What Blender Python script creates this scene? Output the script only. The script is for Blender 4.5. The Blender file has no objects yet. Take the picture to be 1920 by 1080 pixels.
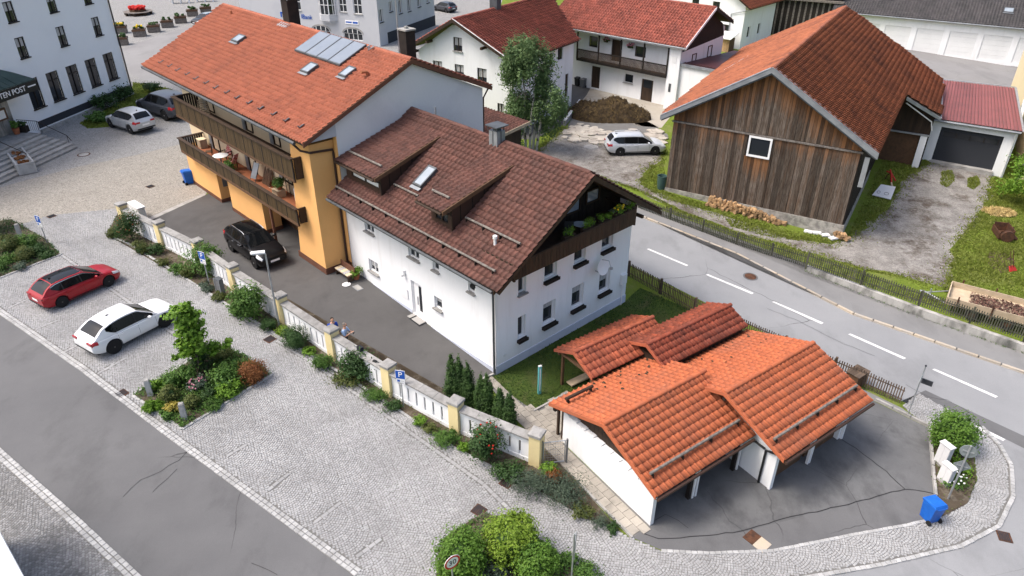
import bpy, bmesh, math, random
import numpy as np
from mathutils import Matrix, Vector
random.seed(7); RNG = np.random.default_rng(7)
SC = bpy.context.scene
COL = SC.collection
# ---------------------------------------------------------------- camera
CAMZ = 21.5
cd = bpy.data.cameras.new('camera'); cam = bpy.data.objects.new('camera', cd); COL.objects.link(cam)
cd.sensor_width = 36.0; cd.lens = 25.166; cd.clip_start = 0.5; cd.clip_end = 3000
_p, _r = math.radians(30.73), math.radians(0.21)
_R = Vector((1, 0, 0)); _U = Vector((0, math.sin(_p), math.cos(_p))); _F = Vector((0, math.cos(_p), -math.sin(_p)))
_r2 = math.cos(_r) * _R + math.sin(_r) * _U; _u2 = -math.sin(_r) * _R + math.cos(_r) * _U
cam.matrix_world = Matrix(((_r2.x, _u2.x, -_F.x, 0), (_r2.y, _u2.y, -_F.y, 0), (_r2.z, _u2.z, -_F.z, CAMZ), (0, 0, 0, 1)))
SC.camera = cam
CAMP = np.array([0, 0, CAMZ])
# ---------------------------------------------------------------- light
SUN_EL, SUN_AZ = math.radians(58), math.radians(188)      # azimuth as world angle of the direction TOWARDS the sun
w = bpy.data.worlds.new('World'); SC.world = w; w.use_nodes = True
nt = w.node_tree; bg = nt.nodes['Background']
sky = nt.nodes.new('ShaderNodeTexSky'); sky.sky_type = 'NISHITA'; sky.sun_disc = False
sky.sun_elevation = SUN_EL; sky.sun_rotation = math.pi / 2 - SUN_AZ
sky.air_density = 1.0; sky.dust_density = 6.0; sky.ozone_density = 1.0
nt.links.new(sky.outputs[0], bg.inputs[0]); bg.inputs[1].default_value = 0.15
sl = bpy.data.lights.new('sun', 'SUN'); sl.energy = 1.2; sl.angle = math.radians(16); sl.color = (1.0, 0.975, 0.94)
so = bpy.data.objects.new('sun', sl); COL.objects.link(so); so.location = (0, 0, 60)
_d = Vector((math.cos(SUN_EL) * math.cos(SUN_AZ), math.cos(SUN_EL) * math.sin(SUN_AZ), math.sin(SUN_EL)))
so.rotation_euler = _d.to_track_quat('Z', 'Y').to_euler()
SC.view_settings.view_transform = 'Standard'; SC.view_settings.look = 'None'
SC.view_settings.gamma = 1.0; SC.view_settings.use_curve_mapping = False
SC.view_settings.exposure = 0.90
SC.render.engine = 'CYCLES'
SC.cycles.use_denoising = True
SC.cycles.max_bounces = 5; SC.cycles.diffuse_bounces = 3; SC.cycles.glossy_bounces = 2
# ---------------------------------------------------------------- materials
MATS = {}
def N(t, ty, **kw):
    n = t.nodes.new(ty)
    for k, v in kw.items(): setattr(n, k, v)
    return n
def lk(t, a, b): t.links.new(a, b)
def mathn(t, op, a, b=None, clamp=False):
    n = N(t, 'ShaderNodeMath', operation=op); n.use_clamp = clamp
    for i, x in enumerate((a, b)):
        if x is None: continue
        if isinstance(x, (int, float)): n.inputs[i].default_value = x
        else: lk(t, x, n.inputs[i])
    return n.outputs[0]
def mixc(t, f, a, b, mode='MIX'):
    n = N(t, 'ShaderNodeMix', data_type='RGBA', blend_type=mode)
    for s, x in ((n.inputs[0], f), (n.inputs[6], a), (n.inputs[7], b)):
        if isinstance(x, (int, float)): s.default_value = x
        elif isinstance(x, (tuple, list)): s.default_value = (*x[:3], 1)
        else: lk(t, x, s)
    return n.outputs[2]
def noise(t, co, scale, detail=4, rough=0.55, dist=0.0, stretch=None):
    if stretch:
        m = N(t, 'ShaderNodeMapping'); m.inputs['Scale'].default_value = stretch; lk(t, co, m.inputs[0]); co = m.outputs[0]
    n = N(t, 'ShaderNodeTexNoise'); n.inputs['Scale'].default_value = scale; n.inputs['Detail'].default_value = detail
    n.inputs['Roughness'].default_value = rough; n.inputs['Distortion'].default_value = dist; lk(t, co, n.inputs['Vector'])
    return n.outputs[0]
def ramp(t, f, lo, hi):
    n = N(t, 'ShaderNodeMapRange'); n.inputs[1].default_value = lo; n.inputs[2].default_value = hi; n.clamp = True
    lk(t, f, n.inputs[0]); return n.outputs[0]
def newmat(name):
    m = bpy.data.materials.new(name); m.use_nodes = True; t = m.node_tree
    b = t.nodes['Principled BSDF']; MATS[name] = m
    return m, t, b
def wpos(t): return N(t, 'ShaderNodeNewGeometry').outputs['Position']
def mat(name, col, rough=0.8, col2=None, s2=0.6, lo=0.4, hi=0.65, fine=0.0, fs=30, bump=0.0, bs=40, rnd=0.0, metal=0.0, spec=0.3, coat=0.0, stretch=None, obj=False):
    m, t, b = newmat(name)
    co = N(t, 'ShaderNodeTexCoord').outputs['Object'] if obj else wpos(t)
    c = None
    if col2 is not None: c = mixc(t, ramp(t, noise(t, co, s2, 5, 0.6, 0.3, stretch), lo, hi), col, col2)
    if c is None:
        rgb = N(t, 'ShaderNodeRGB'); rgb.outputs[0].default_value = (*col, 1); c = rgb.outputs[0]
    if fine: 
        v = mathn(t, 'MULTIPLY_ADD', noise(t, co, fs, 3, 0.7, 0, stretch), 2 * fine); t.nodes[-1].inputs[2].default_value = 1 - fine
        c = mixc(t, 1.0, c, v, 'MULTIPLY')
    if rnd:
        oi = N(t, 'ShaderNodeObjectInfo').outputs['Random']; isl = N(t, 'ShaderNodeNewGeometry').outputs['Random Per Island']
        f = mathn(t, 'FRACT', mathn(t, 'ADD', oi, isl))
        v = mathn(t, 'MULTIPLY_ADD', f, 2 * rnd); t.nodes[-1].inputs[2].default_value = 1 - rnd
        c = mixc(t, 1.0, c, v, 'MULTIPLY')
    lk(t, c, b.inputs['Base Color'])
    b.inputs['Roughness'].default_value = rough; b.inputs['Metallic'].default_value = metal
    b.inputs['Specular IOR Level'].default_value = spec; b.inputs['Coat Weight'].default_value = coat
    if coat: b.inputs['Coat Roughness'].default_value = 0.05
    if bump:
        bn = N(t, 'ShaderNodeBump'); bn.inputs['Strength'].default_value = bump; bn.inputs['Distance'].default_value = 0.02
        lk(t, noise(t, co, bs, 4, 0.6, 0, stretch), bn.inputs['Height']); lk(t, bn.outputs[0], b.inputs['Normal'])
    return m
def tilemat(name, a, bcol, dark, dlo, dhi, rnd=0.22):
    m, t, b = newmat(name); p = wpos(t)
    oi = N(t, 'ShaderNodeObjectInfo').outputs['Random']; isl = N(t, 'ShaderNodeNewGeometry').outputs['Random Per Island']
    f = mathn(t, 'FRACT', mathn(t, 'ADD', oi, isl)); f2 = mathn(t, 'FRACT', mathn(t, 'MULTIPLY', f, 17.3))
    c = mixc(t, f2, a, bcol)
    c = mixc(t, ramp(t, noise(t, p, 0.55, 6, 0.65, 0.4), dlo, dhi), c, dark)
    c = mixc(t, ramp(t, noise(t, p, 9, 4, 0.7), 0.62, 0.8), c, [x * 0.45 for x in dark])
    c = mixc(t, mathn(t, 'MULTIPLY', ramp(t, noise(t, p, 21, 3, 0.7), 0.60, 0.72), 0.45), c, (0.30, 0.27, 0.20))
    v = mathn(t, 'MULTIPLY_ADD', f, 2 * rnd); t.nodes[-1].inputs[2].default_value = 1 - rnd
    c = mixc(t, 1.0, c, v, 'MULTIPLY'); lk(t, c, b.inputs['Base Color'])
    b.inputs['Roughness'].default_value = 0.85; b.inputs['Specular IOR Level'].default_value = 0.3
    return m
tilemat('tile_orange', (0.45, 0.125, 0.052), (0.37, 0.105, 0.048), (0.30, 0.105, 0.06), 0.5, 0.75, 0.07)
tilemat('tile_red_dark', (0.27, 0.062, 0.032), (0.21, 0.055, 0.032), (0.15, 0.045, 0.03), 0.45, 0.7, 0.2)
tilemat('tile_terracotta', (0.36, 0.118, 0.068), (0.315, 0.104, 0.062), (0.20, 0.072, 0.048), 0.52, 0.8, 0.10)
tilemat('tile_brown', (0.125, 0.054, 0.042), (0.098, 0.045, 0.036), (0.070, 0.036, 0.031), 0.45, 0.75, 0.16)
tilemat('tile_barn', (0.37, 0.125, 0.062), (0.30, 0.103, 0.054), (0.16, 0.062, 0.043), 0.48, 0.72, 0.14)
tilemat('tile_farm', (0.32, 0.09, 0.062), (0.25, 0.075, 0.055), (0.17, 0.055, 0.043), 0.48, 0.75, 0.22)
tilemat('tile_grey', (0.085, 0.08, 0.082), (0.07, 0.066, 0.07), (0.05, 0.05, 0.052), 0.45, 0.7, 0.15)
mat('render_white', (0.80, 0.81, 0.82), 0.9, (0.69, 0.69, 0.685), 1.6, 0.5, 0.85, 0.04, 9, 0.15, 50, stretch=(1, 1, 0.16))
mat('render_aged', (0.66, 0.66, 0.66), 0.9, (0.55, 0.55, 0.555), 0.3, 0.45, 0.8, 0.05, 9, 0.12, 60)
mat('render_blue_white', (0.79, 0.81, 0.83), 0.9, (0.75, 0.77, 0.79), 0.3, 0.45, 0.8, 0.03, 14, 0.1, 60)
mat('render_yellow', (0.78, 0.43, 0.160), 0.9, (0.72, 0.39, 0.145), 0.5, 0.4, 0.8, 0.04, 8, 0.12, 60)
mat('render_ochre', (0.60, 0.30, 0.07), 0.9, (0.54, 0.27, 0.065), 0.5, 0.4, 0.8, 0.04, 8, 0.1, 60)
mat('render_cream', (0.70, 0.58, 0.40), 0.9, (0.64, 0.53, 0.36), 0.6, 0.4, 0.8, 0.03, 12)
mat('render_pale_yellow', (0.72, 0.60, 0.32), 0.85, (0.64, 0.53, 0.29), 1.2, 0.45, 0.8, 0.05, 14, 0.1, 50)
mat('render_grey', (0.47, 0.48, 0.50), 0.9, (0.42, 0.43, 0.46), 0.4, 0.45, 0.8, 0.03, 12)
mat('plinth_brown', (0.15, 0.065, 0.040), 0.85, (0.11, 0.05, 0.032), 1.2, 0.4, 0.7, 0.08, 20)
mat('plinth_lilac', (0.56, 0.60, 0.70), 0.85, (0.50, 0.54, 0.63), 0.8, 0.4, 0.7, 0.05, 20)
mat('plinth_dark', (0.030, 0.033, 0.04), 0.8, fine=0.15, fs=15)
mat('concrete', (0.36, 0.35, 0.335), 0.9, (0.22, 0.215, 0.20), 1.6, 0.42, 0.7, 0.15, 22, 0.3, 40)
mat('concrete_stained', (0.42, 0.41, 0.385), 0.9, (0.11, 0.11, 0.10), 1.3, 0.42, 0.68, 0.2, 18, 0.35, 40, stretch=(1, 1, 0.35))
mat('stone_plinth', (0.36, 0.345, 0.31), 0.95, (0.19, 0.18, 0.165), 2.2, 0.42, 0.62, 0.2, 18, 0.5, 16)
mat('granite', (0.40, 0.40, 0.395), 0.85, (0.29, 0.29, 0.285), 1.5, 0.42, 0.65, 0.25, 45, 0.2, 60, rnd=0.12)
mat('granite_sand', (0.43, 0.36, 0.27), 0.85, (0.36, 0.33, 0.29), 0.8, 0.42, 0.65, 0.2, 40, 0.2, 60, rnd=0.16)
mat('cap_stone', (0.30, 0.295, 0.285), 0.9, (0.21, 0.205, 0.195), 2.5, 0.4, 0.65, 0.2, 40, 0.25, 50, rnd=0.12)
mat('slab_paver', (0.36, 0.33, 0.285), 0.9, (0.25, 0.23, 0.20), 1.0, 0.42, 0.65, 0.2, 25, 0.25, 40, rnd=0.14)
mat('wood_dark', (0.052, 0.032, 0.020), 0.7, (0.032, 0.021, 0.015), 3, 0.4, 0.65, 0.2, 20, 0.2, 30, rnd=0.2, stretch=(1, 1, 0.2))
mat('wood_panel', (0.072, 0.046, 0.021), 0.65, (0.050, 0.032, 0.015), 4, 0.4, 0.65, 0.25, 16, 0.25, 24, rnd=0.18, stretch=(1, 1, 0.12))
mat('wood_black', (0.022, 0.017, 0.014), 0.75, (0.014, 0.011, 0.010), 3, 0.4, 0.65, 0.2, 20, rnd=0.2)
mat('wood_brown', (0.12, 0.065, 0.035), 0.7, (0.085, 0.048, 0.028), 4, 0.4, 0.65, 0.2, 20, 0.2, 30, rnd=0.15)
mat('wood_fence', (0.125, 0.088, 0.062), 0.85, (0.080, 0.060, 0.046), 3, 0.4, 0.65, 0.2, 30, 0.2, 30, rnd=0.3)
mat('wood_fence_mossy', (0.088, 0.086, 0.066), 0.9, (0.055, 0.062, 0.038), 2, 0.4, 0.65, 0.2, 30, 0.2, 30, rnd=0.3)
mat('wood_pale', (0.50, 0.40, 0.28), 0.8, (0.40, 0.32, 0.22), 3, 0.4, 0.65, 0.15, 25, 0.2, 30, rnd=0.15)
mat('wood_log', (0.40, 0.25, 0.125), 0.85, (0.26, 0.17, 0.095), 8, 0.4, 0.65, 0.25, 30, 0.3, 30, rnd=0.35)
mat('wood_pole', (0.20, 0.18, 0.16), 0.85, (0.12, 0.105, 0.095), 6, 0.42, 0.6, 0.2, 30, 0.3, 30)
mat('zinc', (0.30, 0.32, 0.34), 0.5, (0.22, 0.235, 0.255), 1.5, 0.4, 0.65, 0.1, 20, metal=0.35)
mat('zinc_dark', (0.10, 0.11, 0.12), 0.55, (0.07, 0.075, 0.08), 2, 0.4, 0.65, 0.1, 20, metal=0.3)
mat('galvanised', (0.40, 0.42, 0.44), 0.45, (0.33, 0.345, 0.36), 3, 0.4, 0.65, metal=0.5)
mat('brown_metal', (0.055, 0.030, 0.022), 0.5)
mat('white_paint', (0.80, 0.80, 0.80), 0.5, fine=0.02, fs=20)
mat('white_shutter', (0.74, 0.75, 0.75), 0.6, (0.69, 0.70, 0.70), 0.7, 0.4, 0.7)
mat('black_rubber', (0.013, 0.013, 0.014), 0.85, fine=0.2, fs=60)
mat('black_plastic', (0.016, 0.017, 0.018), 0.5)
mat('grey_plastic', (0.12, 0.125, 0.13), 0.5)
mat('blue_plastic', (0.012, 0.12, 0.50), 0.45, (0.010, 0.10, 0.43), 4, 0.4, 0.65)
mat('green_plastic', (0.05, 0.095, 0.085), 0.5)
mat('teal_metal', (0.12, 0.42, 0.42), 0.5)
mat('sign_blue', (0.012, 0.085, 0.40), 0.4)
mat('sign_white', (0.80, 0.80, 0.80), 0.4)
mat('sign_red', (0.50, 0.02, 0.02), 0.4)
mat('sign_black', (0.015, 0.015, 0.015), 0.4)
mat('sign_back', (0.24, 0.27, 0.28), 0.5, (0.19, 0.21, 0.22), 5, 0.4, 0.6, metal=0.2)
mat('glass_dark', (0.022, 0.026, 0.032), 0.06, spec=0.5)
mat('glass_sky', (0.30, 0.34, 0.38), 0.08, (0.24, 0.28, 0.31), 1.5, spec=0.6)
mat('glass_solar', (0.20, 0.225, 0.255), 0.2, (0.165, 0.19, 0.22), 0.8, 0.3, 0.7, spec=0.7, coat=0.3)
mat('glass_car', (0.006, 0.007, 0.008), 0.04, spec=0.35)
mat('curtain', (0.50, 0.50, 0.49), 0.9, (0.30, 0.30, 0.30), 5, 0.4, 0.6, stretch=(4, 4, 0.3))
mat('manure', (0.065, 0.044, 0.020), 1.0, (0.028, 0.019, 0.011), 2.5, 0.4, 0.62, 0.4, 14, 1.0, 12)
mat('soil', (0.095, 0.062, 0.042), 1.0, (0.06, 0.040, 0.028), 3, 0.4, 0.6, 0.3, 25, 0.8, 25)
mat('bed_soil', (0.075, 0.058, 0.040), 1.0, (0.15, 0.13, 0.10), 2.5, 0.48, 0.66, 0.3, 30, 0.6, 30)
mat('straw', (0.52, 0.40, 0.17), 0.95, (0.42, 0.31, 0.13), 4, 0.4, 0.6, 0.2, 30, 0.5, 30, rnd=0.2)
mat('rust', (0.105, 0.046, 0.024), 0.85, (0.055, 0.028, 0.018), 5, 0.4, 0.6, 0.25, 20, 0.2, 30)
mat('red_paint', (0.42, 0.025, 0.018), 0.5)
mat('red_cushion', (0.42, 0.085, 0.08), 0.85, (0.62, 0.40, 0.36), 11, 0.5, 0.55)
mat('skin', (0.50, 0.28, 0.19), 0.6)
mat('cloth_blue', (0.015, 0.06, 0.36), 0.9, fine=0.15, fs=25)
mat('cloth_lightblue', (0.36, 0.49, 0.70), 0.9, fine=0.1, fs=25)
mat('cloth_dark', (0.02, 0.024, 0.035), 0.9)
mat('hair', (0.030, 0.020, 0.014), 0.8)
mat('hair_grey', (0.16, 0.14, 0.12), 0.8)
mat('terracotta', (0.32, 0.115, 0.055), 0.8)
mat('flower_red', (0.50, 0.022, 0.015), 0.8, rnd=0.35)
mat('flower_yellow', (0.68, 0.48, 0.02), 0.8, rnd=0.3)
mat('flower_pink', (0.52, 0.22, 0.28), 0.8, rnd=0.3)
mat('bark', (0.12, 0.10, 0.08), 0.95, (0.07, 0.058, 0.046), 8, 0.4, 0.6, 0.3, 20, 0.5, 20)
mat('bark_birch', (0.42, 0.41, 0.38), 0.9, (0.05, 0.045, 0.04), 3, 0.52, 0.6, 0.2, 20, 0.3, 20)
def leafmat(name, a, b2, trans=0.25):
    m, t, b = newmat(name); g = N(t, 'ShaderNodeNewGeometry')
    f = g.outputs['Random Per Island']
    c = mixc(t, f, a, b2)
    c = mixc(t, ramp(t, noise(t, g.outputs['Position'], 1.7, 3), 0.45, 0.7), c, [x * 0.72 for x in a])
    lk(t, c, b.inputs['Base Color']); b.inputs['Roughness'].default_value = 0.55; b.inputs['Specular IOR Level'].default_value = 0.25
    tr = N(t, 'ShaderNodeBsdfTranslucent'); lk(t, c, tr.inputs[0]); mx = N(t, 'ShaderNodeMixShader'); mx.inputs[0].default_value = trans
    lk(t, b.outputs[0], mx.inputs[1]); lk(t, tr.outputs[0], mx.inputs[2]); lk(t, mx.outputs[0], t.nodes['Material Output'].inputs[0])
leafmat('leaf_mid', (0.068, 0.149, 0.027), (0.115, 0.209, 0.041))
leafmat('leaf_dark', (0.035, 0.078, 0.022), (0.057, 0.115, 0.030))
leafmat('leaf_light', (0.115, 0.230, 0.021), (0.172, 0.299, 0.034))
leafmat('leaf_lime', (0.150, 0.250, 0.022), (0.220, 0.310, 0.040))
leafmat('leaf_birch', (0.103, 0.179, 0.065), (0.172, 0.251, 0.100), 0.35)
leafmat('leaf_olive', (0.084, 0.109, 0.028), (0.133, 0.154, 0.042))
leafmat('leaf_grey', (0.074, 0.111, 0.074), (0.115, 0.151, 0.105))
leafmat('leaf_rust', (0.20, 0.072, 0.025), (0.26, 0.115, 0.038))
leafmat('leaf_yellow', (0.32, 0.27, 0.045), (0.42, 0.34, 0.07))
leafmat('leaf_cypress', (0.033, 0.077, 0.018), (0.060, 0.115, 0.027))
leafmat('grass_blade', (0.185, 0.232, 0.034), (0.255, 0.288, 0.068), 0.4)
leafmat('leaf_fresh', (0.085, 0.180, 0.022), (0.125, 0.225, 0.032))
def paint(name, c, c2=None, metal=0.0, rough=0.35):
    m, t, b = newmat(name); p = wpos(t)
    cc = mixc(t, ramp(t, noise(t, p, 1.3, 3), 0.4, 0.7), c, c2 or [x * 0.93 for x in c]); lk(t, cc, b.inputs['Base Color'])
    b.inputs['Metallic'].default_value = metal; b.inputs['Roughness'].default_value = rough
    b.inputs['Coat Weight'].default_value = 0.35; b.inputs['Coat Roughness'].default_value = 0.04; b.inputs['Specular IOR Level'].default_value = 0.3
paint('car_red', (0.30, 0.003, 0.010)); paint('car_white', (0.74, 0.75, 0.76)); paint('car_black', (0.004, 0.004, 0.005))
paint('car_silver', (0.48, 0.50, 0.52), metal=0.45); paint('car_silver_bright', (0.62, 0.65, 0.68), metal=0.35); paint('car_grey', (0.075, 0.08, 0.095), metal=0.4)
mat('alloy', (0.42, 0.43, 0.45), 0.3, metal=0.7); mat('alloy_dark', (0.085, 0.08, 0.075), 0.35, metal=0.4)
mat('lamp_red', (0.32, 0.012, 0.015), 0.15, coat=0.5); mat('lamp_clear', (0.62, 0.65, 0.68), 0.12, coat=0.5); mat('chrome', (0.6, 0.61, 0.63), 0.15, metal=0.9)

# ---- ground materials
def ground_asphalt(name, base, dark, light, crack=0.0, stain=0.0):
    m, t, b = newmat(name); p = wpos(t)
    c = mixc(t, ramp(t, noise(t, p, 0.22, 5, 0.6, 0.1), 0.35, 0.68), base, light)
    c = mixc(t, ramp(t, noise(t, p, 0.5, 5, 0.65, 0.1, (1, 0.6, 1)), 0.52, 0.8), c, dark)
    if stain:
        c = mixc(t, mathn(t, 'MULTIPLY', ramp(t, noise(t, p, 0.3, 5, 0.7, 0.3), 0.5, 0.75), stain), c, [x * 0.45 for x in dark])
    v = mathn(t, 'MULTIPLY_ADD', noise(t, p, 38, 3, 0.8), 0.5); t.nodes[-1].inputs[2].default_value = 0.75
    c = mixc(t, 1.0, c, v, 'MULTIPLY')
    if crack:
        vo = N(t, 'ShaderNodeTexVoronoi', feature='DISTANCE_TO_EDGE'); vo.inputs['Scale'].default_value = 0.16
        dn = N(t, 'ShaderNodeTexNoise'); dn.inputs['Scale'].default_value = 0.9; dn.inputs['Detail'].default_value = 6; lk(t, p, dn.inputs['Vector'])
        ad = mixc(t, 0.35, p, dn.outputs['Color'], 'ADD'); lk(t, ad, vo.inputs['Vector'])
        line = mathn(t, 'LESS_THAN', vo.outputs['Distance'], 0.0022)
        msk = ramp(t, noise(t, p, 0.11, 2), 0.5, 0.56)
        c = mixc(t, mathn(t, 'MULTIPLY', mathn(t, 'MULTIPLY', line, msk), crack), c, (0.03, 0.03, 0.03))
    lk(t, c, b.inputs['Base Color']); b.inputs['Roughness'].default_value = 0.9; b.inputs['Specular IOR Level'].default_value = 0.25
    bn = N(t, 'ShaderNodeBump'); bn.inputs['Strength'].default_value = 0.25; bn.inputs['Distance'].default_value = 0.01
    lk(t, noise(t, p, 60, 3, 0.7), bn.inputs['Height']); lk(t, bn.outputs[0], b.inputs['Normal'])
ground_asphalt('asphalt_road', (0.225, 0.230, 0.237), (0.180, 0.184, 0.189), (0.262, 0.267, 0.273), 0.7)
ground_asphalt('asphalt_lane', (0.112, 0.112, 0.115), (0.085, 0.085, 0.087), (0.140, 0.140, 0.142), 0.6)
ground_asphalt('asphalt_court', (0.084, 0.082, 0.082), (0.064, 0.063, 0.063), (0.104, 0.102, 0.101), 0.0, 0.35)
ground_asphalt('asphalt_forecourt', (0.088, 0.089, 0.092), (0.050, 0.051, 0.053), (0.155, 0.156, 0.157), 0.35, 0.6)
ground_asphalt('asphalt_walk', (0.185, 0.185, 0.185), (0.145, 0.145, 0.145), (0.215, 0.214, 0.212), 0.5)
ground_asphalt('concrete_yard', (0.34, 0.31, 0.26), (0.24, 0.21, 0.17), (0.40, 0.37, 0.32), 0.5)
ground_asphalt('asphalt_square', (0.21, 0.205, 0.205), (0.17, 0.167, 0.167), (0.24, 0.237, 0.235), 0.3)
def ground_cobble(name, a, b2, joint, scale, patch=None):
    m, t, b = newmat(name); p = wpos(t)
    vo = N(t, 'ShaderNodeTexVoronoi', feature='DISTANCE_TO_EDGE'); vc = N(t, 'ShaderNodeTexVoronoi')
    for n in (vo, vc):
        n.inputs['Scale'].default_value = scale; n.inputs['Randomness'].default_value = 0.75; lk(t, p, n.inputs['Vector'])
    sep = N(t, 'ShaderNodeSeparateColor'); lk(t, vc.outputs['Color'], sep.inputs[0])
    c = mixc(t, sep.outputs[0], a, b2)
    if patch: c = mixc(t, ramp(t, noise(t, p, 0.12, 5, 0.6, 0.5), 0.42, 0.62), c, patch)
    c = mixc(t, ramp(t, noise(t, p, 0.6, 5, 0.7), 0.5, 0.8), c, [x * 0.75 for x in a])
    c = mixc(t, mathn(t, 'SUBTRACT', 1.0, ramp(t, vo.outputs['Distance'], 0.03, 0.11)), c, joint)
    lk(t, c, b.inputs['Base Color']); b.inputs['Roughness'].default_value = 0.9; b.inputs['Specular IOR Level'].default_value = 0.25
    bn = N(t, 'ShaderNodeBump'); bn.inputs['Strength'].default_value = 0.5; bn.inputs['Distance'].default_value = 0.02
    lk(t, ramp(t, vo.outputs['Distance'], 0.0, 0.15), bn.inputs['Height']); lk(t, bn.outputs[0], b.inputs['Normal'])
ground_cobble('cobble_square', (0.315, 0.312, 0.305), (0.26, 0.257, 0.252), (0.175, 0.172, 0.165), 6.5)
ground_cobble('cobble_warm', (0.36, 0.335, 0.295), (0.28, 0.262, 0.235), (0.20, 0.185, 0.16), 6.5)
mat('joint_sand', (0.135, 0.132, 0.126), 1.0, (0.165, 0.162, 0.154), 1.5, 0.4, 0.65, 0.25, 30)
mat('sett', (0.335, 0.336, 0.336), 0.85, (0.270, 0.270, 0.269), 0.35, 0.38, 0.66, 0.10, 50, rnd=0.14)
mat('sett_dark', (0.235, 0.235, 0.235), 0.85, (0.17, 0.168, 0.165), 0.5, 0.42, 0.66, 0.12, 50, rnd=0.28)
def ground_grass(name, a, b2, dry):
    m, t, b = newmat(name); p = wpos(t)
    c = mixc(t, ramp(t, noise(t, p, 7, 5, 0.75), 0.35, 0.65), a, b2)
    c = mixc(t, ramp(t, noise(t, p, 0.5, 5, 0.65, 0.6), 0.5, 0.74), c, dry)
    c = mixc(t, ramp(t, noise(t, p, 26, 3, 0.8), 0.5, 0.75), c, [x * 0.5 for x in a])
    lk(t, c, b.inputs['Base Color']); b.inputs['Roughness'].default_value = 1.0; b.inputs['Specular IOR Level'].default_value = 0.1
    bn = N(t, 'ShaderNodeBump'); bn.inputs['Strength'].default_value = 0.8; bn.inputs['Distance'].default_value = 0.06
    lk(t, noise(t, p, 22, 4, 0.8), bn.inputs['Height']); lk(t, bn.outputs[0], b.inputs['Normal'])
ground_grass('grass_bright', (0.120, 0.175, 0.022), (0.165, 0.215, 0.036), (0.190, 0.195, 0.075))
ground_grass('grass_dark', (0.050, 0.082, 0.018), (0.072, 0.105, 0.024), (0.110, 0.100, 0.050))
m, t, b = newmat('gravel'); p = wpos(t)
c = mixc(t, ramp(t, noise(t, p, 0.8, 8, 0.8), 0.38, 0.62), (0.170, 0.160, 0.148), (0.290, 0.275, 0.255))
c = mixc(t, ramp(t, noise(t, p, 0.35, 9, 0.8), 0.50, 0.62), c, (0.095, 0.078, 0.063))
v = mathn(t, 'MULTIPLY_ADD', noise(t, p, 9, 4, 0.95), 2.4); t.nodes[-1].inputs[2].default_value = -0.2
c = mixc(t, 1.0, c, v, 'MULTIPLY'); lk(t, c, b.inputs['Base Color']); b.inputs['Roughness'].default_value = 1.0; b.inputs['Specular IOR Level'].default_value = 0.1
bn = N(t, 'ShaderNodeBump'); bn.inputs['Strength'].default_value = 0.6; bn.inputs['Distance'].default_value = 0.04
lk(t, noise(t, p, 18, 4, 0.8), bn.inputs['Height']); lk(t, bn.outputs[0], b.inputs['Normal'])
# weathered barn boards: silver-brown, with the unweathered orange kept near the sheltered upper ends
m, t, b = newmat('barn_board'); tc = N(t, 'ShaderNodeTexCoord').outputs['Object']; oi = N(t, 'ShaderNodeObjectInfo').outputs['Random']
off = N(t, 'ShaderNodeVectorMath', operation='ADD'); cx = N(t, 'ShaderNodeCombineXYZ'); lk(t, mathn(t, 'MULTIPLY', oi, 37.0), cx.inputs[0]); lk(t, tc, off.inputs[0]); lk(t, cx.outputs[0], off.inputs[1])
tc2 = off.outputs[0]
c = mixc(t, ramp(t, noise(t, tc2, 6, 5, 0.7, 0.2, (3, 3, 0.22)), 0.36, 0.66), (0.058, 0.040, 0.029), (0.165, 0.138, 0.115))
c = mixc(t, ramp(t, noise(t, tc2, 14, 4, 0.7, 0, (2, 2, 0.3)), 0.56, 0.72), c, (0.026, 0.019, 0.015))
c = mixc(t, mathn(t, 'MULTIPLY', ramp(t, noise(t, tc2, 0.9, 4, 0.6, 0, (3, 3, 0.5)), 0.48, 0.68), 0.55), c, (0.100, 0.056, 0.032))
sx = N(t, 'ShaderNodeSeparateXYZ'); lk(t, tc, sx.inputs[0])
hz = mathn(t, 'ADD', sx.outputs[2], mathn(t, 'MULTIPLY', mathn(t, 'SUBTRACT', noise(t, tc2, 1.3, 3, 0.6, 0, (3, 3, 0.6)), 0.5), 2.2))
hz = mathn(t, 'ADD', hz, mathn(t, 'MULTIPLY', mathn(t, 'SUBTRACT', oi, 0.5), 0.7))
c = mixc(t, mathn(t, 'MULTIPLY', ramp(t, hz, -2.1, -0.5), 0.9), c, (0.190, 0.086, 0.035))
v = mathn(t, 'MULTIPLY_ADD', oi, 0.95); t.nodes[-1].inputs[2].default_value = 0.5
c = mixc(t, 1.0, c, v, 'MULTIPLY'); lk(t, c, b.inputs['Base Color']); b.inputs['Roughness'].default_value = 0.9; b.inputs['Specular IOR Level'].default_value = 0.15
tilemat('tile_red', (0.40, 0.105, 0.05), (0.31, 0.085, 0.045), (0.20, 0.06, 0.038), 0.46, 0.7, 0.2)
mat('sheet_dark_red', (0.07, 0.022, 0.024), 0.5, (0.05, 0.018, 0.02), 1.0)
mat('moss', (0.05, 0.035, 0.022), 1.0)
mat('straw_old', (0.15, 0.105, 0.042), 1.0, (0.08, 0.055, 0.026), 4, .4, .6, rnd=.3)
mat('slab_pale', (0.42, 0.385, 0.33), 0.95, (0.34, 0.30, 0.26), 1.5, .42, .65, .2, 20, .3, 25, rnd=.15)
mat('bark_chip', (0.12, 0.065, 0.05), 1.0, rnd=.5)

mat('road_paint', (0.66, 0.66, 0.65), 0.8, (0.42, 0.42, 0.42), 3.0, 0.48, 0.72, 0.15, 30)
mat('bitumen', (0.028, 0.028, 0.03), 0.8)
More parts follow.
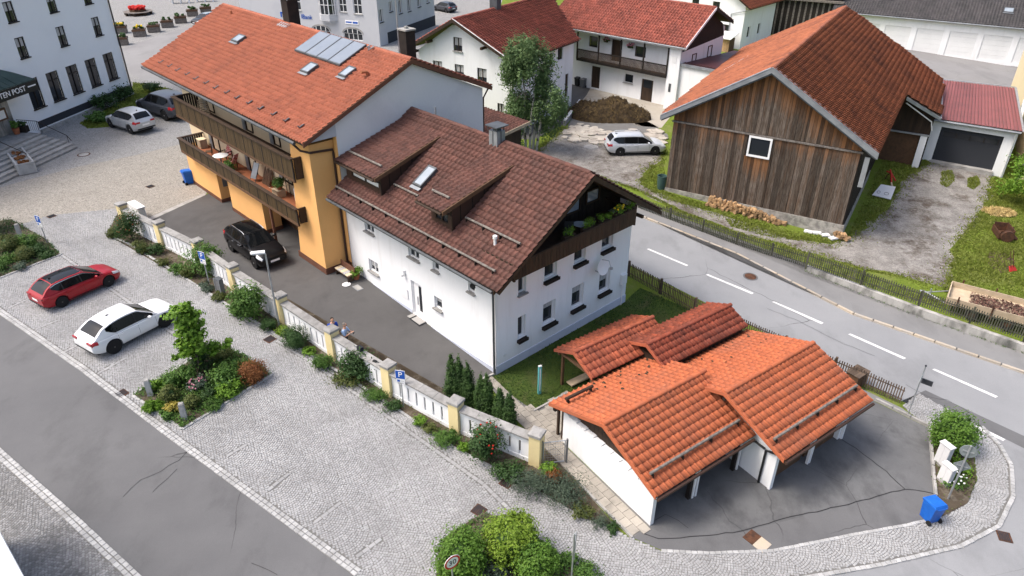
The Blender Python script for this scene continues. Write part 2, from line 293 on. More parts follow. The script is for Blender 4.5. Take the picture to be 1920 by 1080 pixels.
# ---------------------------------------------------------------- mesh helpers
# the site falls gently towards the lower right: height of the ground at (x, y)
KS = 0.0580; UX, UY = 0.68835, -0.72537; OX, OY = -0.7401, 27.9016
FU = -13.0                                           # left of this line it is level
def gz(x, y): return -KS * np.maximum((x - OX) * UX + (y - OY) * UY, FU)
TILT = Vector((0, 0, 1)).rotation_difference(Vector((KS * UX, KS * UY, 1)).normalized()).to_matrix()
def place(o, x, y, z=0.0, rz=0.0, tilt=False, scale=None):
    m = Matrix.Rotation(rz, 3, 'Z')
    if tilt and (x - OX) * UX + (y - OY) * UY > FU: m = TILT @ m
    o.rotation_euler = m.to_euler(); o.location = (x, y, float(gz(x, y)) + z)
    if scale: o.scale = scale
    return o
class MB:
    def __init__(s): s.v = []; s.f = []
    def add(s, vs, fs):
        o = len(s.v); s.v += [tuple(x) for x in vs]; s.f += [tuple(i + o for i in f) for f in fs]; return s
    def box(s, x0, x1, y0, y1, z0, z1):
        return s.add([(x0, y0, z0), (x1, y0, z0), (x1, y1, z0), (x0, y1, z0), (x0, y0, z1), (x1, y0, z1), (x1, y1, z1), (x0, y1, z1)],
                     [(0, 3, 2, 1), (4, 5, 6, 7), (0, 1, 5, 4), (1, 2, 6, 5), (2, 3, 7, 6), (3, 0, 4, 7)])
    def cbox(s, c, d, rz=0.0):
        cs, sn = math.cos(rz), math.sin(rz); o = len(s.v); x, y, z = (q / 2 for q in d)
        b = MB().box(-x, x, -y, y, -z, z)
        return s.add([(c[0] + a * cs - e * sn, c[1] + a * sn + e * cs, c[2] + g) for a, e, g in b.v], b.f)
    def solid(s, pts, off):                      # polygon in 3D extruded by a vector
        n = len(pts); q = [tuple(p[i] + off[i] for i in range(3)) for p in pts]
        return s.add(list(pts) + q, [tuple(range(n))[::-1], tuple(range(n, 2 * n))] + [(i, (i + 1) % n, n + (i + 1) % n, n + i) for i in range(n)])
    def poly(s, pts): return s.add(pts, [tuple(range(len(pts)))])
    def tube(s, path, r, n=8, r1=None, cap=True):
        P = [Vector(p) for p in path]; m = len(P); vs = []; fs = []; prev = None
        for i, p in enumerate(P):
            d = (P[min(i + 1, m - 1)] - P[max(i - 1, 0)]).normalized()
            a = prev - prev.dot(d) * d if prev is not None else d.orthogonal()
            if a.length < 1e-5: a = d.orthogonal()
            a.normalize(); prev = a; b = d.cross(a); rr = r if r1 is None else r + (r1 - r) * i / (m - 1)
            if isinstance(r, (list, tuple)): rr = r[i]
            vs += [p + rr * (math.cos(2 * math.pi * k / n) * a + math.sin(2 * math.pi * k / n) * b) for k in range(n)]
        for i in range(m - 1):
            fs += [(i * n + k, i * n + (k + 1) % n, (i + 1) * n + (k + 1) % n, (i + 1) * n + k) for k in range(n)]
        if cap: fs += [tuple(range(n))[::-1], tuple(range((m - 1) * n, m * n))]
        return s.add(vs, fs)
    def lathe(s, prof, n=16, c=(0, 0, 0), axis='z'):
        vs = []; fs = []; m = len(prof)
        for r, h in prof:
            for k in range(n):
                a = 2 * math.pi * k / n; q = (r * math.cos(a), r * math.sin(a), h)
                if axis == 'y': q = (q[0], q[2], q[1])
                if axis == 'x': q = (q[2], q[0], q[1])
                vs.append((c[0] + q[0], c[1] + q[1], c[2] + q[2]))
        for i in range(m - 1): fs += [(i * n + k, i * n + (k + 1) % n, (i + 1) * n + (k + 1) % n, (i + 1) * n + k) for k in range(n)]
        fs += [tuple(range(n))[::-1], tuple(range((m - 1) * n, m * n))]
        return s.add(vs, fs)
    def blob(s, c, r, nu=10, nv=7, jit=0.0, squash=1.0):
        vs = []; fs = []
        for j in range(1, nv):
            for i in range(nu):
                a, e = 2 * math.pi * i / nu, math.pi * j / nv - math.pi / 2; q = 1 + random.uniform(-jit, jit)
                vs.append((c[0] + r[0] * q * math.cos(e) * math.cos(a), c[1] + r[1] * q * math.cos(e) * math.sin(a), c[2] + r[2] * q * math.sin(e)))
        for j in range(nv - 2): fs += [(j * nu + i, j * nu + (i + 1) % nu, (j + 1) * nu + (i + 1) % nu, (j + 1) * nu + i) for i in range(nu)]
        vs += [(c[0], c[1], c[2] - r[2]), (c[0], c[1], c[2] + r[2])]; b = len(vs) - 2
        fs += [(b, (i + 1) % nu, i) for i in range(nu)] + [(b + 1, (nv - 2) * nu + i, (nv - 2) * nu + (i + 1) % nu) for i in range(nu)]
        return s.add(vs, fs)
    def wall(s, s0, s1, z0, z1, holes, fn, depth=0.16, outline=None):
        """wall sheet in (s, z) with rectangular openings and their reveals; fn(s, z, d) gives the point d metres inside."""
        S = sorted({s0, s1, *[h[0] for h in holes], *[h[1] for h in holes]}); Z = sorted({z0, z1, *[h[2] for h in holes], *[h[3] for h in holes]})
        for a, b in zip(S, S[1:]):
            for c, d in zip(Z, Z[1:]):
                m, n = (a + b) / 2, (c + d) / 2
                if any(h[0] < m < h[1] and h[2] < n < h[3] for h in holes): continue
                s.poly([fn(a, c, 0), fn(b, c, 0), fn(b, d, 0), fn(a, d, 0)])
        for a, b, c, d in holes:
            q = [(a, c), (b, c), (b, d), (a, d)]
            for i in range(4):
                (x, y), (x2, y2) = q[i], q[(i + 1) % 4]
                s.poly([fn(x, y, 0), fn(x2, y2, 0), fn(x2, y2, depth), fn(x, y, depth)])
        return s
    def build(s, name, m, parent=None, smooth=False, rec=True, kind=None):
        me = bpy.data.meshes.new(name); me.from_pydata([tuple(x) for x in s.v], [], s.f)
        if rec:
            bm = bmesh.new(); bm.from_mesh(me); bmesh.ops.recalc_face_normals(bm, faces=bm.faces); bm.to_mesh(me); bm.free()
        me.materials.append(MATS[m])
        if smooth: smoothen(me)
        return link(name, me, parent, kind)
def smoothen(me, ang=40):
    me.polygons.foreach_set('use_smooth', [True] * len(me.polygons))
    try: me.set_sharp_from_angle(angle=math.radians(ang))
    except Exception: pass
def link(name, me, parent=None, kind=None):
    o = bpy.data.objects.new(name, me); COL.objects.link(o)
    if parent is not None: o.parent = parent
    if kind: o['kind'] = kind
    return o
def tag(o, label, cat, group=None):
    o['label'] = label; o['category'] = cat
    if group: o['group'] = group
    return o
def thing(name, label, cat, loc=(0, 0, 0), rz=0.0, group=None, tilt=False):
    o = bpy.data.objects.new(name, None); COL.objects.link(o); o.empty_display_size = 0.3
    place(o, loc[0], loc[1], loc[2] if len(loc) == 3 else 0.0, math.radians(rz), tilt); return tag(o, label, cat, group)
def part(name, m, parent, fn, smooth=False, kind=None):
    b = MB(); fn(b); return b.build(name, m, parent, smooth, kind=kind)
def pbox(name, m, parent, *a): return MB().box(*a).build(name, m, parent, rec=False)
def np_mesh(name, V, F, m, parent=None, kind=None, smooth=False):
    me = bpy.data.meshes.new(name); nf = len(F); k = F.shape[1]
    me.vertices.add(len(V)); me.vertices.foreach_set('co', np.asarray(V, np.float32).ravel())
    me.loops.add(nf * k); me.loops.foreach_set('vertex_index', np.asarray(F, np.int32).ravel())
    me.polygons.add(nf); me.polygons.foreach_set('loop_start', np.arange(0, nf * k, k, dtype=np.int32))
    me.polygons.foreach_set('use_smooth', np.full(nf, smooth))
    me.update(calc_edges=True); me.materials.append(MATS[m]); return link(name, me, parent, kind)
def copy_thing(src, loc, rz, label, tilt=False):
    r = src.copy(); COL.objects.link(r); place(r, loc[0], loc[1], loc[2] if len(loc) == 3 else 0.0, math.radians(rz), tilt); r['label'] = label
    for ch in src.children:
        c = ch.copy(); COL.objects.link(c); c.parent = r
        for g in ch.children:
            d = g.copy(); COL.objects.link(d); d.parent = c
    return r
def worldm(o):
    m = Matrix.LocRotScale(o.location, o.rotation_euler, o.scale)
    return worldm(o.parent) @ m if o.parent else m
def inpoly(P, X, Y):
    P = np.asarray(P)[:, :2]; X = np.asarray(X, float); Y = np.asarray(Y, float); r = np.zeros(X.shape, bool); j = len(P) - 1
    for i in range(len(P)):
        xi, yi, xj, yj = P[i][0], P[i][1], P[j][0], P[j][1]
        c = ((yi > Y) != (yj > Y)) & (X < (xj - xi) * (Y - yi) / ((yj - yi) or 1e-9) + xi); r ^= c; j = i
    return r
def text(name, s, size, m, parent, M, depth=0.012, align='CENTER'):
    cu = bpy.data.curves.new(name, 'FONT'); cu.body = s; cu.size = size; cu.extrude = depth; cu.align_x = align; cu.align_y = 'CENTER'; cu.resolution_u = 3
    o = bpy.data.objects.new(name + '_tmp', cu); COL.objects.link(o)
    dg = bpy.context.evaluated_depsgraph_get(); me = bpy.data.meshes.new_from_object(o.evaluated_get(dg)); bpy.data.objects.remove(o)
    me.name = name; me.materials.clear(); me.materials.append(MATS[m]); q = link(name, me, parent); q.matrix_local = M; return q
def frame_m(o, x, y):                                # matrix from origin, text x-axis and up-axis
    x = Vector(x).normalized(); y = Vector(y); y = (y - y.dot(x) * x).normalized(); z = x.cross(y)
    return Matrix(((x.x, y.x, z.x, o[0]), (x.y, y.y, z.y, o[1]), (x.z, y.z, z.z, o[2]), (0, 0, 0, 1)))
# ---------------------------------------------------------------- roofs
TILE_CACHE = {}
def tile_mesh(m, tw, th, style, relief):
    key = (m, tw, th, style, relief)
    if key in TILE_CACHE: return TILE_CACHE[key]
    if style == 'pan': prof = [(0, .030), (.08, .078), (.22, .082), (.34, .026), (.52, .004), (.78, .006), (.98, .030)]
    elif style == 'roll': prof = [(0, .065), (.06, .088), (.16, .070), (.24, .012), (.60, .006), (.985, .012)]
    else: prof = [(0.01, .02), (.99, .02)]
    n = len(prof); V = []; F = []
    for yy, dz in ((0.0, .062), (th * 1.06, .004)):
        V += [(x * tw, yy, z + dz) for x, z in prof]
    V += [(x * tw, 0.0, z - 0.004) for x, z in prof]
    for i in range(n - 1):
        F.append((i, i + 1, n + i + 1, n + i)); F.append((2 * n + i, 2 * n + i + 1, i + 1, i))
    V = [(x, y, z * relief) for x, y, z in V]
    me = bpy.data.meshes.new('roof_tile'); me.from_pydata(V, [], F); me.materials.append(MATS[m]); me.polygons.foreach_set('use_smooth', [True] * len(F))
    TILE_CACHE[key] = (me, np.array(V), np.array(F)); return TILE_CACHE[key]
def roof(parent, planes, m, slab_m, tw=0.30, th=0.34, thick=0.10, style='pan', singles=300, jit=1.0, name='roof', ridge=None, ridge_m=None, relief=1.3):
    """planes: list of (origin, e, s, polygon in (e, s)); e along the eave, s up the slope, in the parent's frame."""
    sb = MB(); mats = []
    for O, e, s, poly in planes:
        O = Vector(O); e = Vector(e).normalized(); s = Vector(s).normalized(); nrm = e.cross(s).normalized()
        if nrm.z < 0: raise ValueError('roof normal')
        P = [O + e * a + s * b for a, b in poly]
        sb.solid([tuple(p) for p in P], tuple(-nrm * thick))
        A = np.array(poly); a0, a1, b0, b1 = A[:, 0].min(), A[:, 0].max(), A[:, 1].min(), A[:, 1].max()
        nr = max(1, round((b1 - b0) / th)); tth = (b1 - b0) / nr; nc = max(1, round((a1 - a0) / tw)); ttw = (a1 - a0) / nc
        for j in range(nr):
            for i in range(nc):
                ca, cb = a0 + i * ttw, b0 + j * tth
                if not inpoly(poly, np.array([ca + ttw / 2]), np.array([cb + tth / 2]))[0]: continue
                d = random.uniform(-.006, .006) * jit; rot = random.uniform(-.012, .012) * jit; lift = random.uniform(0, .008) * jit
                o = O + e * (ca + d) + s * (cb + d) + nrm * lift
                ee = (e + s * rot).normalized(); ss = (s - e * rot).normalized()
                mats.append((Matrix(((ee.x, ss.x, nrm.x, o.x), (ee.y, ss.y, nrm.y, o.y), (ee.z, ss.z, nrm.z, o.z), (0, 0, 0, 1))), ttw, tth))
    slab = sb.build(name, slab_m, parent)
    ttw, tth = tw, th
    me, V, F = tile_mesh(m, tw, th, style, relief)
    W = worldm(parent); cp = Vector((0, 0, CAMZ))
    mats.sort(key=lambda q: ((W @ q[0].translation) - cp).length)
    for q, a, b in mats[:singles]:
        o = link('roof_tile', me, slab); o.matrix_local = q @ Matrix.Diagonal((a / tw, b / th, 1, 1))
    rest = mats[singles:]
    if rest:
        T = np.array([[list(r) for r in (q @ Matrix.Diagonal((a / tw, b / th, 1, 1)))] for q, a, b in rest])
        VV = np.einsum('nij,vj->nvi', T[:, :3, :3], V) + T[:, None, :3, 3]
        FF = (F[None] + (np.arange(len(rest)) * len(V))[:, None, None]).reshape(-1, 4)
        np_mesh('roof_tiles', VV.reshape(-1, 3), FF, m, slab, 'stuff', True)
    if ridge:
        rm = MB()
        for (p0, p1, r) in ridge:
            p0, p1 = Vector(p0), Vector(p1); d = (p1 - p0); L_ = d.length; d.normalize(); k = max(1, round(L_ / 0.38)); side = d.cross(Vector((0, 0, 1))).normalized(); up = side.cross(d)
            half = L_ / k / 2; VV = []; FF = []
            for h, (t0, rr) in enumerate(((-half, r * 1.06), (half * 1.08, r * .94))):
                VV += [tuple(d * t0 + side * (rr * math.cos(a)) + up * (rr * .78 * math.sin(a))) for a in np.linspace(-.25, math.pi + .25, 8)]
            FF = [(i, i + 1, 9 + i, 8 + i) for i in range(7)] + [tuple(range(8))]
            me2 = bpy.data.meshes.new('ridge_tile'); me2.from_pydata(VV, [], FF); me2.materials.append(MATS[ridge_m or m]); smoothen(me2, 50)
            for i in range(k):
                o = link('ridge_tile', me2, slab); o.location = p0 + d * (half * (2 * i + 1)) + Vector((0, 0, random.uniform(-.006, .006)))
    return slab
def gable_roof(parent, x0, x1, eaves, ridge, m, slab_m, xr=None, **kw):
    """gable roof with the ridge along local x: eaves=((y,z),(y,z)) front then back, ridge=(y,z)."""
    (ya, za), (yb, zb) = eaves; yr, zr = ridge; pl = []
    la = math.hypot(yr - ya, zr - za); lb = math.hypot(yb - yr, zr - zb)
    pl.append(((x0, ya, za), (1, 0, 0), (0, yr - ya, zr - za), [(0, 0), (x1 - x0, 0), (x1 - x0, la), (0, la)]))
    pl.append(((x1, yb, zb), (-1, 0, 0), (0, yr - yb, zr - zb), [(0, 0), (x1 - x0, 0), (x1 - x0, lb), (0, lb)]))
    return roof(parent, pl, m, slab_m, ridge=[((x0, yr, zr + .03), (x1, yr, zr + .03), 0.13)], **kw)
# ---------------------------------------------------------------- windows
def window(parent, fn, s0, s1, z0, z1, frame='white_paint', glass='glass_dark', sill=None, mull=1, depth=0.14, curtain=0.0, rail=None, fw=0.06, outs=0.0):
    """a window set in an opening of a wall given by fn(s, z, inward depth): frame, panes, sill."""
    b = MB()
    def bar(a, c, e, g, d0, d1):
        P = [fn(a, e, d0), fn(c, e, d0), fn(c, g, d0), fn(a, g, d0)]; Q = [fn(a, e, d1), fn(c, e, d1), fn(c, g, d1), fn(a, g, d1)]
        b.add(P + Q, [(0, 1, 2, 3), (7, 6, 5, 4), (0, 4, 5, 1), (1, 5, 6, 2), (2, 6, 7, 3), (3, 7, 4, 0)])
    d0, d1 = depth - 0.05, depth + 0.02
    e = 0.002
    bar(s0 + e, s0 + fw, z0 + e, z1 - e, d0, d1); bar(s1 - fw, s1 - e, z0 + e, z1 - e, d0, d1); bar(s0 + fw, s1 - fw, z0 + e, z0 + fw, d0, d1); bar(s0 + fw, s1 - fw, z1 - fw, z1 - e, d0, d1)
    xs = [s0 + fw + (s1 - s0 - 2 * fw) * k / (mull + 1) for k in range(mull + 2)]
    for x in xs[1:-1]: bar(x - fw * .55, x + fw * .55, z0 + fw, z1 - fw, d0 + .005, d1 - .005)
    if rail: bar(s0 + fw, s1 - fw, z0 + (z1 - z0) * rail - .03, z0 + (z1 - z0) * rail + .03, d0 + .012, d1 - .012)
    f = b.build('window', frame, parent)
    for a, c in zip(xs, xs[1:]):
        q = MB(); P = [(a + .01, z0 + fw - .01), (c - .01, z0 + fw - .01), (c - .01, z1 - fw + .01), (a + .01, z1 - fw + .01)]
        q.solid([fn(x, y, depth + .022) for x, y in P], tuple(np.subtract(fn(0, 0, .03), fn(0, 0, 0)))); q.build('pane', glass, f)
    if curtain:
        h = z1 - (z1 - z0) * curtain; q = MB(); xx = np.linspace(s0 + fw, s1 - fw, 9)
        for k, (a, c) in enumerate(zip(xx, xx[1:])):
            dd = (depth + .003, depth + .016) if k % 2 else (depth + .016, depth + .003)
            q.poly([fn(a, h, dd[0]), fn(c, h, dd[1]), fn(c, z1 - fw, dd[1]), fn(a, z1 - fw, dd[0])])
        q.build('curtain', 'curtain', f)
    if sill:
        q = MB(); P = [(s0 - .06, z0 - .07), (s1 + .06, z0 - .07), (s1 + .06, z0 + .001), (s0 - .06, z0 + .001)]
        dv = np.subtract(fn(0, 0, depth - .06), fn(0, 0, -.13)); q.solid([fn(x, y, -.13) for x, y in P], tuple(dv)); q.build('sill', sill, f)
    return f
def panel_door(parent, fn, s0, s1, z0, z1, m, depth=0.12, lines=0, name='door', vert=True, handle=True):
    b = MB(); dv = tuple(np.subtract(fn(0, 0, .06), fn(0, 0, 0)))
    b.solid([fn(s0, z0, depth), fn(s1, z0, depth), fn(s1, z1, depth), fn(s0, z1, depth)], dv); d = b.build(name, m, parent)
    if lines:
        for k in range(lines):
            q = MB()
            if vert: a, c, e, g = s0 + (s1 - s0) * k / lines + .012, s0 + (s1 - s0) * (k + 1) / lines - .012, z0 + .02, z1 - .02
            else: a, c, e, g = s0 + .02, s1 - .02, z0 + (z1 - z0) * k / lines + .015, z0 + (z1 - z0) * (k + 1) / lines - .015
            q.solid([fn(a, e, depth - .02), fn(c, e, depth - .02), fn(c, g, depth - .02), fn(a, g, depth - .02)], tuple(np.subtract(fn(0, 0, .02), fn(0, 0, 0)))); q.build('panel', m, d)
    return d
def gutter(parent, p0, p1, r=0.075, m='zinc_dark', name='gutter'):
    return MB().tube([p0, p1], r, 8).build(name, m, parent, smooth=True)
def pipe(parent, path, r=0.05, m='zinc_dark', name='downpipe'): return MB().tube(path, r, 8).build(name, m, parent, smooth=True)
# ---------------------------------------------------------------- ground, paving, roads
def wobble(P, amp, step=0.8, seed=0):
    r = random.Random(seed); out = []
    for i in range(len(P)):
        a, b = Vector(P[i]), Vector(P[(i + 1) % len(P)]); n = max(1, int((b - a).length / step)); nn = Vector((-(b - a).y, (b - a).x)).normalized()
        for k in range(n): out.append(a + (b - a) * (k / n) + (nn * r.uniform(-amp, amp) if k else Vector((0, 0))))
    return [tuple(q) for q in out]
def sheet(name, m, P, z, wob=0.0, kind='structure', step=0.8):
    if wob: P = wobble(P, wob, step, hash(name) % 1000 if False else len(P))
    bm = bmesh.new(); vs = [bm.verts.new((p[0], p[1], 0)) for p in P]; f = bm.faces.new(vs)
    bmesh.ops.triangulate(bm, faces=[f], ngon_method='EAR_CLIP')
    bmesh.ops.bisect_plane(bm, geom=bm.verts[:] + bm.edges[:] + bm.faces[:], plane_co=(OX + FU * UX, OY + FU * UY, 0), plane_no=(UX, UY, 0))
    for v in bm.verts: v.co.z = z + float(gz(v.co.x, v.co.y))
    bmesh.ops.recalc_face_normals(bm, faces=bm.faces)
    for f in bm.faces:
        if f.normal.z < 0: f.normal_flip()
    me = bpy.data.meshes.new(name); bm.to_mesh(me); bm.free(); me.materials.append(MATS[m]); return link(name, me, None, kind)
sheet('ground', 'grass_bright', [(-1200, -300), (1200, -300), (1200, 1600), (-1200, 1600)], 0)
P_SQUARE = ((-37.73,38.45),(-54.1,54.66),(-87.04,104.65),(-115.3,174.77),(-48.69,176.7),(-0.27,178.1),(-2.58,114.13),(-16.18,66.33),(-21.76,50.49),(-26.89,45.15),(-29.72,39.21),(-31.13,33.53))
sheet('town_square', 'cobble_square', P_SQUARE, 0.004)
sheet('town_road', 'asphalt_square', ((-50.2,93.64),(-49.6,98.36),(-47.69,108.4),(-44.2,115.04),(-36.44,122.53),(-29.98,98.69),(-34.74,75.69),(-40.66,79.49),(-43.11,81.76)), 0.008)
sheet('square_path', 'cobble_warm', ((-36.12,39.87),(-40.32,45.93),(-36.46,50.88),(-34.16,53.45),(-31.05,55.88),(-28.27,58.75),(-22.37,49.96),(-22.19,47.87),(-24.25,43.72),(-27.99,45.14),(-31.31,43.82),(-33.43,42.02)), 0.008)
sheet('hotel_lawn', 'grass_bright', ((-39.72,64.13),(-39.45,68.59),(-39.37,73.61),(-41.32,78.37),(-36.03,75.67),(-35.54,72.88),(-36.1,68.29),(-36.47,65.76),(-36.59,63.24),(-38.29,62.77)), 0.012, 0.06)
P_COURT = ((-24.28,43.63),(-22.19,47.87),(-21.18,49.97),(-14.77,45.26),(-10.27,39.36),(-9.43,37.04),(-0.74,27.86),(-1.4,27.43),(-1.91,25.74),(-2.41,24.39),(-2.57,24.02),(-5.79,26.24),(-8.95,28.84),(-12.21,31.62),(-15.57,34.44),(-19.62,38.45),(-22.94,41.17))
sheet('courtyard', 'asphalt_court', P_COURT, 0.010)
sheet('courtyard_kerb', 'concrete', ((-24.28,43.63),(-22.19,47.87),(-22.41,48.25),(-24.57,44.05)), 0.014)
sheet('garden_lawn', 'grass_dark', ((-1.4,27.43),(-0.74,27.86),(6.45,34.67),(7.53,36.19),(10.72,33.58),(10.48,31.22),(7.74,30.15),(2.52,26.23),(1,25.35),(0.02,26.21)), 0.006, 0.05)
P_BED = ((-26.19,41.45),(-24.26,40.26),(-19.72,36.53),(-15.36,32.92),(-11.38,29.87),(-7.92,27.35),(-5.07,25.09),(-2.5,22.96),(0.47,21.1),(2.94,19.33),(4.28,18.71),(2.77,21.14),(1.37,23.17),(0.93,22.22),(-2.57,24.02),(-5.79,26.24),(-8.95,28.84),(-12.21,31.62),(-15.57,34.44),(-19.62,38.45),(-22.94,41.17),(-27.06,44.89))
sheet('planting_strip', 'bed_soil', P_BED, 0.030)
P_ISL = ((-17.28,25.5),(-14.24,23.46),(-11.43,27.28),(-13.32,28.76),(-15.01,29.48),(-15.82,27.83))
sheet('island_bed', 'bed_soil', P_ISL, 0.050)
P_LB = ((-33.2,38.48),(-35.07,42.96),(-33.71,43.64),(-29.39,40.52),(-27.6,38.66),(-29.58,35.77),(-30.52,34.39))
sheet('shrub_bed', 'bed_soil', P_LB, 0.050)
P_BB = ((-2.72,16.07),(-2.53,18.29),(-1.11,19.53),(0.03,19.17),(0.94,18.47),(1.71,17.74),(3.53,16.27))
sheet('corner_shrub_bed', 'bed_soil', P_BB, 0.050)
P_COB = ((-34.64,39.17),(-33.83,41.01),(-31.52,44.33),(-27.57,45.41),(-27.06,44.89),(-26.19,41.45),(-24.26,40.26),(-19.72,36.53),(-15.36,32.92),(-11.38,29.87),(-7.92,27.35),(-5.07,25.09),(-2.5,22.96),(0.47,21.1),(2.94,19.33),(4.28,18.71),(4.62,18.55),(5.63,18.04),(7.43,17.99),(9.91,18.19),(13.31,19.04),(15.66,19.58),(17.27,20.04),(18.68,20.76),(19.86,22.09),(20.44,23.33),(20.75,24.15),(19.31,25.2),(18.72,26.6),(19.96,27.58),(21.82,25.38),(22,24.21),(21.81,23.02),(20.85,21.26),(19.38,19.73),(17.34,18.72),(13.8,17.77),(9.5,16.85),(4.53,15.99),(-4.19,15.71),(-5.54,16.56),(-27.14,31.83),(-32.09,35.39))
sheet('cobbled_pavement', 'joint_sand', P_COB, 0.012)
P_CB2 = ((-25.87,25.1),(-21.23,22.13),(-12.68,16.2),(-11.27,15.19),(-19.06,14.95))
sheet('cobbled_walk', 'joint_sand', P_CB2, 0.012)
sheet('lane', 'asphalt_lane', ((-34.99,37.79),(-32.09,35.39),(-27.14,31.83),(-5.54,16.56),(-4.37,15.71),(-11.27,15.19),(-12.68,16.2),(-21.23,22.13),(-26.24,25.28)), 0.010)
P_FC = ((4.65,18.58),(5.38,19.22),(5.06,22.65),(8.4,25.44),(14.52,28.82),(17.49,26.88),(19.26,25.19),(17.47,20.99),(17.32,20.09),(13.32,19.07),(9.92,18.22),(7.44,18.01),(5.64,18.07))
sheet('garage_forecourt', 'asphalt_forecourt', P_FC, 0.012)
sheet('forecourt_apron', 'asphalt_lane', ((4.65,18.58),(5.24,19.12),(6.12,18.73),(8.95,19.01),(12.93,20.26),(16.63,21.43),(17.58,21.22),(17.32,20.09),(13.32,19.07),(9.92,18.22),(7.44,18.01),(5.64,18.07)), 0.016)
P_CBED = ((19.42,25.2),(20.8,24.25),(19.81,22.08),(18.71,20.76),(17.3,20.04),(17.58,21.13))
sheet('corner_bed', 'bed_soil', P_CBED, 0.040)
sheet('main_road', 'asphalt_road', ((1.56,49.68),(7.2,38.88),(18.84,26.99),(19.96,27.58),(21.82,25.38),(24.94,22.15),(28.54,27.37),(26.36,29.47),(19.41,34.24),(14.36,40.6),(8.56,45.67),(3.98,50.22)), 0.008)
sheet('side_road', 'asphalt_road', ((21.82,25.38),(24.94,22.15),(20.83,16.2),(2.62,15.63),(9.5,16.85),(13.8,17.77),(17.34,18.72),(19.38,19.73),(20.85,21.26),(21.81,23.02),(22,24.21)), 0.009)
sheet('road_patch', 'asphalt_lane', ((19.96,27.58),(20.43,27.84),(23.56,24.85),(24.51,23.26),(24.1,22.99),(21.82,25.38)), 0.014)
sheet('fence_strip', 'asphalt_walk', ((15.6,29.56),(16.15,28.83),(18.61,26.49),(19.28,25.33),(17.54,26.88),(16.45,27.52)), 0.011)
P_WALK = ((4,50.63),(8.58,45.83),(14.4,40.74),(19.45,34.35),(26.42,29.56),(28.73,27.65),(30.14,29.68),(27.36,31.11),(22.57,34.45),(17.99,38.3),(14.64,41.66),(9.38,46.15),(4.08,51.81))
sheet('pavement', 'asphalt_walk', P_WALK, 0.10)
# painted centre line, give-way bar and far dashes
DASH = (((8.58,40.77),(8.85,40.92),(11.01,39.04),(10.77,38.83)),((11.73,37.91),(12.02,38.05),(14.3,36.14),(14.01,35.9)),((14.99,35.19),(15.25,35.31),(17.43,33.35),(17.11,33.12)),((18.26,32.26),(18.56,32.42),(20.72,30.41),(20.38,30.22)),((21.52,29.46),(21.82,29.6),(23.98,27.6),(23.64,27.42)),((21.25,25.39),(21.65,25.62),(22.61,24.63),(22.29,24.42)),((-43.52,84.68),(-43.2,84.94),(-41.55,83.71),(-41.7,83.22)))
for q in DASH:
    (ax, ay), (bx, by), (cx_, cy_), (dx, dy) = q; f = .22; q = [(ax + (bx - ax) * f, ay + (by - ay) * f), (bx + (ax - bx) * f, by + (ay - by) * f), (cx_ + (dx - cx_) * f, cy_ + (dy - cy_) * f), (dx + (cx_ - dx) * f, dy + (cy_ - dy) * f)]
    sheet('road_marking', 'road_paint', q, 0.020)
# farm yards
P_GRAV = ((1.04,55.23),(4.8,63.41),(7.77,59.41),(13.21,60.3),(12.16,55.62),(10.74,53.55),(9.69,50.77),(11.7,48.48),(14.03,46.64),(18.63,43.12),(21.28,42.46),(23.24,43.79),(26.57,47.23),(28.69,50.04),(30.92,53.31),(35.46,57.72),(40.21,56.32),(35.31,49.03),(30.45,43.77),(27.86,39.77),(26.46,37.5),(24.49,38.58),(22.14,39.35),(18.78,41.42),(15.14,43.58),(12.06,46.3),(9.51,49.54),(6.55,51.92),(3.34,53.48))
sheet('gravel_yard', 'gravel', P_GRAV, 0.004, 0.35, step=0.9)
GSTRIP = (((35.31,55.61),(36.48,56.16),(35.45,53.75),(34.12,52.43),(33.91,53.1)),((36.88,54.4),(37.97,55.03),(37.35,53.43),(36.14,52.24),(35.93,52.8)),((14.91,45.57),(16.88,44.56),(19.22,42.73),(17.17,43.08),(14.99,44.4)))
sheet('farm_yard', 'concrete_yard', ((8.59,77.97),(15.16,71.07),(15.29,67.54),(13.55,63.51),(11.45,64.1),(9.45,67.98),(6.59,70.78),(7.69,74.22)), 0.008)
sheet('farm_path', 'asphalt_court', ((-0.06,68.21),(5.84,80.14),(9.35,76.91),(9.35,74.25),(6.72,70.42),(4.87,64.65),(1.81,60.17),(-0.28,60.43)), 0.006)
sheet('garage_court', 'asphalt_square', ((52.73,109.08),(51.33,96.21),(68.2,90.7),(60.12,78.3),(55.42,79.87),(48.78,81.83),(46.01,86.19),(48.82,107.1)), 0.004)
sheet('slab_path', 'joint_sand', ((-1.32,27.47),(-0.97,27.77),(-0.23,26.64),(1.07,25.36),(2.6,26.68),(2.78,24.47),(2.39,23.21),(5.36,19.2),(4.65,18.58),(2.77,21.17),(1.37,23.17),(0.62,24.37),(-0.61,26.25)), 0.014)
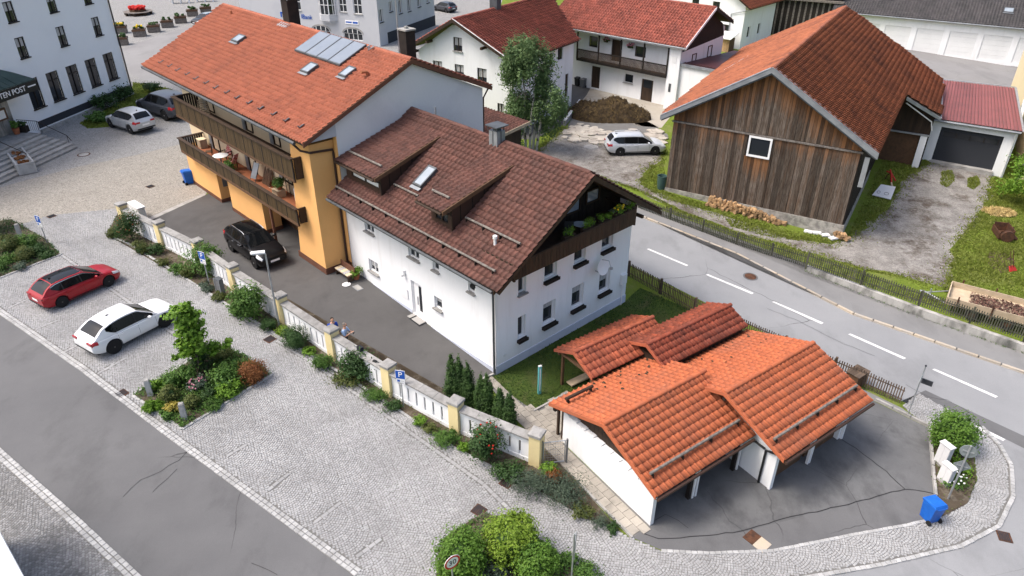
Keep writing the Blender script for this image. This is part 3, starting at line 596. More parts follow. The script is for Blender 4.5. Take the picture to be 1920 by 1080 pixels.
# setts laid in segmental arcs, one merged bed per pavement
def setts(name, P, m, ang, d=0.108, w=1.2, z=0.012, hole=()):
    P = np.array(P); a = math.radians(ang); ca, sa = math.cos(a), math.sin(a); X = P[:, 0] * ca + P[:, 1] * sa; Y = -P[:, 0] * sa + P[:, 1] * ca
    k0, k1 = int(X.min() // d) - 3, int(X.max() // d) + 3; s0, s1 = int(Y.min() // w) - 1, int(Y.max() // w) + 1
    rise, nx = .20, 12; tt = np.linspace(-.5, .5, 401); yy = rise * (1 - 4 * tt ** 2); sl = np.concatenate([[0], np.cumsum(np.hypot(np.diff(tt) * w, np.diff(yy)))])
    K, S, I = np.meshgrid(np.arange(k0, k1), np.arange(s0, s1 + 1), np.arange(nx), indexing='ij')
    T = np.interp(((I + .5 + (K % 2) * .5 - .25) / nx) * sl[-1], sl, tt) + RNG.normal(0, .004, K.shape)
    lx = K * d + rise * (1 - 4 * T ** 2) + RNG.normal(0, .005, K.shape); ly = (S + .5 + T) * w + RNG.normal(0, .004, K.shape)
    th = np.arctan2(-rise * 8 * T, w); lx, ly, th = lx.ravel(), ly.ravel(), th.ravel(); step = sl[-1] / nx
    wx, wy = lx * ca - ly * sa, lx * sa + ly * ca
    ok = inpoly(P, wx, wy)
    for h in hole: ok &= ~inpoly(h, wx, wy)
    # keep what the photograph can show
    wx, wy, th = wx[ok], wy[ok], th[ok]; n = len(wx)
    hx = d * np.cos(th) * .46 * RNG.uniform(.86, 1.04, n); hy = np.full(n, step * .46) * RNG.uniform(.84, 1.03, n)
    c, s = np.cos(th * -1 + a), np.sin(th * -1 + a); zt = z + RNG.uniform(.010, .017, n); V = np.zeros((n, 8, 3)); i = 0
    for lvl, (f, zz) in enumerate(((1.0, np.full(n, z)), (.84, zt))):
        for sx, sy in ((-1, -1), (1, -1), (1, 1), (-1, 1)):
            px, py = sx * hx * f, sy * hy * f; V[:, i, 0] = wx + px * c - py * s; V[:, i, 1] = wy + px * s + py * c; V[:, i, 2] = zz + gz(V[:, i, 0], V[:, i, 1]); i += 1
    F = np.array([(4, 5, 6, 7), (0, 1, 5, 4), (1, 2, 6, 5), (2, 3, 7, 6), (3, 0, 4, 7)])
    FF = (F[None] + (np.arange(n) * 8)[:, None, None]).reshape(-1, 4)
    return np_mesh(name, V.reshape(-1, 3), FF, m, None, 'stuff')
def strip(path, a, b):
    P = [Vector(p) for p in path]; L1, L2 = [], []
    for i, p in enumerate(P):
        d = (P[min(i + 1, len(P) - 1)] - P[max(i - 1, 0)]).normalized(); n = Vector((-d.y, d.x)); L1.append(tuple(p + n * a)); L2.append(tuple(p + n * b))
    return L1 + L2[::-1]
LANE_E = ((-28.2,32.61),(-27.14,31.83),(-14.17,22.58),(-5.54,16.56))
LANE_W = ((-21.94,22.59),(-21.23,22.13),(-16.54,18.93),(-12.68,16.2))
OUT = ((21.82,25.38),(22,24.21),(21.81,23.02),(20.85,21.26),(19.38,19.73),(17.34,18.72),(13.8,17.77),(9.5,16.85),(6.49,16.37))
BAYS = (((-11.92,29.88),(-9.32,27.91),(-4.68,23.95),(-1.14,20.98),(0.03,19.63)),((-27.6,38.66),(-21.05,33.32),(-17.08,30.02),(-15.01,29.48)),((-27.14,32.57),(-26.51,33.67)),((-24.53,30.53),(-23.82,31.44)),((-22.01,28.5),(-21.57,29.27)),((-19.5,26.95),(-18.77,28.11)),((-11.86,22.02),(-11.26,22.71)),((-9.67,20.29),(-9.06,21.21)),((-7.47,18.83),(-6.67,19.83)),((-5.63,17.37),(-4.85,18.2)))
setts('paving_setts', P_COB, 'sett', -35, hole=[P_ISL, P_LB, P_BB, strip(LANE_E, -.2, .40), strip(OUT, -.10, .22)] + [strip(q, -.12, .12) for q in BAYS])
setts('walk_setts', P_CB2, 'sett_dark', -35, hole=[strip(LANE_W, -.42, .2)])
# rows of larger setts and kerbs, stone by stone
def stone_row(name, path, length, width, m, z0, z1, off=0.0, gap=0.012, piece='kerb_stone', jit=.006):
    root = link(name, None, None, 'structure'); P = [Vector(p) for p in path]; s = MB().box(-.5, .5, -.5, .5, 0, 1)
    s.v = [(x * (0.94 if z else 1), y * (0.90 if z else 1), z) for x, y, z in s.v]; me = bpy.data.meshes.new(piece); me.from_pydata(s.v, [], s.f); me.materials.append(MATS[m])
    for a, b in zip(P, P[1:]):
        L_ = (b - a).length; k = max(1, round(L_ / length)); d = (b - a) / L_; nn = Vector((-d.y, d.x)); rz = math.atan2(d.y, d.x)
        for i in range(k):
            q = a + d * (L_ * (i + .5) / k) + nn * (off + random.uniform(-jit, jit)); o = link(piece, me, root)
            place(o, q.x, q.y, z0, rz + random.uniform(-.01, .01), True, (L_ / k - gap, width, z1 - z0 + random.uniform(-.004, .004)))
    return root
stone_row('sett_edging', LANE_E, 0.25, 0.15, 'granite', 0.010, 0.050, 0.10)
stone_row('sett_edging', LANE_E, 0.25, 0.15, 'granite', 0.010, 0.045, 0.27)
stone_row('sett_edging', LANE_W, 0.25, 0.17, 'granite', 0.010, 0.050, -0.10); stone_row('sett_edging', LANE_W, 0.25, 0.17, 'granite', 0.010, 0.045, -0.29)
for q in BAYS: stone_row('bay_line', q, 0.30, 0.15, 'sett', 0.010, 0.026)
stone_row('bed_edging', ((-26.15,41.37),(-24.23,40.19),(-19.69,36.47),(-15.34,32.86),(-11.37,29.83),(-7.91,27.31),(-5.06,25.05),(-2.5,22.93),(0.47,21.07),(2.94,19.3),(4.27,18.68)), 0.28, 0.13, 'granite', 0.010, 0.070)
stone_row('bed_edging', list(P_ISL) + [P_ISL[0]], 0.30, 0.13, 'granite', 0.010, 0.072)
stone_row('bed_edging', ((-29.39,40.52),(-27.6,38.66),(-29.58,35.77),(-30.22,34.86)), 0.30, 0.13, 'granite', 0.010, 0.072)
stone_row('road_kerb', ((5.47,48.89),(8.56,45.67),(14.36,40.6),(19.41,34.24),(26.36,29.47),(27.89,28.4)), 1.0, 0.16, 'granite_sand', 0.0, 0.125)
stone_row('sett_edging', OUT, 0.22, 0.17, 'granite', 0.008, 0.060, 0.06)
stone_row('forecourt_edging', ((5.63,18.04),(7.43,17.99),(9.91,18.19),(13.31,19.04),(15.66,19.58),(17.27,20.04)), 0.22, 0.14, 'granite', 0.010, 0.042)
stone_row('forecourt_kerb', ((17.54,27),(19.33,25.23),(17.53,21.07)), 0.9, 0.12, 'concrete', 0.0, 0.14)
stone_row('lawn_kerb', ((-1.4,27.47),(-0.59,28.07)), 0.9, 0.12, 'concrete', 0.0, 0.10); stone_row('lawn_kerb', ((1,25.35),(2.6,26.68)), 0.9, 0.10, 'concrete', 0.0, 0.08)
stone_row('path_kerb', ((2.77,21.14),(4.64,18.55)), 1.0, 0.10, 'concrete', 0.0, 0.09)
# paving slabs of the garden path
root = link('path_slabs', None, None, 'structure'); Pp = ((-1.32,27.47),(-0.97,27.77),(-0.23,26.64),(1.07,25.36),(2.6,26.68),(2.66,24.47),(2.34,23.21),(5.31,19.17),(4.69,18.63),(2.81,21.11),(1.37,23.17),(0.62,24.37),(-0.61,26.25))
me = bpy.data.meshes.new('slab'); q = MB().box(-.5, .5, -.5, .5, 0, 1); me.from_pydata(q.v, [], q.f); me.materials.append(MATS['slab_paver'])
ca, sa = math.cos(math.radians(36)), math.sin(math.radians(36)); ox, oy = (5.36,19.2)
for i in range(-14, 10):
    for j in range(-6, 40):
        u, v = i * .40 - .3, j * .40 + (.2 if i % 2 else 0) - 2; x, y = ox + u * ca - v * sa, oy + u * sa + v * ca
        if inpoly(Pp, np.array([x]), np.array([y]))[0]:
            o = link('slab', me, root); place(o, x, y, .012, math.radians(36) + random.uniform(-.01, .01), True, (.385, .385, .03 + random.uniform(-.003, .003)))
# covers and drains
def drain(x, y, rz, label, w=0.5, l=0.5, m='rust'):
    t = thing('drain_cover', label, 'drain', (x, y, 0.03), rz, 'drains in the paving', tilt=True); MB().box(-l / 2, l / 2, -w / 2, w / 2, -.02, .008).build('frame', m, t, rec=False)
    for k in range(6): MB().box(-l / 2 + .05 + k * (l - .1) / 6, -l / 2 + .05 + k * (l - .1) / 6 + .035, -w / 2 + .04, w / 2 - .04, .008, .02).build('slat', 'plinth_dark', t, rec=False)
for (x, y), lb in zip(((-12.33,29.99),(-0.19,21.07),(-1.26,19.63),(-17.8,25.58),(19.33,19.17),(-31.24,44.16),(-26.84,49.41)), ('rusty square drain cover by the round shrub', 'rusty drain grate beside the lavender bed', 'rusty drain grate in the parking bays near the round bushes', 'rusty drain at the lane edge beside the island bed', 'dark drain grate at the tip of the cobbled corner', 'narrow drain grate near the parking sign of the shrub bed', 'small drain grate near the blue bin')):
    drain(x, y, -35 + (20 if 'corner' in lb else 0), lb)
def manhole(x, y, r, label, m='rust', ring='concrete'):
    t = thing('manhole_cover', label, 'manhole cover', (x, y, 0.012), tilt=True); part('rim', ring, t, lambda b: b.lathe([(r * 1.25, 0), (r * 1.25, .012), (r, .014), (r, 0)], 24)); part('lid', m, t, lambda b: b.lathe([(r * .97, 0), (r * .97, .018), (r * .5, .022)], 24))
manhole(*(14.55,37.93), .36, 'round brown manhole cover in the main road', 'rust', 'asphalt_lane')
manhole(*(-35.22,56.08), .40, 'round manhole cover in the cobbled square by the steps', 'concrete', 'rust')
manhole(*(6.65,58.33), .50, 'pale round concrete manhole by the silver estate car', 'concrete', 'concrete')
t = thing('channel_drain', 'short channel drain set across the forecourt edge', 'drain', (*(9.34,18.68), 0.018), 40, tilt=True)
pbox('concrete_strip', 'granite_sand', t, -.30, .30, -.55, -.10, 0, .02); pbox('grate', 'rust', t, -.30, .30, -.10, .35, 0, .022)
# bitumen seams and cracks, each a thin strip following the joint
for k, q in enumerate((((14.82,24.27),(15.52,23.36),(16.04,22.4),(16.44,21.42)),((5.05,18.81),(5.64,18.54),(7.19,18.74),(8.96,19.03),(10.79,19.68),(12.96,20.34),(16.44,21.42),(17.55,21.24)),((-15.14,19.8),(-14.84,20.63),(-14.23,21.1),(-13.71,21.76),(-13.55,22.24)),((-14.08,19.98),(-13.84,20.67),(-13.6,21.24)),((-9.34,17.02),(-8.69,16.75),(-8.26,16.55)),((14.59,34.46),(16.04,33.31),(17.5,31.64),(19.02,30.45)),((15.85,28.4),(16.52,28.03),(17.05,27.59),(17.51,27.85)),((19.67,28.2),(20.31,27.33),(21.16,27.18),(21.97,26.03)),((6.86,19.13),(6.14,19.74),(5.55,19.38)))):
    r_ = random.Random(50 + k); P = []
    for a, b in zip(q, q[1:]):
        n_ = max(1, int(math.hypot(b[0] - a[0], b[1] - a[1]) / .35)); P += [(a[0] + (b[0] - a[0]) * i / n_ + r_.uniform(-.05, .05), a[1] + (b[1] - a[1]) * i / n_ + r_.uniform(-.05, .05)) for i in range(n_)]
    P.append(q[-1]); w_ = .02 if k < 2 else .008
    S_ = strip(P, -w_, w_); n_ = len(P); b = MB(); b.add([(x, y, float(gz(x, y)) + .0235) for x, y in S_], [(i, i + 1, 2 * n_ - 2 - i, 2 * n_ - 1 - i) for i in range(n_ - 1)]); b.build('road_seam', 'bitumen', None, kind='structure')
# ---------------------------------------------------------------- white house with the brown roof
WLOC, WANG = (-0.74,27.9), -46.5
H1 = thing('white_house', 'white two storey house with brown tiled roof, two dormers and a dark gable balcony', 'house', WLOC, WANG)
fF = lambda s, z, d: (s, d, z); fG = lambda s, z, d: (-d, s, z)
wf = [(-10.75, -9.85, 3.98, 5.0), (-6.72, -5.80, 3.95, 5.05), (-4.68, -4.18, 3.98, 4.95), (-1.95, -1.48, 3.92, 5.0), (-10.75, -9.82, 1.46, 2.22), (-4.72, -4.10, 1.72, 2.42)]
wg = [(1.42, 1.95, 3.92, 5.15), (3.18, 4.06, 4.02, 5.1), (5.30, 6.18, 4.12, 5.15), (7.42, 8.32, 4.12, 5.18), (1.42, 1.94, 1.40, 2.66), (3.16, 4.06, 1.38, 2.66), (5.28, 6.20, 1.42, 2.76), (7.44, 8.34, 1.48, 2.84)]
door = (-6.72, -5.78, 0.42, 2.50)
b = MB(); b.wall(-12.58, 0, -.6, 6.2, wf + [door], fF); b.wall(0, 9.85, -.6, 5.62, wg, fG, .26)
b.poly([(-12.58, 9.85, -.6), (0, 9.85, -.6), (0, 9.85, 6.2), (-12.58, 9.85, 6.2)]); b.poly([(-12.52, 0, -.6), (-12.52, 9.85, -.6), (-12.52, 9.85, 6.2), (-12.52, 4.93, 9.2), (-12.52, 0, 6.2)])
b.build('wall', 'render_white', H1, rec=False)
part('plinth', 'plinth_lilac', H1, lambda b: (b.box(-.02, .03, -.03, 9.88, -.6, .48), b.box(-5.7, -.02, -.03, .02, -.6, .30), b.box(-12.58, -6.8, -.03, .02, -.6, .62)))
for k, q in enumerate(wf): window(H1, fF, *q, sill='cap_stone', mull=1 if q[1] - q[0] > .7 else 0, curtain=(.35, .5, .4, .3, .6, .45)[k])
for k, q in enumerate(wg):
    window(H1, fG, *q, sill='cap_stone' if k == 0 else None, mull=0, curtain=(0, .3, .5, 0, 0, .35, .4, .55)[k], depth=.22)
    if k: part('flower_box', 'wood_black', H1, lambda b: (b.box(.004, .20, q[0] - .06, q[1] + .06, q[2] - .19, q[2] - .16), b.box(.004, .03, q[0] - .06, q[1] + .06, q[2] - .16, q[2] - .02), b.box(.17, .20, q[0] - .06, q[1] + .06, q[2] - .16, q[2] - .02), b.box(.03, .17, q[0] - .06, q[1] + .06, q[2] - .16, q[2] - .06)))
d = panel_door(H1, fF, door[0] + .05, door[1] - .05, door[2], door[3] - .05, 'white_paint')
part('pane', 'glass_dark', d, lambda b: (b.box(-6.20, -5.98, .105, .118, .75, 2.3),)); part('handle', 'chrome', d, lambda b: b.box(-6.34, -6.30, .07, .118, 1.1, 1.6))
part('frame', 'white_paint', d, lambda b: (b.box(door[0], door[0] + .06, .06, .17, door[2], door[3]), b.box(door[1] - .06, door[1], .06, .17, door[2], door[3]), b.box(door[0] + .06, door[1] - .06, .06, .17, door[3] - .06, door[3])))
part('door_step', 'concrete', H1, lambda b: b.box(-6.95, -5.6, -.42, 0, -.3, .40))
part('notice_board', 'sign_white', H1, lambda b: b.box(-7.85, -7.05, -.05, -.004, 1.15, 1.75)); part('wall_lamp', 'sign_white', H1, lambda b: (b.box(-7.28, -7.16, -.14, -.003, 2.72, 2.9), b.blob((-7.22, -.16, 2.66), (.11, .11, .10))))
part('security_light', 'black_plastic', H1, lambda b: (b.box(-1.2, -1.16, -.32, 0, 4.6, 4.66), b.box(-1.3, -1.06, -.44, -.30, 4.56, 4.72)))
part('meter_box', 'white_shutter', H1, lambda b: b.box(.004, .18, 9.25, 9.65, 1.4, 2.0)); pipe(H1, [(.07, 9.45, 1.4), (.07, 9.45, -.3)], .03, 'white_paint')
part('vent_cap', 'white_shutter', H1, lambda b: b.lathe([(.09, 0), (.09, .02)], 12, (.012, .55, .9), 'x'))
# main roof
n1 = math.hypot(5.99, 3.73); rw = (1.02 + 12.86)
roof(H1, [((-12.56, -1.05, 5.65), (1, 0, 0), (0, 5.99, 3.73), [(0, 0), (rw, 0), (rw, n1), (0, n1)]), ((1.02, 10.93, 5.65), (-1, 0, 0), (0, -5.99, 3.73), [(0, 0), (rw, 0), (rw, n1), (0, n1)])],
     'tile_brown', 'wood_dark', tw=.30, th=.345, thick=.16, relief=1.1, ridge=[((-12.5, 4.94, 9.42), (-5.55, 4.94, 9.42), .13), ((-4.6, 4.94, 9.42), (1.02, 4.94, 9.42), .13)])
for s in (-1, 1): part('bargeboard', 'wood_dark', H1, lambda b: b.solid([(1.0, 4.94 + s * 6.0, 5.42), (1.0, 4.94 + s * 6.0, 5.66), (1.0, 4.94, 9.40), (1.0, 4.94, 9.12)], (.06, 0, 0)))
gutter(H1, (-12.55, -1.12, 5.58), (1.0, -1.12, 5.56)); pipe(H1, [(-.06, -1.1, 5.5), (-.06, -.12, 5.0), (-.06, -.09, -.2)], .055)
# dormers
S1 = .622
def main_z(y): return 5.65 + S1 * (y + 1.05)
def dormer(x0, x1, yt, zt, ye, ze, yw, wins, mm):
    t = MB(); sl = (zt - ze) / (yt - ye); zr = lambda y: ze + sl * (y - ye) - .14
    a, c = x0 + .16, x1 - .16; ym = yt - .25
    t.poly([(c, yw, main_z(yw) - .1), (c, yw, zr(yw)), (c, ym, zr(ym)), (c, ym, main_z(ym) - .2)]); t.poly([(a, yw, main_z(yw) - .1), (a, yw, zr(yw)), (a, ym, zr(ym)), (a, ym, main_z(ym) - .2)])
    fn = lambda s, z, d: (s, yw + d, z); t.wall(a, c, main_z(yw) - .1, zr(yw), wins, fn, .1)
    dm = t.build('dormer', 'brown_metal', H1, rec=False)
    for q in wins: window(dm, fn, *q, frame='wood_dark', glass=mm, mull=0 if q[1] - q[0] < 1 else 1, depth=.06, fw=.07)
    for k in range(3):
        yy = yw + .5 + k * .75; part('seam', 'wood_black', dm, lambda b: b.box(c, c + .02, yy, yy + .035, main_z(yy) - .05, zr(yy)))
    ln = math.hypot(yt - ye, zt - ze)
    part('bargeboard', 'wood_brown', dm, lambda b: (b.solid([(x1 - .02, ye, ze - .16), (x1 - .02, ye, ze + .05), (x1 - .02, yt, zt + .05), (x1 - .02, yt, zt - .16)], (.09, 0, 0)), b.solid([(x0 - .07, ye, ze - .16), (x0 - .07, ye, ze + .05), (x0 - .07, yt, zt + .05), (x0 - .07, yt, zt - .16)], (.09, 0, 0))))
    roof(H1, [((x0, ye, ze), (1, 0, 0), (0, yt - ye, zt - ze), [(0, 0), (x1 - x0, 0), (x1 - x0, ln), (0, ln)])], 'tile_brown', 'wood_dark', tw=.30, th=.345, thick=.14, relief=1.1, singles=60, name='dormer_roof')
    gutter(H1, (x0, ye - .06, ze - .06), (x1, ye - .06, ze - .07), .06, 'wood_dark'); pipe(H1, [(x1 - .25, ye - .05, ze - .1), (x1 - .22, yw - .08, ze - .35), (x1 - .1, yw - .08, ze - .42), (x1 - .1, yw - .07, main_z(yw) + .08)], .05, 'wood_dark')
    y1 = ye + .72; z1 = ze + sl * .72 + .25
    MB().tube([(x0 + .35, y1, z1), (x1 - .3, y1, z1)], .06, 8).build('snow_guard', 'wood_pole', H1, smooth=True)
dormer(-12.55, -8.86, 4.13, 8.87, -.28, 7.60, .22, [(-11.9, -9.25, 6.75, 7.50)], 'white_shutter')
dormer(-5.05, -3.12, 4.10, 8.85, -.45, 7.74, .25, [(-4.62, -3.55, 6.72, 7.58)], 'glass_dark')
def sguard(parent, x0, x1, y, zf, r=.055, m='wood_pole', br=1.1):
    g = MB().tube([(x0, y, zf(y) + .26), (x1, y, zf(y) + .26)], r, 8).build('snow_guard', m, parent, smooth=True); k = int((x1 - x0) / br)
    for i in range(k + 1):
        x = x0 + .12 + (x1 - x0 - .24) * i / max(k, 1); pbox('bracket', 'wood_black', g, x - .02, x + .02, y - .09, y + .07, zf(y) + .03, zf(y) + .22)
sguard(H1, -12.4, .57, -.53, main_z); sguard(H1, -8.75, -6.66, .83, main_z); sguard(H1, -3.05, .67, .88, main_z)
def skylight(parent, x0, x1, y0, y1, zf, glass='glass_sky', frame='zinc_dark'):
    up = .31; s = MB(); P = lambda x, y, o: (x, y, zf(y) + o)
    for a, c, e, g in ((x0 - .07, x0, y0 - .07, y1 + .07), (x1, x1 + .07, y0 - .07, y1 + .07), (x0, x1, y0 - .07, y0), (x0, x1, y1, y1 + .07)):
        s.solid([P(a, e, -.02), P(c, e, -.02), P(c, g, -.02), P(a, g, -.02)], (0, 0, up))
    k = s.build('skylight', frame, parent); q = MB(); q.solid([P(x0, y0, .02), P(x1, y0, .02), P(x1, y1, .02), P(x0, y1, .02)], (0, 0, .25)); q.build('pane', glass, k)
    q = MB(); q.solid([P(x0 - .12, y0 - .25, .22), P(x1 + .12, y0 - .25, .22), P(x1 + .12, y0 - .07, .18), P(x0 - .12, y0 - .07, .18)], (0, 0, .015)); q.build('flashing', 'zinc', k); return k
skylight(H1, -7.62, -7.08, 1.30, 2.28, main_z)
c = part('chimney', 'zinc', H1, lambda b: b.box(-5.45, -4.85, 4.55, 5.1, 8.7, 9.95)); part('seam', 'zinc_dark', c, lambda b: (b.box(-5.17, -5.13, 4.53, 4.55, 9.0, 9.95), b.box(-4.85, -4.83, 4.80, 4.84, 9.0, 9.95)))
part('cap', 'zinc_dark', c, lambda b: (b.box(-5.3, -5.0, 4.68, 4.98, 9.95, 10.12), b.solid([(-5.58, 4.40, 10.18), (-4.72, 4.40, 10.18), (-4.72, 5.25, 10.18), (-5.58, 5.25, 10.18)], (0, 0, .05)), b.box(-5.5, -5.46, 4.5, 4.54, 9.95, 10.18), b.box(-4.92, -4.88, 4.56, 4.60, 9.95, 10.18), b.box(-4.92, -4.88, 5.04, 5.08, 9.95, 10.18)))
part('vent_pipe', 'white_shutter', H1, lambda b: (b.tube([(-.62, .55, 6.6), (-.62, .55, 7.05)], .07, 10), b.lathe([(.11, 0), (.11, .13), (.05, .17)], 12, (-.62, .55, 7.0))), True)
part('vent_pipe', 'zinc', H1, lambda b: b.tube([(-10.9, 5.4, 9.0), (-10.9, 5.4, 9.75)], .05, 8), True)
# gable balcony
part('balcony_floor', 'wood_dark', H1, lambda b: b.box(-1.0, 1.02, .12, 8.62, 5.62, 5.80))
rec = MB(); rec.poly([(-.92, .0, 5.7), (-.92, 9.86, 5.7), (-.92, 9.86, 6.15), (-.92, 4.94, 9.22), (-.92, .0, 6.15)]); rec.build('gable_wall', 'wood_black', H1)
for k in range(32):
    y = .2 + k * .3; zt = 9.1 - .625 * abs(y + .14 - 4.94)
    pbox('board', 'wood_black', H1, -.915, -.89, y, y + .28, 5.8, zt)
fB = lambda s, z, d: (-.885 - d + .12, s, z)
window(H1, fB, 5.0, 6.55, 6.45, 8.05, frame='wood_dark', glass='glass_sky', mull=0, depth=.10, fw=.08); window(H1, fB, 6.95, 8.0, 6.6, 7.35, frame='wood_dark', glass='glass_sky', mull=0, depth=.10, fw=.08); panel_door(H1, fB, 3.6, 4.5, 5.8, 7.8, 'wood_dark', .10)
rail = part('balcony_rail', 'wood_dark', H1, lambda b: (b.box(1.0, 1.10, .10, 8.64, 6.46, 6.54), b.box(1.02, 1.08, .12, 8.62, 5.84, 5.92), b.box(-.9, 1.0, .10, .2, 6.40, 6.48), b.box(-.9, 1.0, 8.55, 8.64, 6.46, 6.54), b.box(1.0, 1.10, .10, .2, 5.62, 6.46), b.box(1.0, 1.10, 8.54, 8.64, 5.62, 6.46)))
bd = MB().box(0, .025, -.042, .042, 0, .78); me = bpy.data.meshes.new('board'); me.from_pydata(bd.v, [], bd.f); me.materials.append(MATS['wood_dark'])
for k in range(85):
    o = link('board', me, rail); o.location = (1.085 + random.uniform(0, .012), .25 + k * .0985, 5.70); o.scale = (1, 1, random.uniform(.98, 1.02))
for k in range(18):
    o = link('board', me, rail); o.location = (-.85 + k * .0985, .115, 5.70); o.rotation_euler = (0, 0, -math.pi / 2)
for k in range(3): part('rafter_end', 'wood_dark', H1, lambda b: b.box(-.9, 1.0, (.35, 4.86, 9.3)[k], (.49, 5.02, 9.44)[k], (5.95, 8.9, 5.85)[k] - .12, (6.1, 9.06, 6.0)[k] - .12))
# satellite dish
dsh = MB(); dsh.lathe([(.0, 0), (.20, .012), (.38, .055), (.44, .085), (.43, .098), (.37, .068), (.0, .02)], 20); ang = Matrix.Rotation(math.radians(-62), 4, 'X') @ Matrix.Identity(4)
ds = dsh.build('satellite_dish', 'white_shutter', H1, True); ds.matrix_local = Matrix.Translation((.42, 7.04, 3.5)) @ Matrix.Rotation(math.radians(75), 4, 'Y')
part('mount', 'galvanised', H1, lambda b: (b.tube([(0, 7.04, 3.1), (.40, 7.04, 3.1), (.40, 7.04, 3.5)], .025, 6),)); part('feed_arm', 'galvanised', ds, lambda b: (b.tube([(-.42, 0, .08), (-.40, 0, .55), (-.02, 0, .62)], .015, 6), b.box(-.06, .06, -.05, .05, .56, .7)))
# ---------------------------------------------------------------- yellow house with the long tiled roof
H2 = thing('yellow_house', 'long yellow house with orange tiled roof, solar panels and two dark wooden balconies', 'house', WLOC, WANG)
YS = .438
def yz(y): return 8.95 + YS * (y + 2.08)
b = MB()
b.poly([(-33.6, -.3, 2.0), (-14.0, -.3, 2.0), (-14.0, -.3, 9.6), (-33.6, -.3, 9.6)])
b.poly([(-33.6, -.3, 0), (-33.6, 10.4, 0), (-33.6, 10.4, 9.6), (-33.6, 5.12, 11.9), (-33.6, -.3, 9.6)])
b.build('wall', 'render_cream', H2, rec=False)
b = MB(); b.box(-32.2, -27.1, -1.5, -.4, .3, 3.72); b.box(-25.35, -20.4, -1.5, -.4, .3, 3.72); b.box(-33.6, -15.0, .22, .32, .0, 3.7); b.box(-33.6, -33.5, -.3, .3, .0, 3.7)
b.solid([(-16.2, -1.5, -.3), (-13.05, -1.5, -.3), (-13.05, -1.5, 8.6), (-15.1, -1.5, 8.6)], (0, 1.9, 0)); b.box(-13.04, -12.605, .0, .5, -.3, 9.4); b.box(-12.9, -12.605, -.07, -.002, -.3, 9.3)
b.build('wall', 'render_yellow', H2)
part('plinth', 'plinth_brown', H2, lambda b: (b.box(-32.23, -27.07, -1.53, -.37, .2, 1.02), b.box(-25.38, -20.37, -1.53, -.37, .2, 1.02), b.box(-33.6, -15.0, .18, .21, .2, 1.05), b.box(-16.25, -13.02, -1.53, -.1, .2, 1.15), b.box(-13.02, -12.57, -.10, -.075, .2, 1.25)))
b = MB(); b.solid([(-12.6, -.02, 0), (-12.6, 10.4, 0), (-12.6, 10.4, 9.56), (-12.6, 5.12, 11.88), (-12.6, -.02, 9.62)], (-.15, 0, 0)); b.build('gable_wall', 'render_aged', H2)
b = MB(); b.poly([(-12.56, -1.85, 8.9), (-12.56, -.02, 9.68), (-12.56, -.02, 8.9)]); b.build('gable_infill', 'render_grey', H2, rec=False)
b = MB(); b.box(-33.6, -12.65, 10.35, 10.45, 0, 9.5); b.build('back_wall', 'render_aged', H2)
la = math.hypot(7.2, 3.15); lb = math.hypot(5.88, 2.56); rl = 36.0 - 12.42
roof(H2, [((-36, -2.08, 8.95), (1, 0, 0), (0, 7.2, 3.15), [(1.0, 0), (rl, 0), (rl, la), (-.35, la)]), ((-12.42, 11.0, 9.54), (-1, 0, 0), (0, -5.88, 2.56), [(0, 0), (rl, 0), (rl, lb), (0, lb)])],
     'tile_terracotta', 'wood_dark', tw=.30, th=.345, thick=.14, ridge=[((-36.3, 5.12, 12.15), (-12.42, 5.12, 12.15), .14)])
part('bargeboard', 'plinth_brown', H2, lambda b: (b.solid([(-12.44, -2.1, 8.77), (-12.44, -2.1, 9.01), (-12.44, 5.12, 12.16), (-12.44, 5.12, 11.90)], (.06, 0, 0)), b.solid([(-12.44, 11.02, 9.34), (-12.44, 11.02, 9.60), (-12.44, 5.12, 12.16), (-12.44, 5.12, 11.90)], (.06, 0, 0))))
gutter(H2, (-35, -2.17, 8.89), (-13.2, -2.17, 8.83), .09); pipe(H2, [(-13.6, -2.15, 8.79), (-13.4, -1.8, 8.3), (-13.0, -1.45, 8.2), (-12.93, -.15, 8.1), (-12.93, -.14, 7.9), (-12.93, -.14, .9)], .065, 'brown_metal')
gutter(H2, (-36, 11.08, 9.48), (-12.5, 11.08, 9.48), .08, 'brown_metal'); pipe(H2, [(-12.7, 11.0, 9.44), (-12.7, 10.55, 8.9), (-12.7, 10.5, 3.0)], .05, 'brown_metal')
# snow hooks on the eaves
hm = bpy.data.meshes.new('snow_hook'); q = MB().box(-.03, .03, -.16, .16, 0, .03); q.box(-.03, .03, -.17, -.13, .03, .13); hm.from_pydata(q.v, [], q.f); hm.materials.append(MATS['zinc_dark'])
for k in range(14):
    x = -33.2 + k * 1.49; o = link('snow_hook', hm, H2); o.location = (x, -1.35 + .05 * (k % 2), yz(-1.35) + .17); o.rotation_euler = (math.atan(YS), 0, 0); o.scale = (1.6, 1.1, 1)
# solar collectors and roof windows
for k in range(4):
    x0 = -21.82 + k * 1.315; P = lambda x, y, o: (x, y, yz(y) + o)
    s = MB().solid([P(x0, 3.0, .20), P(x0 + 1.27, 3.0, .20), P(x0 + 1.27, 4.95, .20), P(x0, 4.95, .20)], (0, 0, .09)).build('solar_panel', 'zinc_dark', H2)
    MB().solid([P(x0 + .05, 3.06, .291), P(x0 + 1.22, 3.06, .291), P(x0 + 1.22, 4.90, .291), P(x0 + .05, 4.90, .291)], (0, 0, .008)).build('glass', 'glass_solar', s)
part('solar_pipe', 'zinc', H2, lambda b: (b.tube([(-21.6, 5.0, yz(5.0) + .1), (-21.3, 5.05, 12.35), (-21.1, 5.05, 12.1)], .04, 6), b.tube([(-16.5, 4.9, yz(4.9) + .15), (-16.2, 4.9, 12.3), (-16.1, 4.7, 12.1), (-15.9, 5.0, 12.3)], .045, 6)))
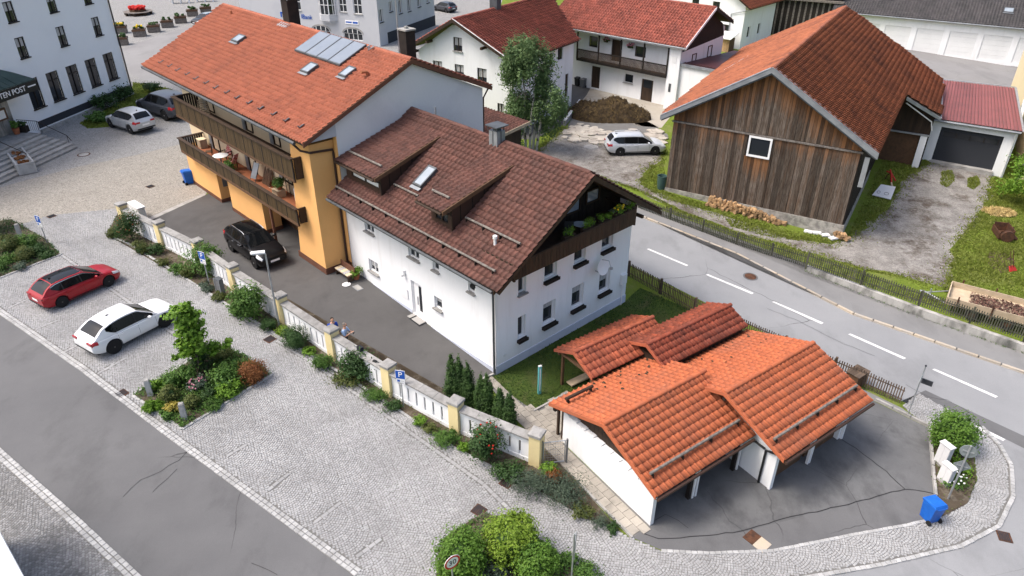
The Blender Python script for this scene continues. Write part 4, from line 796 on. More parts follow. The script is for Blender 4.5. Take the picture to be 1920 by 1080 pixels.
skylight(H2, -19.03, -18.32, 1.84, 2.5, yz); skylight(H2, -15.75, -15.15, 2.44, 3.1, yz); skylight(H2, -29.04, -28.2, 2.22, 2.76, yz)
part('roof_vent', 'terracotta', H2, lambda b: (b.tube([(-13.9, 3.1, yz(3.1)), (-13.9, 3.1, yz(3.1) + .32)], .09, 8), b.tube([(-13.9, 3.1, yz(3.1) + .3), (-13.9, 2.7, yz(3.1) + .34)], .08, 8), b.tube([(-33.5, 4.4, yz(4.4)), (-33.5, 4.4, yz(4.4) + .35)], .08, 8)))
c = part('chimney', 'wood_black', H2, lambda b: b.box(-26.8, -25.95, 5.05, 5.85, 11.4, 13.6)); part('flashing', 'zinc', c, lambda b: (b.box(-26.85, -26.8, 5.1, 5.8, 11.9, 13.4), b.solid([(-27.1, 4.6, yz(4.6) + .1), (-25.75, 4.6, yz(4.6) + .1), (-25.75, 5.04, yz(5.04) + .1), (-27.1, 5.04, yz(5.04) + .1)], (0, 0, .03))))
part('cap', 'white_shutter', c, lambda b: (b.box(-27.0, -25.75, 4.9, 6.0, 13.8, 13.88), b.box(-26.75, -26.7, 5.1, 5.15, 13.6, 13.8), b.box(-26.05, -26.0, 5.1, 5.15, 13.6, 13.8), b.box(-26.75, -26.7, 5.75, 5.8, 13.6, 13.8), b.box(-26.05, -26.0, 5.75, 5.8, 13.6, 13.8)))
c = part('chimney', 'wood_black', H2, lambda b: b.box(-15.2, -14.5, 6.3, 6.95, 11.0, 13.15)); part('cap', 'concrete', c, lambda b: (b.box(-15.26, -14.44, 6.24, 7.0, 13.15, 13.24), b.lathe([(.12, 0), (.12, .12)], 8, (-14.85, 6.6, 13.24))))
part('antenna_mast', 'galvanised', H2, lambda b: (b.tube([(-16.0, 6.8, 11.3), (-16.0, 6.8, 17.6)], .035, 6), b.tube([(-16.3, 6.8, 17.0), (-15.7, 6.8, 17.0)], .015, 5), b.tube([(-16.2, 6.8, 16.6), (-15.8, 6.8, 16.6)], .015, 5)))
# balconies
pm = bpy.data.meshes.new('panel'); q = MB()
for k in range(6): q.box(-.5 + k / 6 + .004, -.5 + (k + 1) / 6 - .004, -.014 + .004 * (k % 2), .014 + .004 * (k % 2), 0, 1)
pm.from_pydata(q.v, [], q.f); pm.materials.append(MATS['wood_panel'])
def balcony(x0, x1, yf, zb, zt, floor, n):
    bl = part('balcony', floor, H2, lambda b: b.box(x0 + .06, min(x1, -15.3), yf + .06, -.31, zb - .02, zb + .10))
    part('floor_edge', 'wood_brown', bl, lambda b: (b.box(x0 - .03, x1 + .02, yf - .06, yf + .05, zb - .14, zb + .04), b.box(x0 - .03, x0 + .06, yf + .05, -.32, zb - .14, zb + .04)))
    part('handrail', 'wood_dark', bl, lambda b: (b.box(x0 - .08, x1 + .05, yf - .14, yf + .10, zt, zt + .07), b.box(x0 - .08, x0 + .12, yf + .10, -.32, zt, zt + .07), b.box(x1 - .05, x1 + .04, yf + .1, -1.52, zb, zt + .06)))
    wd = (x1 - x0) / n
    for k in range(n + 1): pbox('post', 'wood_black', bl, x0 + k * wd - .045, x0 + k * wd + .045, yf - .055, yf + .03, zb - .06, zt)
    for k in range(n):
        o = link('panel', pm, bl); o.location = (x0 + (k + .5) * wd, yf - .03, zb + .03); o.scale = (wd - .10, 1, zt - zb - .05)
    for k in range(int((-.32 - yf) / .16)): pbox('board', 'wood_black', bl, x0 - .03, x0 + .0, yf + .08 + k * .16, yf + .215 + k * .16, zb + .05, zt)
    return bl
balcony(-31.2, -14.45, -2.05, 3.70, 4.58, 'terracotta', 14); balcony(-30.4, -14.05, -2.05, 6.5, 7.68, 'wood_dark', 14)
part('canopy', 'render_yellow', H2, lambda b: b.box(-31.3, -25.0, -.8, -.32, 6.0, 6.2))
fY = lambda s, z, d: (s, -.3 + d - .08, z)
for x0, x1, z0, z1 in ((-29.6, -28.5, 3.8, 5.9), (-23.9, -22.9, 3.8, 5.9), (-19.2, -18.0, 4.5, 5.7), (-29.3, -28.1, 6.7, 8.8), (-23.3, -22.4, 6.7, 8.8), (-19.6, -18.8, 6.7, 8.8)):
    w = window(H2, fY, x0, x1, z0, z1, frame='wood_dark', mull=0, depth=.06, curtain=.5); part('shutter', 'zinc', w, lambda b: b.box(x0 - .42, x0 - .02, -.4, -.34, z0, z1))
part('door', 'wood_brown', H2, lambda b: (b.box(-26.9, -25.5, .16, .215, .7, 3.1), b.box(-20.2, -18.6, .16, .215, .7, 3.1)))
pbox('letter_box', 'grey_plastic', H2, -27.09, -27.03, -1.2, -.9, 1.9, 2.5)
part('support_post', 'plinth_brown', H2, lambda b: b.box(-18.2, -18.06, -2.05, -1.91, .5, 3.7))
part('outdoor_unit', 'white_shutter', H2, lambda b: (b.box(-17.2, -16.3, -.75, -.38, 3.9, 4.7), b.lathe([(.3, 0), (.3, .02)], 16, (-16.75, -.77, 4.3), 'y')))
# things on the lower balcony (placed on its floor)
WX, WY = WLOC; WC, WS = math.cos(math.radians(WANG)), math.sin(math.radians(WANG))
def wat(u, v): return (WX + u * WC - v * WS, WY + u * WS + v * WC)
def on_floor(name, label, cat, u, v, z, rz=0, group=None):
    x, y = wat(u, v); return thing(name, label, cat, (x, y, z - gz(x, y)), WANG + rz, group)
FZ = 3.81
def lounge(u, v, rz, label):
    t = on_floor('garden_chair', label, 'chair', u, v, FZ, rz, 'red striped balcony chairs')
    part('seat', 'red_cushion', t, lambda b: b.box(-.26, .26, -.25, .28, .38, .47)); part('backrest', 'red_cushion', t, lambda b: b.solid([(-.26, .28, .42), (.26, .28, .42), (.26, .58, 1.08), (-.26, .58, 1.08)], (0, .07, .02)))
    for sx in (-1, 1):
        part('armrest', 'wood_dark', t, lambda b: b.box(sx * .31 - .03, sx * .31 + .03, -.25, .35, .62, .66))
        for yy in (-.22, .3): part('leg', 'wood_dark', t, lambda b: b.box(sx * .31 - .02, sx * .31 + .02, yy - .02, yy + .02, 0, .62))
lounge(-26.7, -.75, 20, 'red striped chair behind the white balcony table'); lounge(-25.0, -1.2, -60, 'red striped chair with its side to the white balcony table')
t = on_floor('balcony_table', 'round white table between red chairs on the lower balcony', 'table', -26.0, -1.35, FZ)
part('tabletop', 'white_paint', t, lambda b: b.lathe([(.5, .70), (.52, .72), (.5, .735)], 24)); part('leg', 'white_paint', t, lambda b: b.lathe([(.22, 0), (.2, .03), (.04, .05), (.04, .70)], 12))
t = on_floor('storage_box', 'pale box in the far corner of the lower balcony', 'box', -30.45, -.8, FZ); part('body', 'wood_pale', t, lambda b: b.box(-.3, .3, -.25, .25, 0, .6)); part('lid', 'render_cream', t, lambda b: b.box(-.32, .32, -.27, .27, .602, .64))
t = on_floor('slatted_chair', 'dark slatted chair at the far end of the lower balcony', 'chair', -28.1, -1.3, FZ, -30); part('seat', 'wood_brown', t, lambda b: b.box(-.22, .22, -.22, .22, .42, .45)); part('backrest', 'wood_brown', t, lambda b: [b.box(-.22 + k * .11, -.16 + k * .11, .2, .23, .45, .92) for k in range(4)])
for sx in (-1, 1):
    for sy in (-1, 1): part('leg', 'wood_brown', t, lambda b: b.box(sx * .2 - .02, sx * .2 + .02, sy * .2 - .02, sy * .2 + .02, 0, .42))
t = on_floor('folding_chair', 'folded blue-grey deck chair leaning on the balcony wall', 'chair', -22.0, -.9, FZ, 15); part('frame', 'zinc_dark', t, lambda b: (b.tube([(-.25, -.3, 0), (-.25, .3, 1.15)], .02, 6), b.tube([(.25, -.3, 0), (.25, .3, 1.15)], .02, 6))); part('fabric', 'zinc', t, lambda b: b.solid([(-.23, -.22, .2), (.23, -.22, .2), (.23, .27, 1.1), (-.23, .27, 1.1)], (0, .02, 0)))
t = on_floor('wooden_trellis', 'brown boards and trellis leaning on the balcony wall', 'trellis', -20.9, -.62, FZ); part('boards', 'wood_brown', t, lambda b: [b.solid([(-.5 + k * .2, -.2, 0), (-.33 + k * .2, -.2, 0), (-.33 + k * .2, .2, 1.0 - .1 * (k % 2)), (-.5 + k * .2, .2, 1.0 - .1 * (k % 2))], (0, .03, 0)) for k in range(5)])
t = on_floor('cardboard_box', 'brown box under a green plant on the lower balcony', 'box', -18.7, -1.0, FZ); part('body', 'wood_pale', t, lambda b: b.box(-.35, .35, -.28, .28, 0, .45)); part('flap', 'wood_pale', t, lambda b: b.solid([(-.35, -.28, .45), (.35, -.28, .45), (.35, -.45, .6), (-.35, -.45, .6)], (0, .01, .01)))
t = on_floor('plant_pot', 'small white pot near the end of the lower balcony', 'pot', -17.9, -1.6, FZ); part('pot', 'white_shutter', t, lambda b: b.lathe([(.14, 0), (.18, .28), (.19, .3), (.15, .3)], 14), True); part('soil', 'soil', t, lambda b: b.lathe([(.15, .25), (.1, .27)], 12))
t = on_floor('climbing_frame', 'tall black plant frame beside the balcony window', 'plant frame', -18.3, -.55, FZ); part('frame', 'wood_dark', t, lambda b: (b.tube([(-.2, 0, 0), (-.2, 0, 1.6)], .025, 6), b.tube([(.2, 0, 0), (.2, 0, 1.6)], .025, 6), b.tube([(-.2, 0, 1.0), (.2, 0, 1.0)], .02, 6), b.tube([(-.2, 0, 1.4), (.2, 0, 1.4)], .02, 6)))
t = on_floor('deck_chair', 'wooden slatted lounger standing on the upper balcony', 'chair', -27.7, -1.1, 6.62, 80); part('slat', 'wood_pale', t, lambda b: [b.solid([(-.3, -.1 + k * .07, .3 + k * .1), (.3, -.1 + k * .07, .3 + k * .1), (.3, -.06 + k * .07, .36 + k * .1), (-.3, -.06 + k * .07, .36 + k * .1)], (0, .03, 0)) for k in range(9)]); part('frame', 'wood_brown', t, lambda b: (b.tube([(-.3, -.3, 0), (-.3, .6, 1.3)], .025, 6), b.tube([(.3, -.3, 0), (.3, .6, 1.3)], .025, 6), b.tube([(-.3, .5, 0), (-.3, -.1, .4)], .02, 6), b.tube([(.3, .5, 0), (.3, -.1, .4)], .02, 6)))
# things on the gable balcony of the white house
GZ = 5.82
def pchair(u, v, rz, label):
    t = on_floor('balcony_chair', label, 'chair', u, v, GZ, rz, 'dark chairs on the gable balcony'); part('seat', 'grey_plastic', t, lambda b: b.box(-.22, .22, -.22, .22, .40, .44)); part('backrest', 'black_plastic', t, lambda b: b.solid([(-.22, .2, .44), (.22, .2, .44), (.22, .3, .9), (-.22, .3, .9)], (0, .03, 0)))
    for sx in (-1, 1):
        for sy in (-1, 1): part('leg', 'black_plastic', t, lambda b: b.box(sx * .2 - .015, sx * .2 + .015, sy * .2 - .015, sy * .2 + .015, 0, .40))
pchair(0.25, 4.5, 40, 'dark chair left of the round table on the gable balcony'); pchair(.3, 5.9, -50, 'dark chair right of the round table on the gable balcony')
t = on_floor('bistro_table', 'small round glass table among chairs on the gable balcony', 'table', .35, 5.2, GZ); part('tabletop', 'glass_sky', t, lambda b: b.lathe([(.34, .70), (.35, .72)], 20)); part('leg', 'black_plastic', t, lambda b: b.lathe([(.2, 0), (.03, .03), (.03, .70)], 10))
# ---------------------------------------------------------------- garages and garden sheds
QLOC, QANG = (5.36,19.2), 36
def box_wall(b, x0, x1, y0, y1, z0, z1): b.box(x0, x1, y0, y1, z0, z1)
def coping(parent, y0, y1, x, zf, m='render_white'):
    b = MB(); n = int((y1 - y0) / .26)
    for k in range(n):
        y = y0 + k * .26; b.box(x - .02, x + .2, y + .01, y + .25, zf(y) - .02, zf(y) + .045 + .03 * (k % 2))
    return b.build('coping', m, parent)
def moss_on(parent, n, fx, seed):
    r = random.Random(seed); b = MB()
    for k in range(n):
        x, y, z = fx(r); s = r.uniform(.03, .085); b.blob((x, y, z), (s, s * 1.2, s * .6), 6, 4, .2)
    b.build('moss', 'moss', parent, kind='stuff')
# front double garage
GA = thing('double_garage', 'white walled double garage with orange roof, nearest the cobbled pavement', 'garage', QLOC, QANG, 'orange roofed garages')
b = MB(); b.solid([(0, 0, -.6), (0, 5.33, -.6), (0, 5.33, 1.98), (0, 0, 1.72)], (.18, 0, 0)); b.box(.18, 5.4, 5.15, 5.3, -.6, 2.1); b.build('wall', 'render_white', GA)
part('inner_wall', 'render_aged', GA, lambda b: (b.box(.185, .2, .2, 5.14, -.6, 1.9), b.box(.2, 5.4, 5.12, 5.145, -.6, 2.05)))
coping(GA, .05, 5.25, 0, lambda y: 1.72 + .049 * y)
for k in range(22):
    y = .1 + k * .235; zt = (2.1 + .431 * (y + .12 + .42) if y < 2.5 else 3.41 - .353 * (y + .12 - 2.62)) - .22
    pbox('board', 'wood_dark', GA, .20, .225 + .01 * (k % 2), y, y + .225, 1.70, max(zt, 1.8))
part('beam', 'wood_black', GA, lambda b: (b.box(.2, 5.35, -.02, .16, 1.92, 2.12), b.box(-.3, 5.3, 2.55, 2.7, 3.0, 3.2), b.box(-.3, 5.3, 5.55, 5.7, 2.0, 2.14)))
for x in (2.38, 2.56): pbox('post', 'white_paint', GA, x, x + .09, -.04, .06, -.6, 1.92)
pbox('post', 'wood_black', GA, 2.20, 2.36, .0, .16, -.6, 1.92); pbox('post', 'wood_black', GA, 4.95, 5.1, 0, .16, -.6, 1.92); pbox('post', 'white_paint', GA, 5.14, 5.22, -.04, .06, -.6, 1.92)
pbox('corner_trim', 'white_shutter', GA, .0, .19, -.04, -.003, -.6, 1.7)
for y in (5.4, 5.72): pbox('post', 'wood_dark', GA, .05, .15, y, y + .1, -.6, 2.1)
l1, l2 = math.hypot(3.04, 1.31), math.hypot(3.26, 1.15)
rA = roof(GA, [((-.36, -.42, 2.10), (1, 0, 0), (0, 3.04, 1.31), [(0, 0), (5.72, 0), (5.72, l1), (0, l1)]), ((5.56, 5.88, 2.26), (-1, 0, 0), (0, -3.26, 1.15), [(0, 0), (5.92, 0), (5.92, l2), (0, l2)])],
     'tile_orange', 'wood_black', tw=.285, th=.34, thick=.10, jit=.6, relief=.78, ridge=[((-.36, 2.62, 3.46), (5.5, 2.62, 3.46), .12)])
part('verge', 'tile_orange', GA, lambda b: (b.solid([(-.40, -.42, 2.0), (-.40, -.42, 2.17), (-.40, 2.62, 3.48), (-.40, 2.62, 3.31)], (.04, 0, 0)), b.solid([(-.40, 5.88, 2.16), (-.40, 5.88, 2.33), (-.40, 2.62, 3.48), (-.40, 2.62, 3.31)], (.04, 0, 0))))
zA = lambda y: 2.1 + .431 * (y + .42)
sguard(GA, -.1, 5.0, .22, zA, .06, br=1.3); sguard(GA, -.05, 1.45, 5.2, lambda y: 2.26 + .353 * (5.88 - y) + .05, .075, 'wood_dark', 1.2)
gutter(GA, (-.36, -.50, 2.03), (5.2, -.50, 2.0), .07, 'brown_metal')
moss_on(GA, 26, lambda r: (r.uniform(1.0, 5.3), (y := r.uniform(4.2, 5.7)), 2.26 + .353 * (5.88 - y) + .06), 3)
# second garage
GB = thing('double_garage', 'orange roofed double garage beside the road fence, right of its twin', 'garage', QLOC, QANG, 'orange roofed garages')
b = MB(); b.solid([(5.45, -1.4, -.9), (5.45, 4.2, -.9), (5.45, 4.2, 2.1), (5.45, .8, 3.2), (5.45, -1.4, 2.25)], (.18, 0, 0)); b.box(10.45, 10.6, -1.4, 4.2, -1.2, 2.3); b.box(5.63, 10.45, 4.05, 4.2, -1.2, 2.2); b.build('wall', 'render_white', GB)
pbox('wall_return', 'render_white', GB, 5.42, 5.62, -1.52, -1.41, -.9, 2.05)
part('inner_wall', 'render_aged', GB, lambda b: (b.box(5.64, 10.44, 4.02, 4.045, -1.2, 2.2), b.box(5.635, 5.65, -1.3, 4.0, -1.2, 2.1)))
part('door', 'wood_brown', GB, lambda b: (b.box(5.75, 7.95, -1.2, -1.12, -.95, 1.85), b.box(8.25, 10.45, -1.2, -1.12, -1.1, 1.85)))
part('beam', 'wood_black', GB, lambda b: (b.box(5.65, 10.6, -1.55, -1.38, 1.95, 2.15), b.box(4.9, 10.8, .98, 1.12, 3.14, 3.34)))
for x in (7.98, 8.12): pbox('post', 'white_paint', GB, x, x + .08, -1.56, -1.45, -1.2, 1.95)
pbox('post', 'white_paint', GB, 10.62, 10.72, -1.5, -1.4, -1.3, 1.95)
coping(GB, -1.35, .6, 5.43, lambda y: 2.05 + .38 * (y + 1.4))
l1, l2 = math.hypot(3.16, 1.23), math.hypot(3.4, 1.18)
roof(GB, [((4.85, -2.11, 2.30), (1, 0, 0), (0, 3.16, 1.23), [(0, 0), (6.15, 0), (6.05, l1), (0, l1)]), ((10.9, 4.45, 2.35), (-1, 0, 0), (0, -3.4, 1.18), [(0, 0), (6.05, 0), (6.05, l2), (0, l2)])],
     'tile_orange', 'wood_black', tw=.285, th=.34, thick=.10, jit=.6, relief=.78, ridge=[((4.85, 1.05, 3.58), (10.92, 1.05, 3.58), .12)])
part('verge', 'tile_orange', GB, lambda b: (b.solid([(4.81, -2.11, 2.2), (4.81, -2.11, 2.37), (4.81, 1.05, 3.6), (4.81, 1.05, 3.43)], (.04, 0, 0)), b.solid([(4.81, 4.45, 2.25), (4.81, 4.45, 2.42), (4.81, 1.05, 3.6), (4.81, 1.05, 3.43)], (.04, 0, 0))))
zB = lambda y: 2.3 + .389 * (y + 2.11)
sguard(GB, 5.0, 10.7, -1.42, zB, .06, br=1.4); gutter(GB, (4.85, -2.19, 2.23), (10.95, -2.19, 2.2), .07, 'brown_metal')
pipe(GB, [(5.3, -2.15, 2.12), (5.36, -1.2, 1.78), (5.38, -1.0, 1.7), (5.38, -1.0, -.75)], .05, 'black_plastic'); pipe(GB, [(5.1, -.45, 1.92), (5.3, -.5, 1.85), (5.36, -.95, 1.75)], .05, 'black_plastic')
moss_on(GB, 24, lambda r: (r.uniform(5.5, 10.5), (y := r.uniform(2.6, 4.3)), 2.35 + .347 * (4.45 - y) + .06), 5)
# open garden shelter
GC = thing('garden_shelter', 'open garden shelter with weathered red tile roof on brown posts, next to the white house', 'shelter', QLOC, QANG)
for x, y in ((2.35, 8.25), (2.35, 6.2), (6.6, 8.25), (6.6, 6.2)): pbox('post', 'wood_brown', GC, x, x + .12, y, y + .12, -.2, 2.52)
part('beam', 'wood_brown', GC, lambda b: (b.box(2.1, 6.95, 8.25, 8.37, 2.36, 2.5), b.box(2.1, 6.95, 6.1, 6.22, 2.36, 2.5), b.box(2.2, 2.32, 6.2, 8.3, 2.36, 2.48)))
part('floor', 'terracotta', GC, lambda b: b.box(2.2, 6.8, 6.0, 8.3, .0, .22)); part('low_wall', 'render_aged', GC, lambda b: (b.box(1.9, 2.12, 5.9, 8.6, -.1, .34), b.box(2.12, 6.8, 8.36, 8.6, -.1, .34)))
part('bench', 'wood_pale', GC, lambda b: b.box(2.6, 6.4, 7.8, 8.2, .55, .62))
l1, l2 = math.hypot(1.34, .62), math.hypot(1.35, .62)
roof(GC, [((2.05, 5.86, 2.5), (1, 0, 0), (0, 1.34, .62), [(0, 0), (5.0, 0), (5.0, l1), (0, l1)]), ((7.05, 8.55, 2.5), (-1, 0, 0), (0, -1.35, .62), [(0, 0), (5.0, 0), (5.0, l2), (0, l2)])], 'tile_red', 'wood_dark', tw=.285, th=.34, thick=.08, relief=.78, ridge=[((2.05, 7.2, 3.17), (7.08, 7.2, 3.17), .11)])
part('verge', 'tile_red', GC, lambda b: (b.solid([(2.01, 5.86, 2.42), (2.01, 5.86, 2.56), (2.01, 7.2, 3.18), (2.01, 7.2, 3.04)], (.04, 0, 0)), b.solid([(2.01, 8.55, 2.42), (2.01, 8.55, 2.56), (2.01, 7.2, 3.18), (2.01, 7.2, 3.04)], (.04, 0, 0))))
# garden shed
GD = thing('garden_shed', 'wooden garden shed with dark red tile roof, between shelter and road fence', 'shed', QLOC, QANG)
for k in range(22): pbox('board', 'wood_dark', GD, 5.2 + k * .245, 5.435 + k * .245, 6.5, 6.53 + .01 * (k % 2), -1, 2.8)
part('wall', 'wood_dark', GD, lambda b: (b.box(5.2, 10.55, 4.5, 6.49, -1, 2.7),))
l1, l2 = math.hypot(1.2, .58), math.hypot(1.35, .56)
roof(GD, [((4.95, 4.35, 2.73), (1, 0, 0), (0, 1.2, .58), [(0, 0), (5.8, 0), (5.8, l1), (0, l1)]), ((10.75, 6.9, 2.75), (-1, 0, 0), (0, -1.35, .56), [(0, 0), (5.8, 0), (5.8, l2), (0, l2)])], 'tile_red_dark', 'wood_dark', tw=.285, th=.34, thick=.08, relief=.78, ridge=[((4.95, 5.55, 3.36), (10.78, 5.55, 3.36), .11)])
part('verge', 'tile_red', GD, lambda b: (b.solid([(4.91, 4.35, 2.64), (4.91, 4.35, 2.79), (4.91, 5.55, 3.38), (4.91, 5.55, 3.22)], (.04, 0, 0)), b.solid([(4.91, 6.9, 2.66), (4.91, 6.9, 2.82), (4.91, 5.55, 3.38), (4.91, 5.55, 3.22)], (.04, 0, 0))))
# ---------------------------------------------------------------- garden wall
PW = [*((-25.46,42.32),(-21.88,39.62),(-18.58,37.14)), *((-15.52,34.15),(-12.12,31.29),(-8.89,28.55),(-5.79,26.05),(-2.54,23.77),(0.91,22.01))]
PW = [Vector(q) for q in PW]; back = Vector((math.sin(math.radians(35)), math.cos(math.radians(35)))) * .24; PW = [q + back for q in PW]
GW = thing('garden_wall', 'white slotted garden wall with pale yellow pillars and grey stone caps', 'wall', tuple(PW[0]))
gx, gy, g0 = GW.location
for i, q in enumerate(PW):
    zg = float(gz(*q)) - g0; d = (PW[min(i + 1, 8)] - PW[max(i - 1, 0)]); a = math.atan2(d.y, d.x)
    pl = MB().cbox((0, 0, .77), (.50, .50, 1.74)).build('pillar', 'render_pale_yellow', GW); pl.location = (q.x - gx, q.y - gy, zg); pl.rotation_euler = (0, 0, a)
    MB().cbox((0, 0, 1.70), (.58, .60, .12)).add([(-.29, -.30, 1.76), (.29, -.30, 1.76), (.29, .30, 1.76), (-.29, .30, 1.76), (-.18, -.19, 1.80), (.18, -.19, 1.80), (.18, .19, 1.80), (-.18, .19, 1.80)], [(4, 5, 6, 7), (0, 1, 5, 4), (1, 2, 6, 5), (2, 3, 7, 6), (3, 0, 4, 7)]).build('cap', 'cap_stone', pl)
for a, c in zip(PW, PW[1:]):
    d = c - a; L_ = d.length; rz = math.atan2(d.y, d.x); za, zc = float(gz(*a)) - g0, float(gz(*c)) - g0; n = max(3, round((L_ - .6) / .47)); pit = (L_ - .52) / n; sk = (zc - za) / L_
    bay = MB()
    for (s0, s1, z0, z1, y0, y1) in ((.25, L_ - .25, -.4, .24, -.12, .12), (.25, L_ - .25, 1.06, 1.32, -.12, .12)):
        bay.add([(s0, y0, z0 + sk * s0), (s1, y0, z0 + sk * s1), (s1, y1, z0 + sk * s1), (s0, y1, z0 + sk * s0), (s0, y0, z1 + sk * s0), (s1, y0, z1 + sk * s1), (s1, y1, z1 + sk * s1), (s0, y1, z1 + sk * s0)], [(0, 3, 2, 1), (4, 5, 6, 7), (0, 1, 5, 4), (1, 2, 6, 5), (2, 3, 7, 6), (3, 0, 4, 7)])
    o = bay.build('wall_bay', 'render_white', GW); o.location = (a.x - gx, a.y - gy, za); o.rotation_euler = (0, 0, rz)
    for k in range(n):
        s0 = .26 + k * pit + (.05 if k else 0); s1 = .26 + (k + 1) * pit - (.05 if k < n - 1 else 0); m = (s0 + s1) / 2
        pbox('slat', 'render_white', o, s0, s1, -.10, -.03, .24 + sk * m - .015, 1.06 + sk * m + .015)
    nc = max(2, round(L_ / 1.0))
    for k in range(nc):
        s0, s1 = .27 + (L_ - .54) * k / nc + .008, .27 + (L_ - .54) * (k + 1) / nc - .008
        MB().add([(s0, -.22, 1.325 + sk * s0), (s1, -.22, 1.325 + sk * s1), (s1, .22, 1.325 + sk * s1), (s0, .22, 1.325 + sk * s0), (s0, -.22, 1.41 + sk * s0), (s1, -.22, 1.41 + sk * s1), (s1, .22, 1.43 + sk * s1), (s0, .22, 1.43 + sk * s0)], [(0, 3, 2, 1), (4, 5, 6, 7), (0, 1, 5, 4), (1, 2, 6, 5), (2, 3, 7, 6), (3, 0, 4, 7)]).build('coping_stone', 'cap_stone', o)
# gate by the last pillar
ga, gb = Vector((1.33,22.12)), Vector((2.24,22.28))
t = thing('garden_gate', 'grey metal wire gate between the garden wall and the garage wall', 'gate', tuple(ga), math.degrees(math.atan2((gb - ga).y, (gb - ga).x)))
gl = (gb - ga).length
part('frame', 'galvanised', t, lambda b: (b.tube([(0, 0, .1), (0, 0, 1.25), (gl, 0, 1.25), (gl, 0, .1), (0, 0, .1)], .03, 6),)); part('post', 'grey_plastic', t, lambda b: (b.box(-.12, -.05, -.04, .04, -.1, 1.4), b.box(gl + .05, gl + .12, -.04, .04, -.3, 1.3)))
part('wire_mesh', 'galvanised', t, lambda b: ([b.tube([(gl * k / 9, 0, .1), (gl * k / 9, 0, 1.25)], .005, 4) for k in range(1, 9)], [b.tube([(0, 0, .1 + 1.15 * k / 8), (gl, 0, .1 + 1.15 * k / 8)], .005, 4) for k in range(1, 8)]))
# ---------------------------------------------------------------- picket fences
def picket_fence(label, pts, m, h, pitch, pw, post_every=2.6, skip=None):
    P = [Vector(q) for q in pts]; t = thing('picket_fence', label, 'fence', (P[0].x, P[0].y)); o0 = Vector(t.location)
    pk = MB().solid([(-pw / 2, -.012, .06), (pw / 2, -.012, .06), (pw / 2, -.012, h - .03), (0, -.012, h), (-pw / 2, -.012, h - .03)], (0, .024, 0)); me = bpy.data.meshes.new('picket'); me.from_pydata(pk.v, [], pk.f); me.materials.append(MATS[m])
    for a, c in zip(P, P[1:]):
        d = Vector((c.x - a.x, c.y - a.y)); L_ = d.length; rz = math.atan2(d.y, d.x); za, zc = float(gz(a.x, a.y)) + a.z - o0.z, float(gz(c.x, c.y)) + c.z - o0.z
        for zr in (.28, h - .22):
            nn = Vector((-d.y, d.x)).normalized() * .035
            r = MB().tube([(a.x - o0.x + nn.x, a.y - o0.y + nn.y, za + zr), (c.x - o0.x + nn.x, c.y - o0.y + nn.y, zc + zr)], .03, 4); r.build('rail', m, t)
        n = max(1, round(L_ / pitch))
        for k in range(n):
            f = (k + .5) / n; o = link('picket', me, t); o.location = (a.x - o0.x + d.x * f, a.y - o0.y + d.y * f, za + (zc - za) * f + random.uniform(-.012, .012)); o.rotation_euler = (random.uniform(-.03, .03), random.uniform(-.015, .015), rz)
        np_ = max(1, round(L_ / post_every))
        for k in range(np_):
            f = k / np_; nn = Vector((-d.y, d.x)).normalized() * .09
            o = pbox('post', m, t, -.055, .055, -.055, .055, -.2, h + .02); o.location = (a.x - o0.x + d.x * f + nn.x, a.y - o0.y + d.y * f + nn.y, za + (zc - za) * f); o.rotation_euler = (0, 0, rz)
    return t
picket_fence('brown picket fence between the garages and the main road', ((6.94,37.44,0),(10.16,33.75,0),(16.15,28.83,0),(18.68,26.75,0)), 'wood_fence', 1.0, .118, .052)
picket_fence('mossy grey picket fence along the far side of the main road', ((8.91,46.52,0),(14.66,41.73,0),(18.34,39.1,0.1)), 'wood_fence_mossy', .92, .122, .055)
picket_fence('mossy grey picket fence on top of the concrete retaining wall', ((18.12,38.68,0.45),(23.15,34.58,0.55),(27.41,31.54,0.55),(29.19,30.28,0.55)), 'wood_fence_mossy', .95, .122, .055)
RWp = ((18.17,38.74,0.42),(23.12,34.17,0.55),(27.3,31.02,0.56),(29.03,29.7,0.56))
RW = thing('retaining_wall', 'stained concrete retaining wall beside the far pavement', 'wall', RWp[0][:2])
for (a, c) in zip(RWp, RWp[1:]):
    d = Vector((c[0] - a[0], c[1] - a[1])); nn = Vector((-d.y, d.x)).normalized() * .28; o0 = RW.location; za, zc = float(gz(*a[:2])) - o0.z, float(gz(*c[:2])) - o0.z; k0 = 0
    n = max(1, round(d.length / 4.5))
    for k in range(n):
        f0, f1 = k / n + .0008, (k + 1) / n - .0008; P = []
        for f, e in ((f0, 0), (f1, 0), (f1, 1), (f0, 1)): P.append((a[0] - o0.x + d.x * f + nn.x * e, a[1] - o0.y + d.y * f + nn.y * e, za + (zc - za) * f))
        b = MB(); T = [(x, y, z + a[2] + (c[2] - a[2]) * f) for (x, y, z), f in zip(P, (f0, f1, f1, f0))]; b.add([(x, y, z - .3) for x, y, z in P] + T, [(0, 3, 2, 1), (4, 5, 6, 7), (0, 1, 5, 4), (1, 2, 6, 5), (2, 3, 7, 6), (3, 0, 4, 7)]); b.build('wall_segment', 'concrete_stained', RW)
